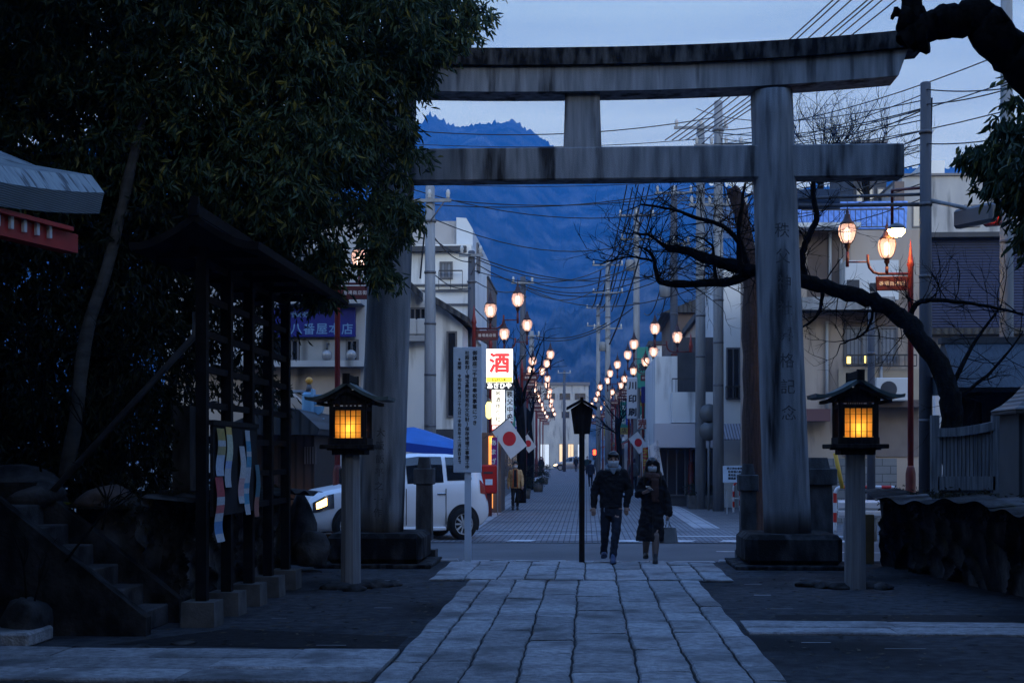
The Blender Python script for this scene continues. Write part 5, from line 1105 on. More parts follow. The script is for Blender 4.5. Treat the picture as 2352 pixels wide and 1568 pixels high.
# ================================================================ UTILITY POLES AND WIRES
M['pole'] = mat('pole_concrete', (.16, .17, .185), .8, (.24, .25, .265), 2, (3, 3, .4), bump=.1)
M['poledark'] = mat('pole_dark', (.045, .05, .065), .7, (.07, .075, .09), 2, (3, 3, .4), bump=.1)
M['insul'] = mat('insulator', (.40, .40, .40), .3)
M['wire'] = mat('wire_black', (.012, .013, .016), .6)
def upole(u, Y, vt, label, r=.14, m='pole', arms=(), can=None, base=-.05, bands=3):
    x = XX(u, Y); zt = ZZ(vt, Y); t = thing('utility_pole', label, 'utility pole', (x, Y, 0), 0, 'utility poles')
    MB().lathe([(r * 1.12, base), (r, zt * .5), (r * .82, zt - .02), (r * .6, zt)], (x, Y, 0), 14).build('pole', M[m], t)
    for k in range(bands):
        z = zt - .9 - k * 1.3; MB().lathe([(r * .98, -.03), (r * 1.06, -.03), (r * 1.06, .03), (r * .98, .03)], (x, Y, z), 14).build('band', M['frame'], t)
    for z, hw, n in arms:
        a = MB().box((x, Y - r, zt + z), (2 * hw, .08, .08)).build('crossarm', M['pole'], t)
        for i in range(n):
            xi = x - hw + .08 + (2 * hw - .16) * i / max(1, n - 1)
            MB().lathe([(.02, 0), (.055, .05), (.04, .09), (.06, .13), (.045, .2), (.02, .24)], (xi, Y - r, zt + z + .04), 8).build('insulator', M['insul'], a)
        MB().tube([(x, Y - r - .02, zt + z - .55), (x + hw * .7, Y - r - .02, zt + z - .02)], .018, 5).build('stay', M['frame'], a)
    for z in (can or ()):
        MB().lathe([(.02, 0), (.2, .02), (.21, .5), (.18, .56), (.03, .6)], (x - .34, Y - .1, zt + z), 12).build('transformer', M['pole'], t)
    return t
upole(2126, 26.0, 202, 'dark utility pole standing clear at the right, behind the wooden fence', .115, 'poledark', bands=5)
upole(2312, 27.5, -160, 'tall utility pole at the right edge behind the drooping leaves', .125, 'pole', bands=5)
upole(988, 36.0, 425, 'grey utility pole just right of the left gate pillar', .145, 'pole', ((-.4, .55, 3),), bands=5)
upole(1083, 41.0, 575, 'slim dark utility pole left of the lit liquor sign', .12, 'poledark', ((-.15, .35, 2),))
upole(1650, 43.8, 238, 'tallest utility pole, seen above and below the tie beam', .155, 'pole', ((-1.4, .75, 4), (-3.2, .9, 4)), bands=7)
upole(1609, 45.5, 290, 'utility pole with a cross arm just left of the tallest pole', .155, 'pole', ((-.15, .85, 3), (-4.0, .6, 3)), bands=6)
upole(1548, 53.5, 430, 'dark utility pole with a transformer, behind the lanterns on the right', .15, 'poledark', ((-.3, .7, 3), (-2.2, .6, 3)), (-4.2,), bands=5)
upole(1462, 72, 480, 'grey utility pole between the right lanterns, third down the street', .17, 'pole', ((-.4, .9, 3), (-1.6, .8, 3)), (-3.2,), bands=4)
upole(1396, 88, 600, 'pale utility pole with two wide cross arms in the middle distance', .17, 'pole', ((-.3, .95, 3), (-2.0, .95, 3), (-4.2, .9, 3)), (-5.6,), bands=4)
upole(1374, 112, 700, 'distant utility pole left of the pale double armed pole', .17, 'pole', ((-.3, .95, 3), (-1.7, .9, 3)), bands=2)
upole(1201, 63, 635, 'dark utility pole above the nearest left lanterns', .15, 'poledark', ((-.3, .5, 2),))
upole(1221, 82, 760, 'grey utility pole on the left beyond the lanterns', .16, 'pole', ((-.3, .5, 2),))
upole(1296, 150, 850, 'farthest thin utility pole before the end building', .16, 'poledark', ((-.3, .7, 2),))
upole(2001, 31.0, 720, 'slim weathered green post before the beige building', .085, 'poledark', bands=2)
def wire(a, b, sag, label, r=.011, n=14, group='overhead wires'):
    a, b = W(*a), W(*b); P = [a + (b - a) * (i / n) - Vector((0, 0, sag * 4 * (i / n) * (1 - i / n))) for i in range(n + 1)]
    rr = [r * max(1.0, p.y / 34) for p in P]
    o = MB().tube(P, rr, 5).build('overhead_wire', M['wire']); return tag(o, label, 'wire', group)
GA = 'one of the parallel dark wires slanting up to the right over the gate'
for i, (u0, v0) in enumerate(((1815, 105), (1832, 106), (1880, 105), (1960, 96), (1975, 95), (2020, 82), (2075, 92))):
    un = u0 + (1.02 - .01 * i) * 560; wire((un, v0 - 560, 17), (1528 + i * 16 if i < 5 else 1636 + (i - 5) * 10, 322 if i < 5 else 300, 45), .25, GA, .014)
GB = 'one of the dark wires running from the right utility pole across behind the gate pillar'
for i, (v0, u1, v1, Y1) in enumerate(((216, 1640, 330, 43.8), (248, 1620, 300, 43.8), (262, 1655, 318, 43.8), (300, 1500, 380, 53), (330, 1600, 365, 45), (375, 1560, 440, 53))):
    wire((2122, v0, 26), (u1, v1, Y1), .3, GB, .013 if i % 2 else .010)
for i, (v0, v1) in enumerate(((205, 160), (240, 130), (330, 260))): wire((2122, v0, 26), (2500, v1, 22), .15, 'one of the dark wires leaving the right utility pole towards the right edge', .012)
GC = 'one of the thin wires crossing the sky between the left tree and the strut'
for i, (v0, v1) in enumerate(((331, 318), (345, 352), (388, 330), (386, 376), (420, 398))): wire((940, v0, 36), (1760, v1 - (18 if i < 3 else 4), 46), .25, GC, .009 + .004 * (i == 3))
GD = 'one of the slack wires crossing low over the shopping street'
for i, (a, b, s) in enumerate((((985, 455, 36), (1650, 430, 43.8), .35), ((988, 470, 36), (1612, 425, 45.5), .3), ((1083, 590, 41), (1548, 560, 53.5), 1.0), ((1083, 600, 41), (1650, 560, 43.8), 1.3), ((1083, 585, 41), (1612, 600, 45.5), .7), ((988, 540, 36), (1083, 585, 41), .15), ((988, 530, 36), (1083, 600, 41), .25), ((1201, 640, 63), (1462, 600, 72), .8), ((1083, 640, 41), (1201, 660, 63), .3), ((1201, 660, 63), (1396, 640, 88), .9))): wire(*[a, b], s, GD, .013)
GE = 'one of the wires running along the right side of the street from pole to pole'
for i in range(4): wire((1596 + i * 14, 455, 45.5), (1525 + i * 12, 440, 53.5), .2, GE, .012)
for i in range(5): wire((1440 + i * 13, 425 + 6 * (i % 2), 60), (1378 + i * 9, 705 + 10 * (i % 2), 112), .3, GE, .015)
for i in range(3): wire((1528 + i * 18, 445, 53.5), (1446 + i * 14, 492, 72), .4, GE, .014)
for i in range(3): wire((1446 + i * 16, 500, 72), (1378 + i * 16, 608, 88), .5, GE, .015)
for i in range(3): wire((1380 + i * 16, 620, 88), (1360 + i * 12, 705, 112), .5, GE, .018)
for i in range(3): wire((1545 + i * 4, 500, 53.5), (1480 + i * 30, 720, 62), 1.2, 'one of the drooping service wires falling from the dark transformer pole', .014)
wire((988, 450, 36), (965, 640, 36.2), -.25, 'looped cable hanging down the grey pole beside the left gate pillar', .022); wire((2140, 225, 26), (2136, 430, 26), -.12, 'curled black cable on the side of the right utility pole', .02)
wire((1500, 470, 44), (1400, 790, 60), .4, 'long black cable falling across the street sky above the right lanterns', .02)

for i, (v0, u1, v1, Y1) in enumerate(((230, 1600, 250, 60), (275, 1400, 345, 66), (315, 1660, 360, 43.8), (345, 1540, 395, 53), (395, 1500, 455, 53), (420, 1620, 470, 45), (455, 1660, 505, 43.8))):
    wire((2122, v0, 26), (u1, v1, Y1), .45, GB, .011)
for i, (a, b, s_) in enumerate((((1650, 300, 43.8), (2500, 40, 24), .4), ((1650, 330, 43.8), (2500, 120, 24), .4), ((1612, 330, 45.5), (2500, 200, 25), .5), ((1650, 380, 43.8), (2126, 250, 26), .3), ((1548, 450, 53.5), (2126, 310, 26), .5))): wire(a, b, s_, 'one of the long wires rising from the tallest poles towards the upper right', .013)
for i, (a, b, s_) in enumerate((((940, 300, 40), (1650, 268, 43.8), .3), ((930, 430, 36), (1612, 470, 45.5), .6), ((988, 500, 36), (1548, 520, 53.5), .9), ((1083, 620, 41), (1462, 560, 72), 1.0), ((1201, 650, 63), (1548, 610, 53.5), .7), ((1201, 655, 63), (1650, 640, 43.8), .9), ((1221, 770, 82), (1396, 740, 88), .5), ((1221, 775, 82), (1462, 700, 72), .8), ((1083, 700, 41), (1221, 775, 82), .5), ((988, 620, 36), (1083, 660, 41), .2))): wire(a, b, s_, GD, .013)
# ================================================================ STREET LIGHT, SIGNALS, ROAD SIGNS
M['sodium'] = glow('street_light_lens', (1.0, .62, .17), 60)
x, z, Y = XX(2059, 27.2), ZZ(535, 27.2), 27.2
t = thing('street_light', 'bright yellow street light hanging at the right beside the red lamp post', 'street light', (x, Y, z))
lens = MB(); lens.lathe([(.01, -.135), (.09, -.12), (.145, -.06), (.165, 0.0), (.15, .03)], (x, Y, z), 16); lens.build('lens', M['sodium'], t)
MB().lathe([(.17, .0), (.17, .05), (.10, .10), (.03, .13)], (x, Y, z), 16).build('hood', M['frame'], t)
MB().tube([(x - .08, Y, z + .1), (x - .08, Y, ZZ(445, Y)), (XX(2126, 26), 26.0, ZZ(440, 26))], .03, 8).build('arm', M['red_dark'], t)
t = thing('traffic_signal', 'traffic signal with a lit red lamp at the right, beneath the drooping leaves', 'traffic signal', (XX(2270, 25.5), 25.5, ZZ(500, 25.5)))
Y = 25.5; c = Vector((XX(2240, Y), Y, ZZ(505, Y)))
MB().box(c, (.95, .20, .34), bev=.05, rz=R(-62)).build('housing', M['frame'], t)
dv = Vector((math.cos(R(-62)), math.sin(R(-62)), 0)); nv = Vector((dv.y * -1, dv.x, 0))
for i, (m, k) in enumerate((('glass', -.3), ('glass', 0.0), ('redlit', .3))):
    if m == 'redlit': M['redlit'] = glow('red_signal', (1.0, .04, .01), 5)
    p = c + dv * k + nv * .11; hood = MB(); 
    for j in range(10):
        a0, a1 = math.pi * (j / 10) , math.pi * ((j + 1) / 10); q4 = []
        for a, l in ((a0, 0), (a1, 0), (a1, .22), (a0, .22)): q4.append(p + dv * .15 * math.cos(a) + Vector((0, 0, .15 * math.sin(a))) + nv * l)
        hood.add(q4, [[0, 1, 2, 3]])
    hood.build('visor', M['frame'], t); ln = MB(); ln.v = [tuple(p + nv * .012 + dv * .125 * math.cos(6.2832 * j / 16) + Vector((0, 0, .125 * math.sin(6.2832 * j / 16)))) for j in range(16)]; ln.f = [list(range(16))]; ln.m = [0]; ln.sm = [False]; ln.build('lens', M[m], t)
# the red lamp turned towards the shrine
pr = Vector((XX(2266, Y), Y - .1, ZZ(505, Y))); MB().lathe([(.09, -.01), (.14, 0), (.14, .05), (.09, .06)], (0, 0, 0), 16).xf(Matrix.Translation(pr) @ Matrix.Rotation(R(62), 4, 'Z') @ Matrix.Rotation(R(90), 4, 'X')).build('red_lens', M['redlit'], t)
MB().box(pr + Vector((.12, .12, 0)), (.34, .2, .36), rz=R(-30), bev=.04).build('lamp_case', M['frame'], t)
MB().tube([(XX(2130, 26), 26, ZZ(468, 26)), (c.x, c.y, ZZ(492, Y)), (pr.x, pr.y + .2, ZZ(498, Y))], .04, 8).build('arm', M['pole'], t)
MB().tube([(XX(2130, 26), 26, ZZ(478, 26)), (XX(1840, 26), 26.3, ZZ(472, 26))], .035, 8).build('arm', M['poledark'], thing('road_sign', 'back of a wide blue road sign on a long arm, right of the gate pillar', 'road sign', (XX(1875, 26.3), 26.3, ZZ(465, 26))))
rs = [o for o in COL.objects if o.name.startswith('road_sign')][0]
MB().box((XX(1877, 26.3), 26.36, ZZ(463, 26.3)), (.85, .03, .37), bev=.012).build('panel', mat('sign_back', (.05, .075, .12), .5, (.04, .06, .10), 3), rs); MB().tube([(XX(2130, 26), 26, ZZ(455, 26)), (XX(1840, 26), 26.3, ZZ(455, 26))], .03, 8).build('arm', M['poledark'], rs)
t = thing('road_sign', 'back of a rounded blue sign on a pole among the bare twigs', 'road sign', (XX(1645, 50), 50, ZZ(500, 50)))
MB().box((XX(1645, 50), 50, ZZ(505, 50)), (1.2, .05, 1.45), bev=.02).build('panel', mat('sign_back_blue', (.02, .09, .22), .45, (.018, .08, .2), 3), t); MB().tube([(XX(1612, 50), 50.06, -.05), (XX(1612, 50), 50.06, ZZ(450, 50)), (XX(1650, 50), 50.06, ZZ(450, 50))], .06, 8).build('post', M['poledark'], t)
# pale blue signal seen from the side, left
Y = 30.6; x = XX(708, Y); t = thing('traffic_signal', 'pale blue traffic signal seen from its side, left of the left lantern', 'traffic signal', (x, Y, ZZ(945, Y)))
hs = mat('signal_pale_blue', (.16, .33, .48), .5, (.14, .29, .43), 4)
MB().box((x, Y, ZZ(945, Y)), (.26, .22, .86), bev=.05).build('housing', hs, t); MB().box((x + .12, Y - .05, ZZ(945, Y)), (.05, .3, .98), bev=.01).build('back_plate', hs, t)
for v in (918, 945, 972): MB().prism([(x + .14, ZZ(v, Y) + .12), (x + .34, ZZ(v, Y) + .12), (x + .30, ZZ(v, Y) - .02), (x + .14, ZZ(v, Y) - .10)], Y - .11, Y + .11).build('visor', hs, t)
MB().tube([(XX(560, Y), Y, ZZ(900, Y)), (x, Y, ZZ(898, Y)), (x, Y, ZZ(905, Y))], .035, 8).build('arm', M['pole'], t)
MB().sphere((x + .02, Y, ZZ(873, Y)), .085, 10).build('beacon', mat('amber_lens', (.55, .25, .03), .3), t)
MB().lathe([(.08, 0), (.05, .12), (.03, .16)], (x + .02, Y, ZZ(897, Y)), 10).build('beacon_base', M['frame'], t)

# ================================================================ SIGNS ON THE LEFT OF THE STREET
Y = 42.0; t = thing('liquor_sign', 'lit white box sign with one big red character and a yellow band', 'shop sign', (XX(1147, Y), Y, ZZ(840, Y)))
bx = MB().span((XX(1117, Y), Y, ZZ(878, Y)), (XX(1177, Y), Y + .22, ZZ(801, Y))).build('light_box', glow('sign_face_white', (1.0, .97, .84), .95), t)
mb = MB(); letter(mb, '酒', (XX(1147, Y), Y - .006, ZZ(833, Y)), .62, sx=1.0, bold=.024); mb.build('letter', glow('sign_red', (.85, .03, .03), .9), bx, fix=False)
yb_ = MB().span((XX(1117.3, Y), Y - .004, ZZ(877.5, Y)), (XX(1176.7, Y), Y - .001, ZZ(866, Y))).build('yellow_band', glow('sign_yellow', (.95, .80, .06), 1.0), bx)
mb = MB(); letter(mb, 'ESPOIR', (XX(1147, Y), Y - .009, ZZ(872, Y)), .135, bold=.004); mb.build('letter', M['ink'], yb_, fix=False)['kind'] = 'stuff'
nb_ = MB().span((XX(1116, Y), Y, ZZ(893, Y)), (XX(1178, Y), Y + .2, ZZ(878.3, Y))).build('name_strip', M['walldark'], t)
mb = MB(); letter(mb, 'あさひや', (XX(1147, Y), Y - .006, ZZ(885.5, Y)), .185, bold=.008); mb.build('letter', glow('sign_letter_white', (1, 1, .95), .8), nb_, fix=False)['kind'] = 'stuff'
MB().tube([(XX(1147, Y), Y + .12, ZZ(893, Y)), (XX(1147, Y), Y + .12, -.05)], .05, 8).build('post', M['frame'], t)
t = thing('vertical_sign', 'narrow lit white sign with black brush writing and a red foot', 'shop sign', (XX(1144, Y), Y, ZZ(940, Y)))
bx = MB().span((XX(1130, Y), Y - .05, ZZ(975, Y)), (XX(1158.5, Y), Y + .10, ZZ(895, Y))).build('light_box', glow('sign_face_cream', (1.0, .93, .74), .85), t)
mb = MB(); column(mb, '地酒作り社', XX(1144, Y), Y - .056, ZZ(903, Y), .19, .16, bold=.003); mb.build('writing', M['ink'], bx, fix=False)['kind'] = 'stuff'
ft = MB().span((XX(1130, Y), Y - .05, ZZ(988, Y)), (XX(1158.5, Y), Y + .10, ZZ(975.3, Y))).build('foot', glow('sign_foot_red', (.45, .04, .03), .7), t)
mb = MB(); letter(mb, '発売元', (XX(1144, Y), Y - .056, ZZ(981.5, Y)), .115, bold=.005); mb.build('letter', glow('foot_letter', (1, .95, .9), .7), ft, fix=False)['kind'] = 'stuff'
t = thing('vertical_sign', 'unlit grey vertical sign right of the narrow lit white sign', 'shop sign', (XX(1171, Y), Y + .3, ZZ(930, Y)))
bx = MB().span((XX(1161, Y), Y + .25, ZZ(966, Y)), (XX(1178, Y), Y + .40, ZZ(895, Y))).build('panel', M['signwhite'], t); mb = MB(); column(mb, '秩父中央', XX(1170, Y), Y + .245, ZZ(905, Y), .22, .19, bold=.004); mb.build('writing', M['ink'], bx, fix=False)['kind'] = 'stuff'
t = thing('hanging_lamp', 'small lit yellow lantern left of the narrow lit white sign', 'lamp', (XX(1122, Y), Y, ZZ(930, Y)))
MB().lathe([(.03, -.3), (.09, -.24), (.10, .1), (.05, .2)], (XX(1123, Y), Y, ZZ(938, Y)), 12).build('shade', glow('yellow_lantern', (1, .80, .22), 1.2), t); MB().lathe([(.04, .2), (.08, .22), (.02, .3)], (XX(1123, Y), Y, ZZ(938, Y)), 10).build('cap', M['frame'], t)
Y = 41.0; t = thing('shop_entrance', 'shop front glowing orange behind the red post box', 'shop front', (XX(1128, Y), Y + .6, 0))
MB().span((XX(1100, Y), Y + 1.0, -.05), (XX(1146, Y), Y + 3, ZZ(992, Y))).build('wall', M['wallbrown'], t); MB().span((XX(1117, Y), Y + .95, .1), (XX(1127, Y), Y + .998, ZZ(1000, Y))).build('lit_panel', glow('orange_shop_light', (1, .35, .08), .55), t)
MB().span((XX(1124, Y), Y + .88, ZZ(1018, Y)), (XX(1134, Y), Y + .94, ZZ(1004, Y))).build('lamp', glow('amber_lamp', (1, .55, .12), 3.0), t)
# hinomaru flags on leaning poles
def flag(u, v, Y, wd, label, rz=0.0, lean=.35):
    t = thing('national_flag', label, 'flag', (XX(u, Y), Y, ZZ(v, Y)), 0, 'flags hung along the street'); c = Vector((XX(u, Y), Y, ZZ(v, Y)))
    ex = Vector((.50, -.1, -.72)).normalized(); ez = Vector((-.62, .1, .60)).normalized()   # drooping cloth
    n = 10; V = []; Fq = []
    for i in range(n + 1):
        for j in range(n + 1):
            a, b = i / n - .5, j / n - .5; p = c + ex * a * wd * 1.25 + Vector((.75, 0, .62)).normalized() * b * wd * .78 + Vector((0, 1, 0)) * (.02 * math.sin(a * 8 + b * 4)); V.append(p)
    for i in range(n):
        for j in range(n): k = i * (n + 1) + j; Fq.append([k, k + 1, k + n + 2, k + n + 1])
    mb = MB(); mb.add(V, Fq, 0, True); mb.build('cloth', M['flagwhite'], t, fix=False)
    d = MB(); k = 24
    def at(a, b, o): return c + ex * a * wd * 1.25 + Vector((.75, 0, .62)).normalized() * b * wd * .78 + Vector((0, 1, 0)) * (.02 * math.sin(a * 8 + b * 4) + o)
    for o in (-.010, .010):
        pts = [at(0, 0, o)] + [at(.21 * math.cos(6.2832 * j / k), .33 * math.sin(6.2832 * j / k), o) for j in range(k)]
        d.add(pts, [[0, 1 + j, 1 + (j + 1) % k] for j in range(k)])
    d.build('red_disc', mat('flag_red', (.45, .012, .016), .7), t, fix=False)
    top = at(-.5, .5, 0); MB().tube([top + Vector((.08, 0, .14)), top, at(-.5, -.5, 0), at(-.5, -.5, 0) + Vector((-.25, 0, -.2))], .014, 6).build('staff', M['frame'], t)
M['flagwhite'] = mat('flag_cloth', (.55, .54, .56), .8, (.50, .49, .51), 4)
flag(1170, 1007, 41.2, .78, 'white flag with a red disc hanging under the lit vertical sign')
flag(1213, 1018, 62, .55, 'small distant flag with a red disc on the left of the street'); flag(1466, 1016, 58, .62, 'drooping flag with a red disc right of the man, on the right of the street')
t = thing('post_box', 'red pillar post box half hidden by the rear of the white van', 'post box', (XX(1124, 39.5), 39.5, 0)); x = XX(1124, 39.5)
MB().box((x, 39.5, .28), (.14, .14, .66)).build('foot', M['red_dark'], t); bx = MB().box((x, 39.5, 1.0), (.42, .36, .80), bev=.04).build('body', mat('post_red', (.42, .012, .008), .4), t); MB().box((x - .02, 39.31, 1.18), (.26, .02, .05)).build('slot', M['walldark'], bx); MB().box((x, 39.315, .92), (.2, .01, .16)).build('notice', M['signwhite'], bx)
t = thing('banner', 'purple upright shop banner with white lettering beside the post box', 'banner', (XX(1134, 40.2), 40.2, 0)); Y = 40.2
cl = MB().span((XX(1129, Y), Y, ZZ(1092, Y)), (XX(1142, Y), Y + .015, ZZ(1004, Y))).build('cloth', mat('banner_purple', (.20, .02, .16), .8, (.16, .015, .13), 3), t); mb = MB(); column(mb, 'あまざけ', XX(1134, Y), Y - .006, ZZ(1016, Y), .26, .17, bold=.006); mb.build('lettering', M['cream'], cl, fix=False)['kind'] = 'stuff'
MB().tube([(XX(1143, Y), Y, -.05), (XX(1143, Y), Y, ZZ(1000, Y))], .015, 6).build('staff', M['pipe'], t)
# ---- signs on the right of the street
Y = 60.0; t = thing('printer_sign', 'tall white box sign with three black character panels, right of the street', 'shop sign', (XX(1452, Y), Y, ZZ(915, Y)))
bx = MB().span((XX(1440, Y), Y, ZZ(962, Y)), (XX(1464, Y), Y + .25, ZZ(867, Y)), bev=.03).build('box', mat('sign_box_white', (.46, .47, .50), .5), t)
mb = MB(); column(mb, '川印刷', XX(1452.5, Y), Y - .006, ZZ(886, Y), .555, .36, bold=.014); mb.build('lettering', M['ink'], bx, fix=False)['kind'] = 'stuff'; MB().tube([(XX(1452, Y), Y + .12, ZZ(962, Y)), (XX(1452, Y), Y + .12, -.05)], .05, 8).build('post', M['red_dark'], t)
for (u0, u1, v0, v1, yy, c, nmx, wd) in ((1463, 1489, 798, 892, 63, (.03, .26, .20), 'tall teal green sign board behind the right lanterns', '薬'), (1473, 1508, 888, 926, 56, (.010, .014, .14), 'deep blue sign board under the right lanterns', ''), (1481, 1508, 926, 992, 57, (.012, .10, .075), 'dark green sign board below the deep blue one', ''), (1464, 1489, 962, 985, 55, (.45, .42, .42), 'white sign board with red lettering below the white box sign', '売')):
    t = thing('sign_board', nmx, 'shop sign', (XX((u0 + u1) / 2, yy), yy, ZZ(v1, yy))); pn = MB().span((XX(u0, yy), yy, ZZ(v1, yy)), (XX(u1, yy), yy + .2, ZZ(v0, yy)), bev=.02).build('panel', mat('sign_colour', c, .5, tuple(k * .75 for k in c), 2), t)
    if wd: mb = MB(); letter(mb, wd, ((XX(u0, yy) + XX(u1, yy)) / 2, yy - .006, (ZZ(v1, yy) + ZZ(v0, yy)) / 2), .4, bold=.01); mb.build('lettering', M['red'] if wd == '売' else M['ink'], pn, fix=False)
    MB().span((XX(u1, yy), yy + .05, ZZ(v0, yy) - .15), (XX(u1, yy) + .5, yy + .1, ZZ(v0, yy) - .09)).build('bracket', M['frame'], t)
def cloth(name, label, pts, Y, m, writing=None, staff=None):
    t = thing(name, label, 'banner', (XX(pts[0][0], Y), Y, 0)); P = [W(a, b, Y) for a, b in pts]; n = 10; V = []; Fq = []
    for i in range(n + 1):
        for j in range(n + 1):
            s, k = i / n, j / n; p = P[0] * (1 - s) * (1 - k) + P[1] * s * (1 - k) + P[2] * s * k + P[3] * (1 - s) * k; V.append(p + Vector((0, .05 * math.sin(s * 6 + k * 4), 0)))
    for i in range(n):
        for j in range(n): q4 = i * (n + 1) + j; Fq.append([q4, q4 + 1, q4 + n + 2, q4 + n + 1])
    c = MB().add(V, Fq, 0, True).build('cloth', m, t, fix=False)
    if staff: MB().tube([W(staff[0], staff[1], Y), W(staff[2], staff[3], Y)], .018, 6).build('staff', M['pipe'], t)
    return t, c
t, c = cloth('banner', 'large white cloth banner leaning behind the woman', [(1491, 1024), (1511, 1010), (1524, 1090), (1500, 1096)], 46, M['flagwhite'], staff=(1489, 1010, 1496, 1145)); 
mb = MB(); column(mb, '秩父', XX(1508, 46), 45.9, ZZ(1030, 46), .3, .22); mb.build('lettering', mat('grey_print', (.25, .25, .3), .8), c, fix=False)
cloth('banner', 'red and yellow upright banner beside the large white banner', [(1476, 1028), (1489, 1026), (1491, 1100), (1478, 1100)], 50, mat('banner_red_yellow', (.30, .03, .03), .8, (.35, .28, .05), 3, (1, 1, 6), lo=.48, hi=.52), staff=(1475, 1020, 1476, 1130))
cloth('banner', 'pink and white upright banner right of the large white banner', [(1524, 1010), (1536, 1010), (1536, 1120), (1524, 1120)], 49, mat('banner_pink', (.42, .38, .42), .8, (.35, .06, .10), 4, lo=.5, hi=.56), staff=(1538, 1003, 1538, 1140))
t = thing('round_sign', 'two round road signs seen from behind on one pole, right of the street', 'road sign', (XX(1628, 44.5), 44.5, 0))
for v in (950, 990): MB().lathe([(.01, -.012), (.30, -.012), (.30, .012), (.01, .012)], (0, 0, 0), 24).xf(Matrix.Translation((XX(1628, 44.5), 44.5, ZZ(v, 44.5))) @ Matrix.Rotation(R(90), 4, 'X')).build('disc', mat('sign_back_grey', (.11, .115, .12), .5, metal=.3), t)
MB().tube([(XX(1628, 44.5), 44.54, -.05), (XX(1628, 44.5), 44.54, ZZ(935, 44.5))], .035, 8).build('post', M['pole'], t)
t = thing('notice_sign', 'white notice sign with dense black print on two legs by the right pillar', 'sign', (XX(1692, 41.5), 41.5, 0)); Y = 41.5
bx = MB().box((XX(1690, Y), Y, ZZ(1088, Y)), (.74, .04, .48)).build('board', M['signwhite'], t); mb = MB()
for r_, tx in enumerate(('秩父神社参拝者', '駐車場の案内', '車両進入禁止', '御遠慮下さい')): letter(mb, tx, (XX(1690, Y), Y - .026, ZZ(1075, Y) - r_ * .095), .075, bold=.003)
mb.build('print', M['ink'], bx, fix=False)['kind'] = 'stuff'
for dx in (-.25, .25): MB().box((XX(1690, Y) + dx, Y + .03, .28), (.04, .04, .7)).build('leg', M['pipe'], t)
# hooped guard rails with red and white bands
M['rw'] = mat('barrier_white', (.55, .56, .58), .45); M['rr'] = mat('barrier_red', (.42, .02, .015), .45)
def hoop(x0, x1, y, h, label, r=.032, bands=9):
    t = thing('hoop_barrier', label, 'barrier', ((x0 + x1) / 2, y, 0), 0, 'red and white hoop barriers'); P = [Vector((x0, y, -.05)), Vector((x0, y, h - .14))]
    for i in range(1, 7): a = math.pi / 2 * i / 6; P.append(Vector((x0 + .14 - .14 * math.cos(a), y, h - .14 + .14 * math.sin(a))))
    Q = [Vector((x1 + x0 - p.x, y, p.z)) for p in P][::-1]; A = P + Q; S = [0]
    for a, b in zip(A, A[1:]): S.append(S[-1] + (b - a).length)
    mb = MB(); N_ = 60; o = []
    for i in range(N_ + 1):
        s = S[-1] * i / N_; k = max(j for j in range(len(S)) if S[j] <= s + 1e-9); k = min(k, len(A) - 2); o.append(A[k] + (A[k + 1] - A[k]) * ((s - S[k]) / max(1e-6, S[k + 1] - S[k])))
    mb.tube(o, r, 8, cap=True); cnt = 0; nq = N_ * 8
    for f in range(nq): mb.m[f] = int((f // 8) / N_ * bands) % 2
    mb.build('hoop', [M['rw'], M['rr']], t)
    rl = MB().tube([(x0, y, h * .45), (x1, y, h * .45)], r * .7, 8).build('cross_rail', M['rw'], t); return t
hoop(XX(1685, 42.5), XX(1702, 42.5), 42.5, .86, 'red and white hoop barrier left of the right gate pillar, nearer the notice sign', bands=13)
hoop(XX(1700, 44.0), XX(1722, 44.0), 44.0, .86, 'red and white hoop barrier tucked right behind the first one', bands=13)
hoop(XX(1918, 32), XX(2062, 32), 32, .95, 'wide red and white hoop barrier behind the right lantern post', .04, 15)
t = thing('guard_rail', 'white guard rail beam behind the right lantern post', 'guard rail', (XX(1980, 28.5), 28.5, 0)); Y = 28.5
MB().prism([(Y, .42), (Y - .05, .47), (Y - .05, .54), (Y - .01, .58), (Y - .05, .62), (Y - .05, .72), (Y, .77), (Y + .02, .77), (Y + .02, .42)], XX(1925, Y), XX(2105, Y), 'x').build('beam', M['rw'], t)
for u in (1945, 2010, 2080): MB().tube([(XX(u, Y), Y + .08, -.05), (XX(u, Y), Y + .08, .75)], .055, 10).build('post', M['pole'], t)
t = thing('planter', 'low hedge planter on the pavement right of the woman', 'planter', (XX(1610, 46), 46, 0)); MB().span((XX(1580, 46), 45.4, -.05), (XX(1640, 46), 46.6, .38)).build('box', M['concrete'], t)
q = random.Random(9); C = np.array([(q.uniform(XX(1582, 46), XX(1638, 46)), q.uniform(45.5, 46.5), q.uniform(.45, .8)) for _ in range(40)]); leaves('shrub', C, np.full(40, .2), 40, .07, .035, M['leaf2'], t, seed=51); 
for i_, (u, Yp, hh) in enumerate(((1236, 66, .9), (1250, 84, .9), (1205, 56, 1.0))):
    t = thing('planter', 'small potted street shrub on the left pavement, %s from the van' % ORD[(2, 1, 0)[2 - i_] if False else (1, 2, 0)[i_]], 'planter', (XX(u, Yp), Yp, 0)); MB().lathe([(.2, -.05), (.26, .35), (.24, .35), (.2, .3)], (XX(u, Yp), Yp, 0), 14).build('pot', M['concrete'], t); C = np.array([(XX(u, Yp) + q.uniform(-.25, .25), Yp + q.uniform(-.25, .25), .35 + q.uniform(.1, hh)) for _ in range(22)]); leaves('shrub', C, np.full(22, .2), 30, .08, .03, M['leaf2'], t, seed=60 + i_)
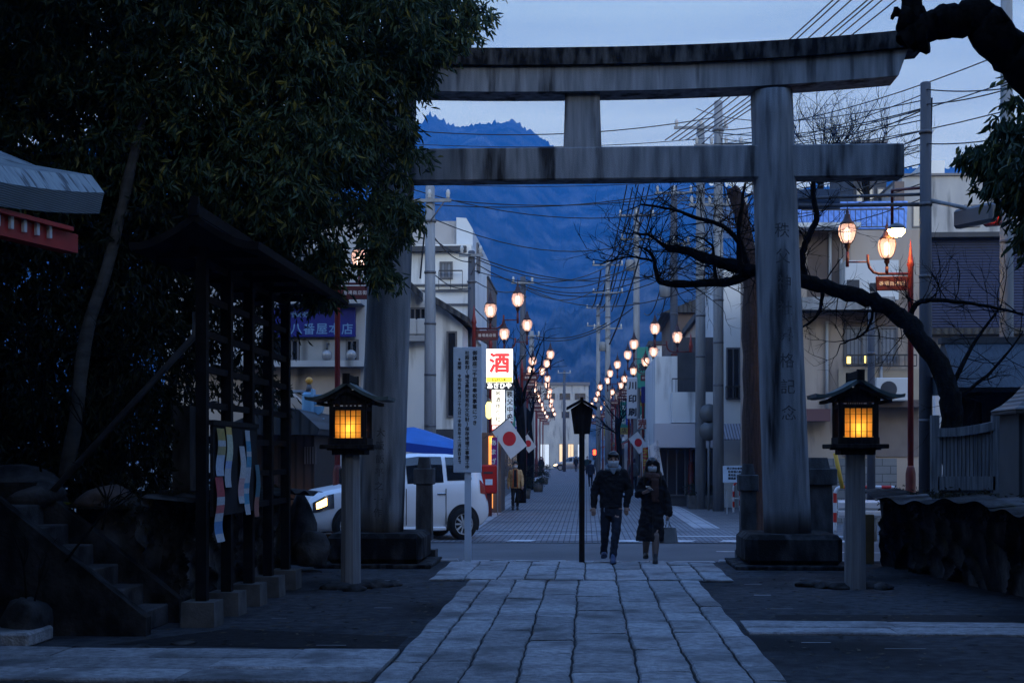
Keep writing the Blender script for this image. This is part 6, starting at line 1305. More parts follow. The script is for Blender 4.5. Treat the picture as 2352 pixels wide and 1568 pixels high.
# street trees, bare, on the left pavement
def street_tree(u, Yp, h, label, seed):
    global tw, q
    q = random.Random(seed); t = thing('street_tree', label, 'tree', (XX(u, Yp), Yp, 0), 0, 'bare street trees'); x = XX(u, Yp); tw = MB(); mb = MB()
    limb(mb, [(x, Yp, -.05), (x + .05, Yp, h * .3), (x - .05, Yp, h * .62)], .20, .12, 10, .015, seed); mb.build('trunk', M['bark'], t)
    for k in range(9): twig(Vector((x, Yp, h * q.uniform(.4, .62))), Vector((q.uniform(-1, .5), q.uniform(-1, 1), q.uniform(.4, 1.6))).normalized(), h * q.uniform(.2, .36), .04, 2)
    o = tw.build('crown', M['bark'], t, fix=False); o['kind'] = 'stuff'
street_tree(1195, 51, 6.6, 'bare dark street tree on the left pavement, nearest the lit signs', 5); street_tree(1216, 70, 6.2, 'bare dark street tree farther down the left pavement', 6); street_tree(1420, 80, 6.0, 'bare street tree on the right pavement among far lanterns', 7)

# ================================================================ RIGHT TERRACE: fence, hut, gate roof
Y = 21.3; M['fence'] = mat('fence_wood', (.085, .09, .10), .9, (.19, .20, .215), 4, (8, 8, .4), bump=.3, spec=.1)
t = thing('wooden_fence', 'grey wooden paling fence with a curved top rail on the right stone wall', 'fence', (5.6, Y, 1.1)); xa, xb = XX(2152, Y), XX(2284, Y)
zb, z0 = ZZ(1108, Y), ZZ(990, Y); mb = MB(); n = 14
for i in range(n): 
    a, b = i / n, (i + 1) / n; f = lambda s: ZZ(984 - 16 * s ** 2, Y)
    for (s, e) in ((a, b),): mb.add([(xa + (xb - xa) * s, Y - .07, f(s) - .13), (xa + (xb - xa) * e, Y - .07, f(e) - .13), (xa + (xb - xa) * e, Y - .07, f(e)), (xa + (xb - xa) * s, Y - .07, f(s)), (xa + (xb - xa) * s, Y + .07, f(s) - .13), (xa + (xb - xa) * e, Y + .07, f(e) - .13), (xa + (xb - xa) * e, Y + .07, f(e)), (xa + (xb - xa) * s, Y + .07, f(s))], [[0, 1, 2, 3], [7, 6, 5, 4], [3, 2, 6, 7], [0, 4, 5, 1]])
mb.build('top_rail', M['fence'], t); MB().span((xa, Y - .06, zb - .1), (xb, Y + .06, zb + .10)).build('bottom_rail', M['fence'], t)
for i in range(14): x = xa + .05 + (xb - xa - .1) * i / 13; MB().span((x - .018, Y - .02, zb + .10), (x + .018, Y + .02, z0 - .05)).build('pale', M['fence'], t)
for u in (2147, 2287): MB().span((XX(u, Y) - .055, Y - .06, 1.0), (XX(u, Y) + .055, Y + .06, ZZ(955, Y))).build('post', M['fence'], t)
Y = 18.6; t = thing('small_shrine', 'small wooden shrine hut with a flared shingle roof at the right edge', 'shrine hut', (XX(2345, Y), Y, 1.1)); xa = XX(2340, Y); xb = xa + .95
MB().span((xa, Y, 1.05), (xb, Y + .85, ZZ(940, Y))).build('wall', wavemat('grey_planks', (.085, .088, .095), (.035, .036, .038), 2.2, 'X', .8, .5), t)
ze = ZZ(942, Y); xm = (xa + xb) / 2; mb = MB(); ym = Y + .42; prof = [(.57, 0), (.45, .08), (.33, .20), (.22, .36), (.13, .58), (.08, .80)]
for i in range(len(prof) - 1):
    (r0, h0), (r1, h1) = prof[i], prof[i + 1]; A = [(xm + sx * r, ym + sy * r, ze + h) for r, h in ((r0, h0), (r1, h1)) for sx, sy in ((-1, -1), (1, -1), (1, 1), (-1, 1))]
    mb.add(A, [[j, (j + 1) % 4, 4 + (j + 1) % 4, 4 + j] for j in range(4)])
mb.box((xm, ym, ze - .025), (1.10, 1.10, .06)); mb.build('roof', wavemat('shingle_roof', (.15, .14, .135), (.06, .055, .052), 5.5, 'Z', .7, .6), t); MB().box((xm, ym, ze + .84), (.2, .2, .14)).build('finial', M['wood'], t)
MB().box((5.02, 16.0, .24), (.3, .34, .50), bev=.03).build('stone_block', M['concrete']); tag(bpy.data.objects['stone_block'], 'squared pale stone block at the lower right, against the rubble wall', 'stone block')
Y = 25.2; t = thing('roofed_gate', 'dark roofed gate with blue grey tiles behind the fence at the right', 'gate', (XX(2280, Y), Y, 0)); xa, xb = XX(2165, Y), XX(2480, Y)
MB().prism([(Y - 1.0, ZZ(905, Y)), (Y - 1.05, ZZ(898, Y)), (Y - .1, ZZ(792, Y)), (Y + .1, ZZ(792, Y)), (Y + 1.05, ZZ(898, Y)), (Y + 1.0, ZZ(905, Y))], xa, xb, 'x').build('roof', mat('gate_tiles', (.020, .030, .042), .6, (.035, .05, .065), 6, (6, 1, 1), bump=.4), t)
MB().span((xa - .05, Y - .14, ZZ(794, Y)), (xb, Y + .14, ZZ(780, Y))).build('ridge', M['walldark'], t)
for u, w_ in ((2190, .5), (2262, .55), (2345, .9)): MB().span((XX(u, Y) - .1, Y - .2, -.05), (XX(u, Y) - .1 + w_, Y + .2, ZZ(900, Y))).build('pillar', M['wood'], t)
MB().span((xa + .1, Y - .25, ZZ(925, Y)), (xb, Y + .25, ZZ(903, Y))).build('lintel', M['wood'], t)
t = thing('white_wall', 'pale wall glimpsed through the roofed gate at the right', 'wall', (XX(2250, 30), 30, 0)); MB().span((XX(2148, 30), 30, -.05), (XX(2460, 30), 30.2, ZZ(905, 30))).build('wall', M['wallwhite'], t)
t = thing('wooden_box', 'low plank box beside the foot of the left stone wall', 'box', (-4.3, 22.0, 0)); 
MB().box((-3.9, 21.95, .22), (.75, .25, .44)).build('planks', wavemat('brown_planks', (.085, .05, .03), (.03, .02, .012), 2.5, 'X', .85, .4), t)
t = thing('wooden_post', 'short amber wooden post at the corner of the right stone wall', 'post', (4.30, 22.0, 0)); MB().box((4.30, 22.05, .35), (.17, .17, .8)).build('post', mat('amber_wood', (.22, .15, .07), .8, (.16, .11, .05), 5), t)
MB().tube([(XX(1918, 30), 30, ZZ(1040, 30)), (XX(1935, 30), 30, ZZ(1120, 30))], .045, 8).build('stay_guard', mat('guy_yellow', (.45, .28, .03), .6)); tag(bpy.data.objects['stay_guard'], 'yellow guy wire guard leaning behind the right lantern post', 'guy guard')
# ================================================================ VEHICLES
M['vanwhite'] = mat('car_white', (.74, .75, .78), .22, spec=.6)
M['silver'] = mat('car_silver', (.30, .31, .33), .25, metal=.3)
M['darkcar'] = mat('car_dark', (.015, .018, .028), .2, spec=.6)
M['carglass'] = mat('car_glass', (.012, .015, .020), .05, spec=.8)
M['tyre'] = mat('tyre', (.010, .010, .011), .85)
M['rim'] = mat('alloy_rim', (.48, .49, .51), .35)
M['chrome'] = mat('chrome', (.50, .51, .54), .15, metal=.9)
M['black'] = mat('black_trim', (.010, .010, .011), .5)
M['headlit'] = glow('headlight_lit', (1.0, .50, .12), 5)
M['taillamp'] = mat('tail_lamp', (.30, .01, .01), .2)
def car(name, label, top, belt, sill, L, Wd, arches, body, rr=.32, glass=(), scale=1.0, loc=(0, 0, 0), rz=0, lights=True, wheelz=.32, plate=False):
    """x: 0 front .. L rear, y: width, side outline from TOP (roof/hood line), BELT and SILL lines as (x,z) lists"""
    t = thing(name, label, 'car', loc, rz)
    xs = np.linspace(0, L, 49); ip = lambda P, x: float(np.interp(x, [p[0] for p in P], [p[1] for p in P]))
    rows = 15
    def pt(x, k):
        zt, zb_, zs = ip(top, x), ip(belt, x), ip(sill, x); zb_ = min(zb_, zt - .02); e_ = min(x, L - x)
        wf = 1 - .16 * max(0, 1 - e_ / .45) ** 2                       # plan rounding at both ends
        hw = Wd / 2 * wf
        S = [(0, zs), (.90, zs), (.965, zs + .06), (1.0, zs + (zb_ - zs) * .40), (.995, zs + (zb_ - zs) * .75), (.965, zb_), (.955, zb_ + .015)]
        gh = zt - zb_
        tp = .10 + .14 * min(1, gh / .6)
        S += [(.955 - tp * .30, zb_ + gh * .33), (.955 - tp * .62, zb_ + gh * .66), (.955 - tp * .92, zb_ + gh * .90), (.955 - tp * 1.25, zb_ + gh * .965), (.955 - tp * 2.0, zt - gh * .01 - .004), (.45, zt + .006), (.2, zt + .012), (0, zt + .014)]
        return S[k][0] * hw, S[k][1]
    G_ = {}; mb = MB()
    for s in (-1, 1):
        for i, x in enumerate(xs):
            for k in range(rows): y, z = pt(x, k); G_[s, i, k] = len(mb.v); mb.v.append((float(x), s * y, z))
    gl = MB(); 
    for s in (-1, 1):
        for i in range(48):
            for k in range(rows - 1):
                xm = (xs[i] + xs[i + 1]) / 2; q4 = [G_[s, i, k], G_[s, i + 1, k], G_[s, i + 1, k + 1], G_[s, i, k + 1]]
                cut = False
                if cut: continue
                mb.f.append(q4); mb.m.append(0); mb.sm.append(True)
        for i in (0, 48): mb.f.append([G_[s, i, k] for k in range(rows)] ); mb.m.append(0); mb.sm.append(False)
    raw(mb, 'body', body, t)
    # glass: side windows and screens, laid 6 mm proud of the shell
    for x0, x1, k0, k1 in glass:
        for s in (-1, 1):
            m_ = MB(); ii = np.linspace(x0, x1, 12); kk = np.linspace(k0, k1, 6)
            def P(x, kf):
                k = min(int(kf), rows - 2); f = kf - k; a, b = pt(x, k), pt(x, k + 1); return (x, s * (a[0] + (b[0] - a[0]) * f + .007), a[1] + (b[1] - a[1]) * f + .004)
            for i in range(11):
                for j in range(5): m_.add([P(ii[i], kk[j]), P(ii[i + 1], kk[j]), P(ii[i + 1], kk[j + 1]), P(ii[i], kk[j + 1])], [[0, 1, 2, 3]], 0, True)
            raw(m_, 'side_window', M['carglass'], t)
    for a in arches:
        for s in (-1, 1):
            raw(MB().prism([(a + rr * 1.17 * math.cos(q5), max(.20, rr + .02 + rr * 1.17 * math.sin(q5))) for q5 in np.linspace(-.42, math.pi + .42, 26)], s * (Wd / 2 - .05), s * (Wd / 2 + .012)), 'wheel_arch', M['black'], t)
            mw = Matrix.Translation((a, s * (Wd / 2 - .05), rr)) @ Matrix.Rotation(R(90), 4, 'X')
            wh = raw(MB().lathe([(rr * .66, -.11), (rr * .93, -.10), (rr, -.06), (rr, .06), (rr * .93, .10), (rr * .66, .10)], n=28, cap=False).xf(mw), 'wheel', M['tyre'], t)
            r_ = MB(); r_.lathe([(rr * .60, -.07), (rr * .68, -.095), (rr * .68, .095), (rr * .60, .07)], n=28, cap=False); r_.lathe([(.02, -.085), (.06, -.085), (.06, .085), (.02, .085)], n=12)
            for j in range(10): an = 6.2832 * j / 10; r_.box((math.cos(an) * rr * .34, math.sin(an) * rr * .34, 0), (rr * .56, .034, .17), rz=an)
            raw(r_.xf(mw), 'rim', M['rim'], wh)
    return t, pt
# --- white people carrier crossing behind the left pillar
VL = 4.16; top = [(0, .80), (.06, .92), (.40, 1.02), (.90, 1.10), (1.15, 1.20), (1.58, 1.50), (1.92, 1.66), (2.5, 1.73), (3.3, 1.72), (3.8, 1.67), (3.96, 1.56), (4.08, 1.10), (4.14, .95), (VL, .75)]
belt = [(0, .74), (.35, .92), (.92, 1.02), (1.25, 1.06), (3.8, 1.14), (4.05, 1.06), (VL, .72)]; sill = [(0, .30), (.2, .22), (3.8, .24), (4.0, .30), (VL, .42)]
van, vpt = car('white_van', 'white people carrier driving left across the road behind the left gate pillar', top, belt, sill, VL, 1.66, (.85, 3.50), M['vanwhite'], .325, ((1.40, 2.12, 6.15, 9.2), (2.20, 3.05, 6.15, 9.2), (3.14, 3.72, 6.3, 9.0)), loc=(0, 0, 0))
def strip_on(pt, x0, x1, k0, k1, s, m, name, par, n=10, off=.008):
    m_ = MB(); ii = np.linspace(x0, x1, n); kk = np.linspace(k0, k1, 5)
    def P(x, kf): k = min(int(kf), 13); f = kf - k; a, b = pt(x, k), pt(x, k + 1); return (x, s * (a[0] + (b[0] - a[0]) * f + off), a[1] + (b[1] - a[1]) * f + off * .5)
    for i in range(n - 1):
        for j in range(4): m_.add([P(ii[i], kk[j]), P(ii[i + 1], kk[j]), P(ii[i + 1], kk[j + 1]), P(ii[i], kk[j + 1])], [[0, 1, 2, 3]], 0, True)
    return raw(m_, name, m, par)
# windscreen, headlights, grille, handles, lamps
ws = MB()
for i in range(9):
    for j in range(10):
        def P(a, b): x = 1.06 + .66 * a / 9; y = -1 + 2 * b / 10; k = 11; e_ = vpt(x, 10)[0] * .96; z = float(np.interp(x, [p[0] for p in top], [p[1] for p in top])); return (x - .012, y * e_, z + .022 - .05 * abs(y) ** 3)
        ws.add([P(i, j), P(i + 1, j), P(i + 1, j + 1), P(i, j + 1)], [[0, 1, 2, 3]], 0, True)
raw(ws, 'windscreen', M['carglass'], van)
for s in (-1, 1):
    hl = strip_on(vpt, .07, .52, 3.6, 5.0, s, M['chrome'], 'headlight', van, off=.010); strip_on(vpt, .14, .36, 3.9, 4.7, s, M['headlit'], 'lit_bulb', hl, off=.016)
    strip_on(vpt, 3.92, 4.12, 4.2, 6.6, s, M['taillamp'], 'tail_light', van)
    for x in (2.02, 2.98): raw(MB().box((x, s * .828, .93), (.20, .03, .035), bev=.01), 'door_handle', M['chrome'], van)
    mb = MB(); 
    for x in (1.36, 2.16, 3.09): mb.box((x, s * .829, .68), (.016, .012, .72))
    raw(mb, 'door_seam', M['black'], van); raw(MB().box((1.45, s * .93, 1.10), (.10, .20, .15), bev=.03), 'mirror', M['vanwhite'], van)
raw(MB().span((1.3, -.84, .20), (3.1, .84, .28), bev=.02), 'side_skirt', M['vanwhite'], van)
mb = MB()
for z in (.62, .69, .76): mb.box((-.004, 0, z), (.03, 1.05, .028), bev=.008)
raw(mb, 'grille', M['chrome'], van); raw(MB().box((.012, 0, .69), (.03, 1.08, .20), bev=.01), 'grille_back', M['black'], van); raw(MB().box((-.012, 0, .46), (.02, .34, .17), bev=.004), 'number_plate', M['cream'], van); raw(MB().box((.0, 0, .36), (.05, 1.2, .11), bev=.02), 'lower_intake', M['black'], van)
p = G(1062, 1240, -.05); van.rotation_euler = (0, 0, R(24)); van.scale = (.89, 1, 1); off = Matrix.Rotation(R(24), 4, 'Z') @ Vector((3.50 * .89, -.77, 0)); van.location = (p.x - off.x, p.y - off.y, -.045)
# --- dark car farther left, silver car at the end of the street
top2 = [(0, .62), (.08, .74), (.9, .92), (1.15, 1.02), (1.75, 1.40), (2.3, 1.46), (3.1, 1.42), (3.75, 1.08), (4.15, 1.0), (4.25, .7)]; belt2 = [(0, .58), (.9, .86), (3.6, .98), (4.25, .66)]; sill2 = [(0, .30), (.2, .22), (4.0, .22), (4.25, .36)]
dk, _ = car('dark_car', 'dark car passing behind the stone wall end, left of the white van', top2, belt2, sill2, 4.25, 1.7, (.78, 3.4), M['darkcar'], .31, ((1.35, 2.15, 6.15, 9), (2.22, 3.2, 6.15, 9)))
dk.location = (XX(690, 31.0) - 3.4, 31.0, -.045); dk.rotation_euler = (0, 0, R(3))
raw(MB().box((3.9, -.86, .86), (.3, .03, .08), bev=.01), 'lit_lamp', M['yellowlit'], dk)
sv, spt = car('silver_car', 'silver car crossing the far end of the street', top2, belt2, sill2, 4.25, 1.7, (.78, 3.4), M['silver'], .31, ((1.35, 2.15, 6.15, 9), (2.22, 3.2, 6.15, 9)))
sv.location = (XX(1271, 160), 160.5, -.03); sv.scale = (1, 1, 1.08)
for s in (-1, 1): strip_on(spt, .05, .42, 3.8, 5.0, s, glow('far_headlight', (1, .7, .35), 3), 'headlight', sv)
t = thing('traffic_signal', 'small far traffic signal with a lit red lamp above the walkers', 'traffic signal', (XX(1366, 120), 120, 2.0)); x, z = XX(1366, 120), ZZ(1040, 120)
MB().box((x, 120, z - .1), (.36, .25, .95), bev=.04).build('housing', M['walldark'], t); MB().box((x, 119.86, z + .06), (.26, .02, .42), bev=.008).build('lens', M['redlit'], t); MB().tube([(x + .2, 120.2, -.05), (x + .2, 120.2, z + .5)], .05, 8).build('post', M['pole'], t)
# ================================================================ PEOPLE
M['skin'] = mat('skin', (.36, .22, .17), .55, (.40, .25, .19), 20)
M['hair'] = mat('black_hair', (.008, .007, .007), .45, (.016, .014, .013), 30, (1, 1, .2))
M['mask'] = mat('white_mask', (.56, .58, .62), .8)
M['eye'] = mat('eye_dark', (.008, .008, .008), .2)
M['coat'] = mat('black_coat', (.010, .010, .012), .9, (.022, .022, .026), 8, bump=.3, bscale=50, spec=.15)
M['jeans'] = mat('dark_jeans', (.012, .015, .026), .9, (.020, .024, .038), 9, (1, 1, .4), bump=.15)
M['hood'] = mat('grey_hood', (.17, .20, .24), .9, (.22, .25, .29), 14, bump=.2)
M['shoeblue'] = mat('blue_shoe', (.03, .05, .11), .6, (.05, .08, .16), 10)
M['shoe'] = mat('dark_shoe', (.02, .02, .022), .5)
M['sole'] = mat('pale_sole', (.25, .25, .26), .7)
M['scarf'] = mat('brown_scarf', (.050, .026, .022), .95, (.085, .045, .038), 16, (1, 1, .3), bump=.4, bscale=40)
M['bag'] = mat('pale_bag', (.16, .17, .18), .7, (.20, .21, .22), 6)
M['tights'] = mat('brown_tights', (.16, .115, .10), .6, (.19, .14, .125), 12)
M['tan'] = mat('tan_fleece', (.36, .23, .11), .95, (.46, .30, .15), 14, bump=.5, bscale=40)
M['orange'] = mat('orange_knit', (.34, .10, .03), .9, (.28, .08, .025), 10)
def stack(mb, S, n=20):
    o = len(mb.v)
    for cx, cy, z, rx, ry in S:
        for j in range(n): a = 6.2832 * j / n; mb.v.append((cx + rx * math.cos(a), cy + ry * math.sin(a), z))
    for i in range(len(S) - 1):
        for j in range(n): mb.f.append([o + i * n + j, o + i * n + (j + 1) % n, o + (i + 1) * n + (j + 1) % n, o + (i + 1) * n + j]); mb.m.append(0); mb.sm.append(True)
    mb.f.append([o + j for j in range(n)][::-1]); mb.m.append(0); mb.sm.append(False); mb.f.append([o + (len(S) - 1) * n + j for j in range(n)]); mb.m.append(0); mb.sm.append(False); return mb
def limbtube(mb, pts, rs, n=12):
    P = [Vector(p) for p in pts]; out_ = []; rr = []
    for i in range(len(P) - 1):
        for k in range(4): t = k / 4; out_.append(P[i].lerp(P[i + 1], t)); rr.append(rs[i] + (rs[i + 1] - rs[i]) * t)
    out_.append(P[-1]); rr.append(rs[-1]); mb.tube(out_, rr, n)
    for p, r in zip(P, rs): mb.sphere(p, r, 10)
    return mb
def fuse(mb, name, m, parent, voxel=.012, it=3, wr=0.0):
    me = mb.mesh('tmp', m); ob = bpy.data.objects.new('tmp', me); COL.objects.link(ob)
    r_ = ob.modifiers.new('r', 'REMESH'); r_.mode = 'VOXEL'; r_.voxel_size = voxel; s_ = ob.modifiers.new('s', 'SMOOTH'); s_.iterations = it; s_.factor = .5
    dg = bpy.context.evaluated_depsgraph_get(); m2 = bpy.data.meshes.new_from_object(ob.evaluated_get(dg)); bpy.data.objects.remove(ob); bpy.data.meshes.remove(me)
    if wr > 0:
        from mathutils import noise
        for v in m2.vertices:
            p = v.co; v.co = p + v.normal * wr * (noise.noise(Vector((p.x * 9, p.y * 9, p.z * 17 + p.x * 6))) + .6 * noise.noise(Vector((p.x * 21, p.y * 21, p.z * 34 - p.x * 14))))
        m2.update()
    m2.name = name; m2.materials.clear(); m2.materials.append(m); m2.polygons.foreach_set('use_smooth', [True] * len(m2.polygons)); m2.polygons.foreach_set('material_index', [0] * len(m2.polygons))
    o = bpy.data.objects.new(name, m2); COL.objects.link(o); o.parent = parent; return o
def hand(mb, w, d, side, palm=(0, -1, 0), curl=.5, s=1.0):
    """w wrist, d hand direction, palm = where the palm faces; five bent fingers of unequal length"""
    w, d, pn = Vector(w), Vector(d).normalized(), Vector(palm); pn = (pn - d * pn.dot(d)).normalized(); ac = d.cross(pn) * side
    mb.tube([w - d * .02, w + d * .03, w + d * .085 * s], [.024, .030 * s, .032 * s], 10)
    for k, (off, L_) in enumerate(((-.027, .068), (-.009, .077), (.009, .073), (.026, .058))):
        p0 = w + d * .075 * s + ac * off * s; p1 = p0 + (d * .95 + pn * curl * .3).normalized() * L_ * .42 * s; p2 = p1 + (d * .8 + pn * curl).normalized() * L_ * .33 * s; p3 = p2 + (d * .45 + pn * curl * 1.6).normalized() * L_ * .28 * s
        mb.tube([p0, p1, p2, p3], [.0105 * s, .010 * s, .0095 * s, .008 * s], 7)
    p0 = w + d * .025 - ac * .022 * s; p1 = p0 + (d * .7 - ac * .75 + pn * .2).normalized() * .04 * s; p2 = p1 + (d * .95 - ac * .2 + pn * .3).normalized() * .032 * s; mb.tube([p0, p1, p2], [.014 * s, .012 * s, .0095 * s], 7)
def head(mb, c, h=.225, y=-1):
    c = Vector(c); k = h / .225
    mb.sphere(c + Vector((0, .012, .012)), .1, 18, sc=(.80 * k, .98 * k, 1.06 * k)); mb.sphere(c + Vector((0, y * .028, -.052 * k)), .06, 14, sc=(.95 * k, 1.0 * k, .98 * k))
    mb.sphere(c + Vector((0, y * .10 * k, -.015 * k)), .016, 8, sc=(.9, 1.2, 1.6))
    for s in (-1, 1): mb.sphere(c + Vector((s * .082 * k, .015, -.01)), .024, 8, sc=(.45, .8, 1.25))
def shoe(mb, p, yaw, pitch=0.0, L_=.27, w=.048):
    T = MB(); stack(T, [(0, -.06, .012, w, L_ * .47), (0, -.06, .045, w * .98, L_ * .46), (0, -.045, .075, w * .85, L_ * .36), (0, .01, .105, w * .82, .062), (0, .03, .15, w * .85, .058)], 16)
    mb.join(T.xf(Matrix.Translation(Vector(p)) @ Matrix.Rotation(yaw, 4, 'Z') @ Matrix.Rotation(pitch, 4, 'X')))
def facebits(t, c, y=-1, k=1.0):
    c = Vector(c)
    for s in (-1, 1):
        raw(MB().sphere(c + Vector((s * .033 * k, y * .088 * k, .010 * k)), .0105 * k, 8, sc=(1.35, .6, .75)), 'eye', M['eye'], t); raw(MB().sphere(c + Vector((s * .035 * k, y * .090 * k, .034 * k)), .014 * k, 8, sc=(1.5, .4, .28)), 'eyebrow', M['hair'], t)
def mask(t, c, y=-1, k=1.0):
    T = MB(); c = Vector(c); n = 12; V = []
    for i in range(n + 1):
        for j in range(9):
            a = -1.25 + 2.5 * i / n; f = j / 8; z = -.012 - .088 * f; r = (.094 - .020 * f ** 2) * k; bul = .014 * math.cos(a) * (1 - abs(2 * f - .7))
            V.append(c + Vector((math.sin(a) * r * .92, y * (math.cos(a) * (r + .016) + bul) + .004, z * k)))
    F_ = [[i * 9 + j, i * 9 + j + 1, (i + 1) * 9 + j + 1, (i + 1) * 9 + j] for i in range(n) for j in range(8)]; T.add(V, F_, 0, True); return raw(T, 'face_mask', M['mask'], t)
# ---------------- man in black jacket
p = G(1406, 1296, .03); t = thing('person', 'man walking in a black jacket with grey hood, dark jeans and white mask', 'person', (p.x, 21.55, .03))
hc = (.025, 0, 1.555); b = MB(); head(b, hc); limbtube(b, [(.02, .02, 1.34), (.025, .012, 1.47)], [.062, .055])
stack(b, [(-.01, .01, .80, .135, .09), (-.01, .01, .95, .12, .085), (0, .01, 1.15, .14, .095), (.01, .015, 1.30, .15, .09), (.015, .02, 1.39, .09, .06)])
for sh, el, wr, sd, dd in (((-.17, .02, 1.335), (-.262, .05, 1.095), (-.268, -.01, .85), 1, (-.05, -.12, -1)), ((.205, .02, 1.335), (.262, .06, 1.10), (.215, -.05, .865), -1, (.02, -.1, -1))):
    limbtube(b, [sh, el, wr], [.046, .038, .026]); hand(b, wr, dd, sd, (0.0, .5, 0), .5)
for hp, kn, an in (((-.085, .02, .82), (-.10, .02, .48), (-.115, .20, .14)), ((.075, .01, .82), (.062, -.10, .47), (.015, -.13, .10))): limbtube(b, [hp, kn, an], [.078, .052, .036])
body = fuse(b, 'body', M['skin'], t, .0085, 2)
j = MB(); stack(j, [(-.015, .01, .83, .172, .125), (-.015, .01, .86, .168, .122), (-.01, .01, .98, .170, .125), (0, .01, 1.12, .185, .132), (.01, .012, 1.26, .195, .130), (.015, .02, 1.36, .165, .105), (.02, .02, 1.42, .085, .075)], 24)
for sh, el, wr in (((-.150, .02, 1.345), (-.262, .05, 1.10), (-.268, 0, .855)), ((.185, .02, 1.345), (.266, .06, 1.10), (.218, -.04, .87))): limbtube(j, [sh, el, Vector(el).lerp(Vector(wr), .6), wr], [.076, .066, .056, .046])
fuse(j, 'jacket', M['coat'], t, .013, 3, wr=.013)
hd = MB(); 
for i in range(20):
    a0 = 6.2832 * i / 20; 
hd.tube([(.02 + .098 * math.cos(6.2832 * i / 20), .02 + .088 * math.sin(6.2832 * i / 20), 1.435 + .035 * math.sin(6.2832 * i / 20)) for i in range(21)], [.042 if 2 < i < 9 else .03 for i in range(21)], 10, cap=False); hd.prism([(-.06, 1.44), (.10, 1.44), (.035, 1.345), (.015, 1.345)], -.132, -.09, 'y'); hd.tube([(.105, -.10, 1.42), (.115, -.137, 1.36), (.118, -.138, 1.32)], .006, 6)
fuse(hd, 'hood', M['hood'], t, .010, 3, wr=.008)
pn = MB(); stack(pn, [(-.012, .01, .70, .145, .11), (-.012, .01, .78, .155, .115), (-.015, .01, .86, .150, .108)])
for hp, kn, an in (((-.088, .02, .78), (-.10, .02, .48), (-.115, .19, .13)), ((.075, .01, .78), (.062, -.095, .47), (.015, -.125, .09))): limbtube(pn, [hp, kn, Vector(kn).lerp(Vector(an), .5), an], [.090, .068, .060, .055])
fuse(pn, 'jeans', M['jeans'], t, .012, 2, wr=.010)
for pp_, yw, pi_ in (((-.118, .19, .05), .08, -.28), ((.018, -.14, 0), -.06, .06)): s_ = MB(); shoe(s_, pp_, yw, pi_); raw(s_, 'shoe', M['shoeblue'], t)
hr = MB(); c = Vector(hc); hr.sphere(c + Vector((0, .022, .042)), .1, 18, sc=(.90, 1.02, .98)); hr.sphere(c + Vector((0, .055, -.01)), .085, 14, sc=(.95, .8, 1.0)); hr.tube([c + Vector((-.075, -.055, .07)), c + Vector((-.03, -.092, .075)), c + Vector((.03, -.092, .072)), c + Vector((.075, -.055, .07))], .022, 8)
for s in (-1, 1): hr.sphere(c + Vector((s * .078, .0, .03)), .032, 8, sc=(.5, 1.1, 1.2))
fuse(hr, 'hair', M['hair'], t, .011, 1, wr=.006); mask(t, hc); facebits(body, hc)
raw(MB().tube([(-.115, -.125, .84), (-.118, -.130, .80), (-.112, -.130, .775)], .006, 6), 'key_strap', M['hood'], t)
# ---------------- woman in long black coat
p = G(1502, 1297, .03); t = thing('person', 'long haired woman walking in a long black coat and brown scarf, white mask', 'person', (p.x, 21.6, .03))
hc = (-.005, 0, 1.47); b = MB(); head(b, hc, .215); limbtube(b, [(0, .02, 1.26), (0, .012, 1.39)], [.055, .050])
stack(b, [(0, .01, .74, .13, .09), (0, .01, .88, .11, .08), (0, .01, 1.08, .125, .09), (0, .015, 1.20, .13, .08), (0, .02, 1.30, .08, .055)])
EL = ((-.145, .02, 1.25), (-.215, .06, 1.03), (-.120, -.20, 1.075)); ER = ((.145, .02, 1.25), (.215, .05, 1.0), (.232, -.01, .755))
limbtube(b, EL, [.040, .033, .023]); hand(b, EL[2], (.5, -.75, .25), 1, (.1, .15, 1), .75, .92); limbtube(b, ER, [.040, .033, .023]); hand(b, ER[2], (.0, -.08, -1), -1, (-.6, .5, 0), .9, .92)
LGS = (((-.07, .02, .74), (-.085, .05, .44), (-.10, .17, .12)), ((.065, .01, .74), (.045, -.09, .44), (.032, -.13, .09)))
for l in LGS: limbtube(b, l, [.07, .048, .034])
body = fuse(b, 'body', M['skin'], t, .0085, 2)
j = MB(); stack(j, [(-.035, .02, .335, .222, .17), (-.034, .02, .36, .22, .17), (-.02, .015, .60, .192, .155), (-.01, .012, .85, .165, .135), (0, .01, 1.05, .160, .128), (0, .012, 1.18, .165, .12), (0, .02, 1.28, .135, .095), (0, .02, 1.33, .075, .065)], 26)
limbtube(j, [(-.13, .02, 1.255), (-.218, .06, 1.03), (-.165, -.09, 1.06)], [.068, .064, .060]); limbtube(j, [(.13, .02, 1.255), (.215, .05, 1.0), (.238, .01, .80), (.242, .0, .755)], [.068, .064, .066, .068])
coat = fuse(j, 'long_coat', M['coat'], t, .013, 3, wr=.014)
raw(MB().prism([(-.012, .33), (.012, .33), (.004, .80), (-.004, .80)], -.152, -.13), 'front_slit', M['black'], coat)
for l in LGS: lg = MB(); limbtube(lg, [Vector(l[1]), Vector(l[1]).lerp(Vector(l[2]), .45), l[2]], [.054, .056, .040]); raw(lg, 'stocking', M['tights'], t)
for pp_, yw, pi_ in (((-.10, .17, .04), .05, -.22), ((.033, -.14, 0), -.05, .04)): s_ = MB(); shoe(s_, pp_, yw, pi_, .24, .042); raw(s_, 'shoe', M['shoe'], t)
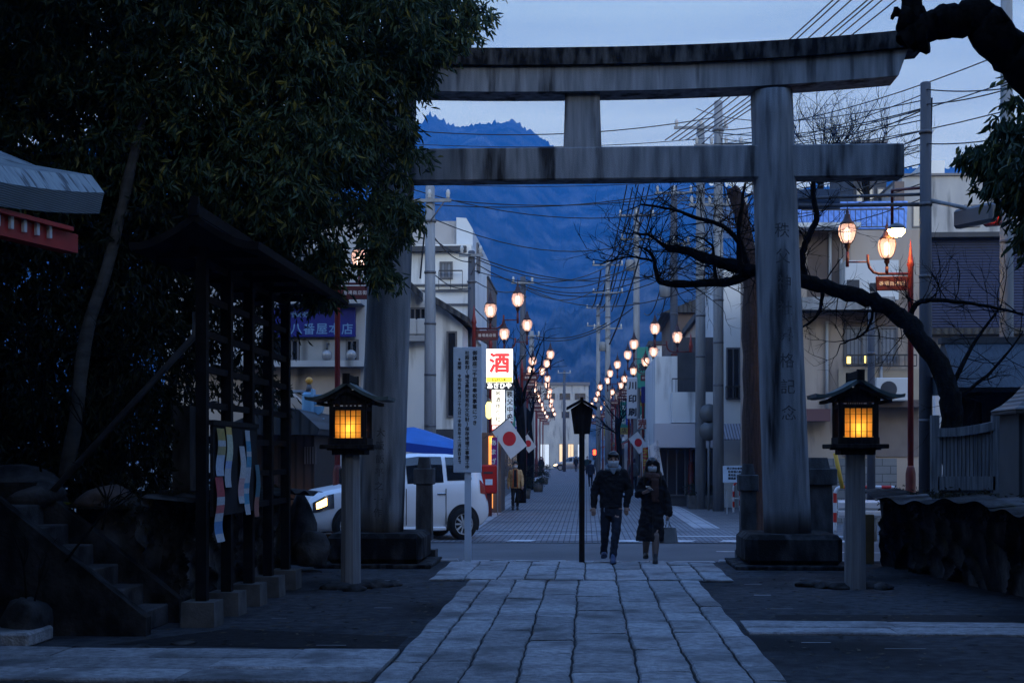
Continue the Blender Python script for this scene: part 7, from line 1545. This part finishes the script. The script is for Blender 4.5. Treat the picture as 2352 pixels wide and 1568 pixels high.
sc = MB(); sc.tube([(.0 + .098 * math.cos(6.2832 * i / 20), .01 + .095 * math.sin(6.2832 * i / 20), 1.315 + .02 * math.sin(6.2832 * i / 10 + 1)) for i in range(21)], [.052] * 21, 10, cap=False); sc.sphere((.0, -.10, 1.30), .075, 12, sc=(1.35, .7, .9))
for dx, w_, zb in ((.02, .045, .955), (.055, .03, 1.0)): sc.box((.0 + dx, -.150, (1.27 + zb) / 2), (w_ * 2, .025, 1.27 - zb))
for k in range(6): sc.box((-.02 + k * .022, -.150, .945), (.010, .016, .05))
fuse(sc, 'scarf', M['scarf'], t, .010, 2, wr=.008)
hr = MB(); c = Vector(hc); hr.sphere(c + Vector((0, .02, .03)), .1, 18, sc=(.93, 1.04, 1.02)); stack(hr, [(0, .075, 1.14, .10, .03), (0, .072, 1.25, .13, .05), (0, .062, 1.38, .115, .065), (0, .05, 1.47, .10, .07), (0, .035, 1.53, .085, .07)])
for s in (-1, 1): hr.tube([c + Vector((s * .035, -.07, .085)), c + Vector((s * .082, -.045, .03)), c + Vector((s * .092, -.03, -.06)), c + Vector((s * .108, -.055, -.16)), c + Vector((s * .12, -.07, -.30))], [.026, .028, .030, .032, .016], 9)
fuse(hr, 'hair', M['hair'], t, .010, 2, wr=.006); mask(t, hc, k=.93); facebits(body, hc, k=.95)
w0 = Vector((p.x, 21.6, .03)); ph = thing('phone', 'small phone held up in the hand of the woman in the long coat', 'phone', w0 + Vector((-.06, -.285, 1.125)))
raw(MB().box((0, 0, 0), (.07, .012, .14), bev=.004, rx=R(-65), rz=R(30)), 'case', M['black'], ph); raw(MB().box((0, .0075, .0075), (.06, .003, .125), rx=R(-65), rz=R(30)), 'screen', glow('phone_glow', (.6, .75, 1), .35), ph)
bg_ = thing('hand_bag', 'pale grey bag hanging from the hand of the woman in the long coat', 'bag', w0 + Vector((.232, -.02, .31)))
raw(MB().box((.01, 0, .11), (.105, .26, .23), rz=R(65), top=(.55, .82)), 'pouch', M['bag'], bg_)
for s in (-1, 1): raw(MB().tube([(s * .03 - .02, s * .02, .21), (s * .02, 0, .30), (0, -.02, .375), (.02, -.03, .30), (.05, -.04 + s * .02, .21)], .006, 6), 'handle', M['bag'], bg_)
# ---------------- other walkers
def walker(u, v, label, H, top_m, leg_m, face=1, ph=1, open_front=None, skirt=False, hairm='hair', bagm=None, masked=True):
    """face 1 = coming towards the shrine, -1 = walking away"""
    p = G(u, v, -.03); t = thing('person', label, 'person', (p.x, p.y, -.03), 0 if face > 0 else math.pi); k = H / 1.68; S = lambda *q_: Vector(q_) * k
    hc = S(0, 0, 1.56); b = MB(); head(b, hc, .225 * k); limbtube(b, [S(0, .02, 1.34), S(0, .01, 1.47)], [.06 * k, .055 * k]); stack(b, [tuple(x * k for x in r) for r in ((0, .01, .80, .13, .09), (0, .01, 1.0, .125, .09), (0, .01, 1.25, .145, .09), (0, .02, 1.38, .09, .06))])
    A = [(S(-.17, .02, 1.335), S(-.235, .04 + .05 * ph, 1.09), S(-.24, -.05 + .10 * ph, .85), 1), (S(.17, .02, 1.335), S(.235, .04 - .05 * ph, 1.09), S(.24, -.05 - .10 * ph, .85), -1)]
    for sh, el, wr, sd in A: limbtube(b, [sh, el, wr], [.045 * k, .037 * k, .026 * k]); hand(b, wr, (0, -.1, -1), sd, (0, .5, 0), .5, k)
    Lg = [(S(-.08, .01, .82), S(-.09, -.05 * ph, .47), S(-.085, .10 - .16 * ph, .11)), (S(.08, .01, .82), S(.075, .05 * ph, .47), S(.06, .06 + .16 * ph, .13))]
    for l in Lg: limbtube(b, l, [.075 * k, .052 * k, .036 * k])
    fuse(b, 'body', M['skin'], t, .013, 2)
    j = MB(); stack(j, [tuple(x * k for x in r) for r in ((0, .01, .76, .185, .135), (0, .01, .80, .18, .13), (0, .01, 1.0, .165, .125), (0, .01, 1.25, .185, .125), (0, .02, 1.36, .155, .10), (0, .02, 1.43, .075, .07))])
    for sh, el, wr, sd in A: limbtube(j, [sh * .995, el, wr], [.073 * k, .064 * k, .052 * k])
    jk = fuse(j, 'jacket', top_m, t, .017, 2, wr=.012)
    if open_front:
        raw(MB().prism([(-.06 * k, .80 * k), (.06 * k, .80 * k), (.055 * k, 1.40 * k), (-.055 * k, 1.40 * k)], -.150 * k, -.11 * k), 'shirt', M['coat'], jk)
        for s in (-1, 1): raw(MB().prism([(s * .06 * k, .78 * k), (s * .10 * k, .78 * k), (s * .075 * k, 1.42 * k), (s * .045 * k, 1.42 * k)], -.155 * k, -.11 * k), 'lining', open_front, jk)
    pn = MB(); stack(pn, [tuple(x * k for x in r) for r in ((0, .01, .70, .14, .11), (0, .01, .82, .145, .105))])
    for l in Lg: limbtube(pn, l, [.085 * k, .064 * k, .050 * k])
    fuse(pn, 'trousers', leg_m, t, .016, 2, wr=.010)
    for l in Lg: s_ = MB(); shoe(s_, (l[2].x, l[2].y - .02, 0), 0, 0, .26 * k, .046 * k); raw(s_, 'shoe', M['shoe'], t)
    hr = MB(); hr.sphere(hc + Vector((0, .022, .04)) * k, .1 * k, 16, sc=(.92, 1.02, 1.0)); hr.sphere(hc + Vector((0, .05, -.02)) * k, .085 * k, 12, sc=(.98, .8, 1.1)); fuse(hr, 'hair', M[hairm], t, .014, 1)
    if face > 0 and masked: mask(t, hc, k=k)
    return t
navy = mat('navy_coat', (.012, .015, .028), .9, (.02, .024, .04), 6); grey_ = mat('grey_coat', (.05, .055, .06), .9, (.07, .075, .08), 6)
walker(1184, 1171, 'woman in a tan jacket with orange lining, walking along the left of the street', 1.5, M['tan'], M['coat'], 1, 1, M['orange'])
walker(1356, 1117, 'person in dark clothes walking away just right of the roofed post board', 1.45, navy, M['coat'], -1, 1)
walker(1323, 1083, 'small dark walker beside the silver car at the end of the street', 1.62, M['coat'], navy, -1, -1)
walker(1349, 1090, 'small dark green walker right of the post board, far down the street', 1.62, mat('green_coat', (.012, .028, .022), .9), M['coat'], 1, 1)
walker(1402, 1122, 'walker in a blue coat half hidden behind the man in the black jacket', 1.60, navy, navy, 1, -1)
walker(1456, 1128, 'walker in dark clothes between the man and the woman, farther back', 1.55, grey_, M['coat'], -1, 1)
walker(1243, 1092, 'small dark walker at the left edge of the street, far off', 1.6, M['coat'], M['coat'], 1, -1)
walker(1372, 1094, 'small dark walker under the far red signal', 1.62, grey_, navy, -1, -1)
# ================================================================ unseen foliage added behind and around the viewer to shade the precinct
q2 = np.random.default_rng(71); n = 5200
an = q2.uniform(R(172), R(368), n); rr_ = q2.uniform(11, 19, n); zz = q2.uniform(.3, 15, n)
P = np.stack([rr_ * np.cos(an), rr_ * np.sin(an) + 3.0, zz], 1)
n2 = 2400; P2 = np.stack([q2.uniform(-13, -3.2, n2), q2.uniform(-8, 15, n2), q2.uniform(8.6, 13, n2)], 1)
n3 = 1500; P3 = np.stack([q2.uniform(4.2, 15, n3), q2.uniform(-8, 15, n3), q2.uniform(8.8, 13, n3)], 1)
n4 = 1300; P4 = np.stack([q2.uniform(-16, -8.5, n4), q2.uniform(2, 22, n4), q2.uniform(.5, 10, n4)], 1)
n5 = 1100; P5 = np.stack([q2.uniform(10.5, 16, n5), q2.uniform(2, 19, n5), q2.uniform(1.2, 9, n5)], 1)
P = np.concatenate([P, P2, P3, P4, P5])
o = leaves('shade_grove', P, np.full(len(P), .8), 9, .55, .30, M['leaf2'], None, droop=.3, seed=72, fold=.1); o['kind'] = 'stuff'
# ================================================================ evening air
hz = MB().span((-1700, -30, -1.2), (1700, 2180, 640)).build('haze', [])
hz['kind'] = 'stuff'
hm = bpy.data.materials.new('evening_haze'); hm.use_nodes = True; t = hm.node_tree; t.nodes.clear()
o_ = t.nodes.new('ShaderNodeOutputMaterial'); pv = t.nodes.new('ShaderNodeVolumePrincipled'); t.links.new(pv.outputs[0], o_.inputs['Volume'])
pv.inputs['Density'].default_value = 0.00042; pv.inputs['Color'].default_value = (.02, .33, 1.0, 1); pv.inputs['Anisotropy'].default_value = 0.0
hz.data.materials.append(hm)
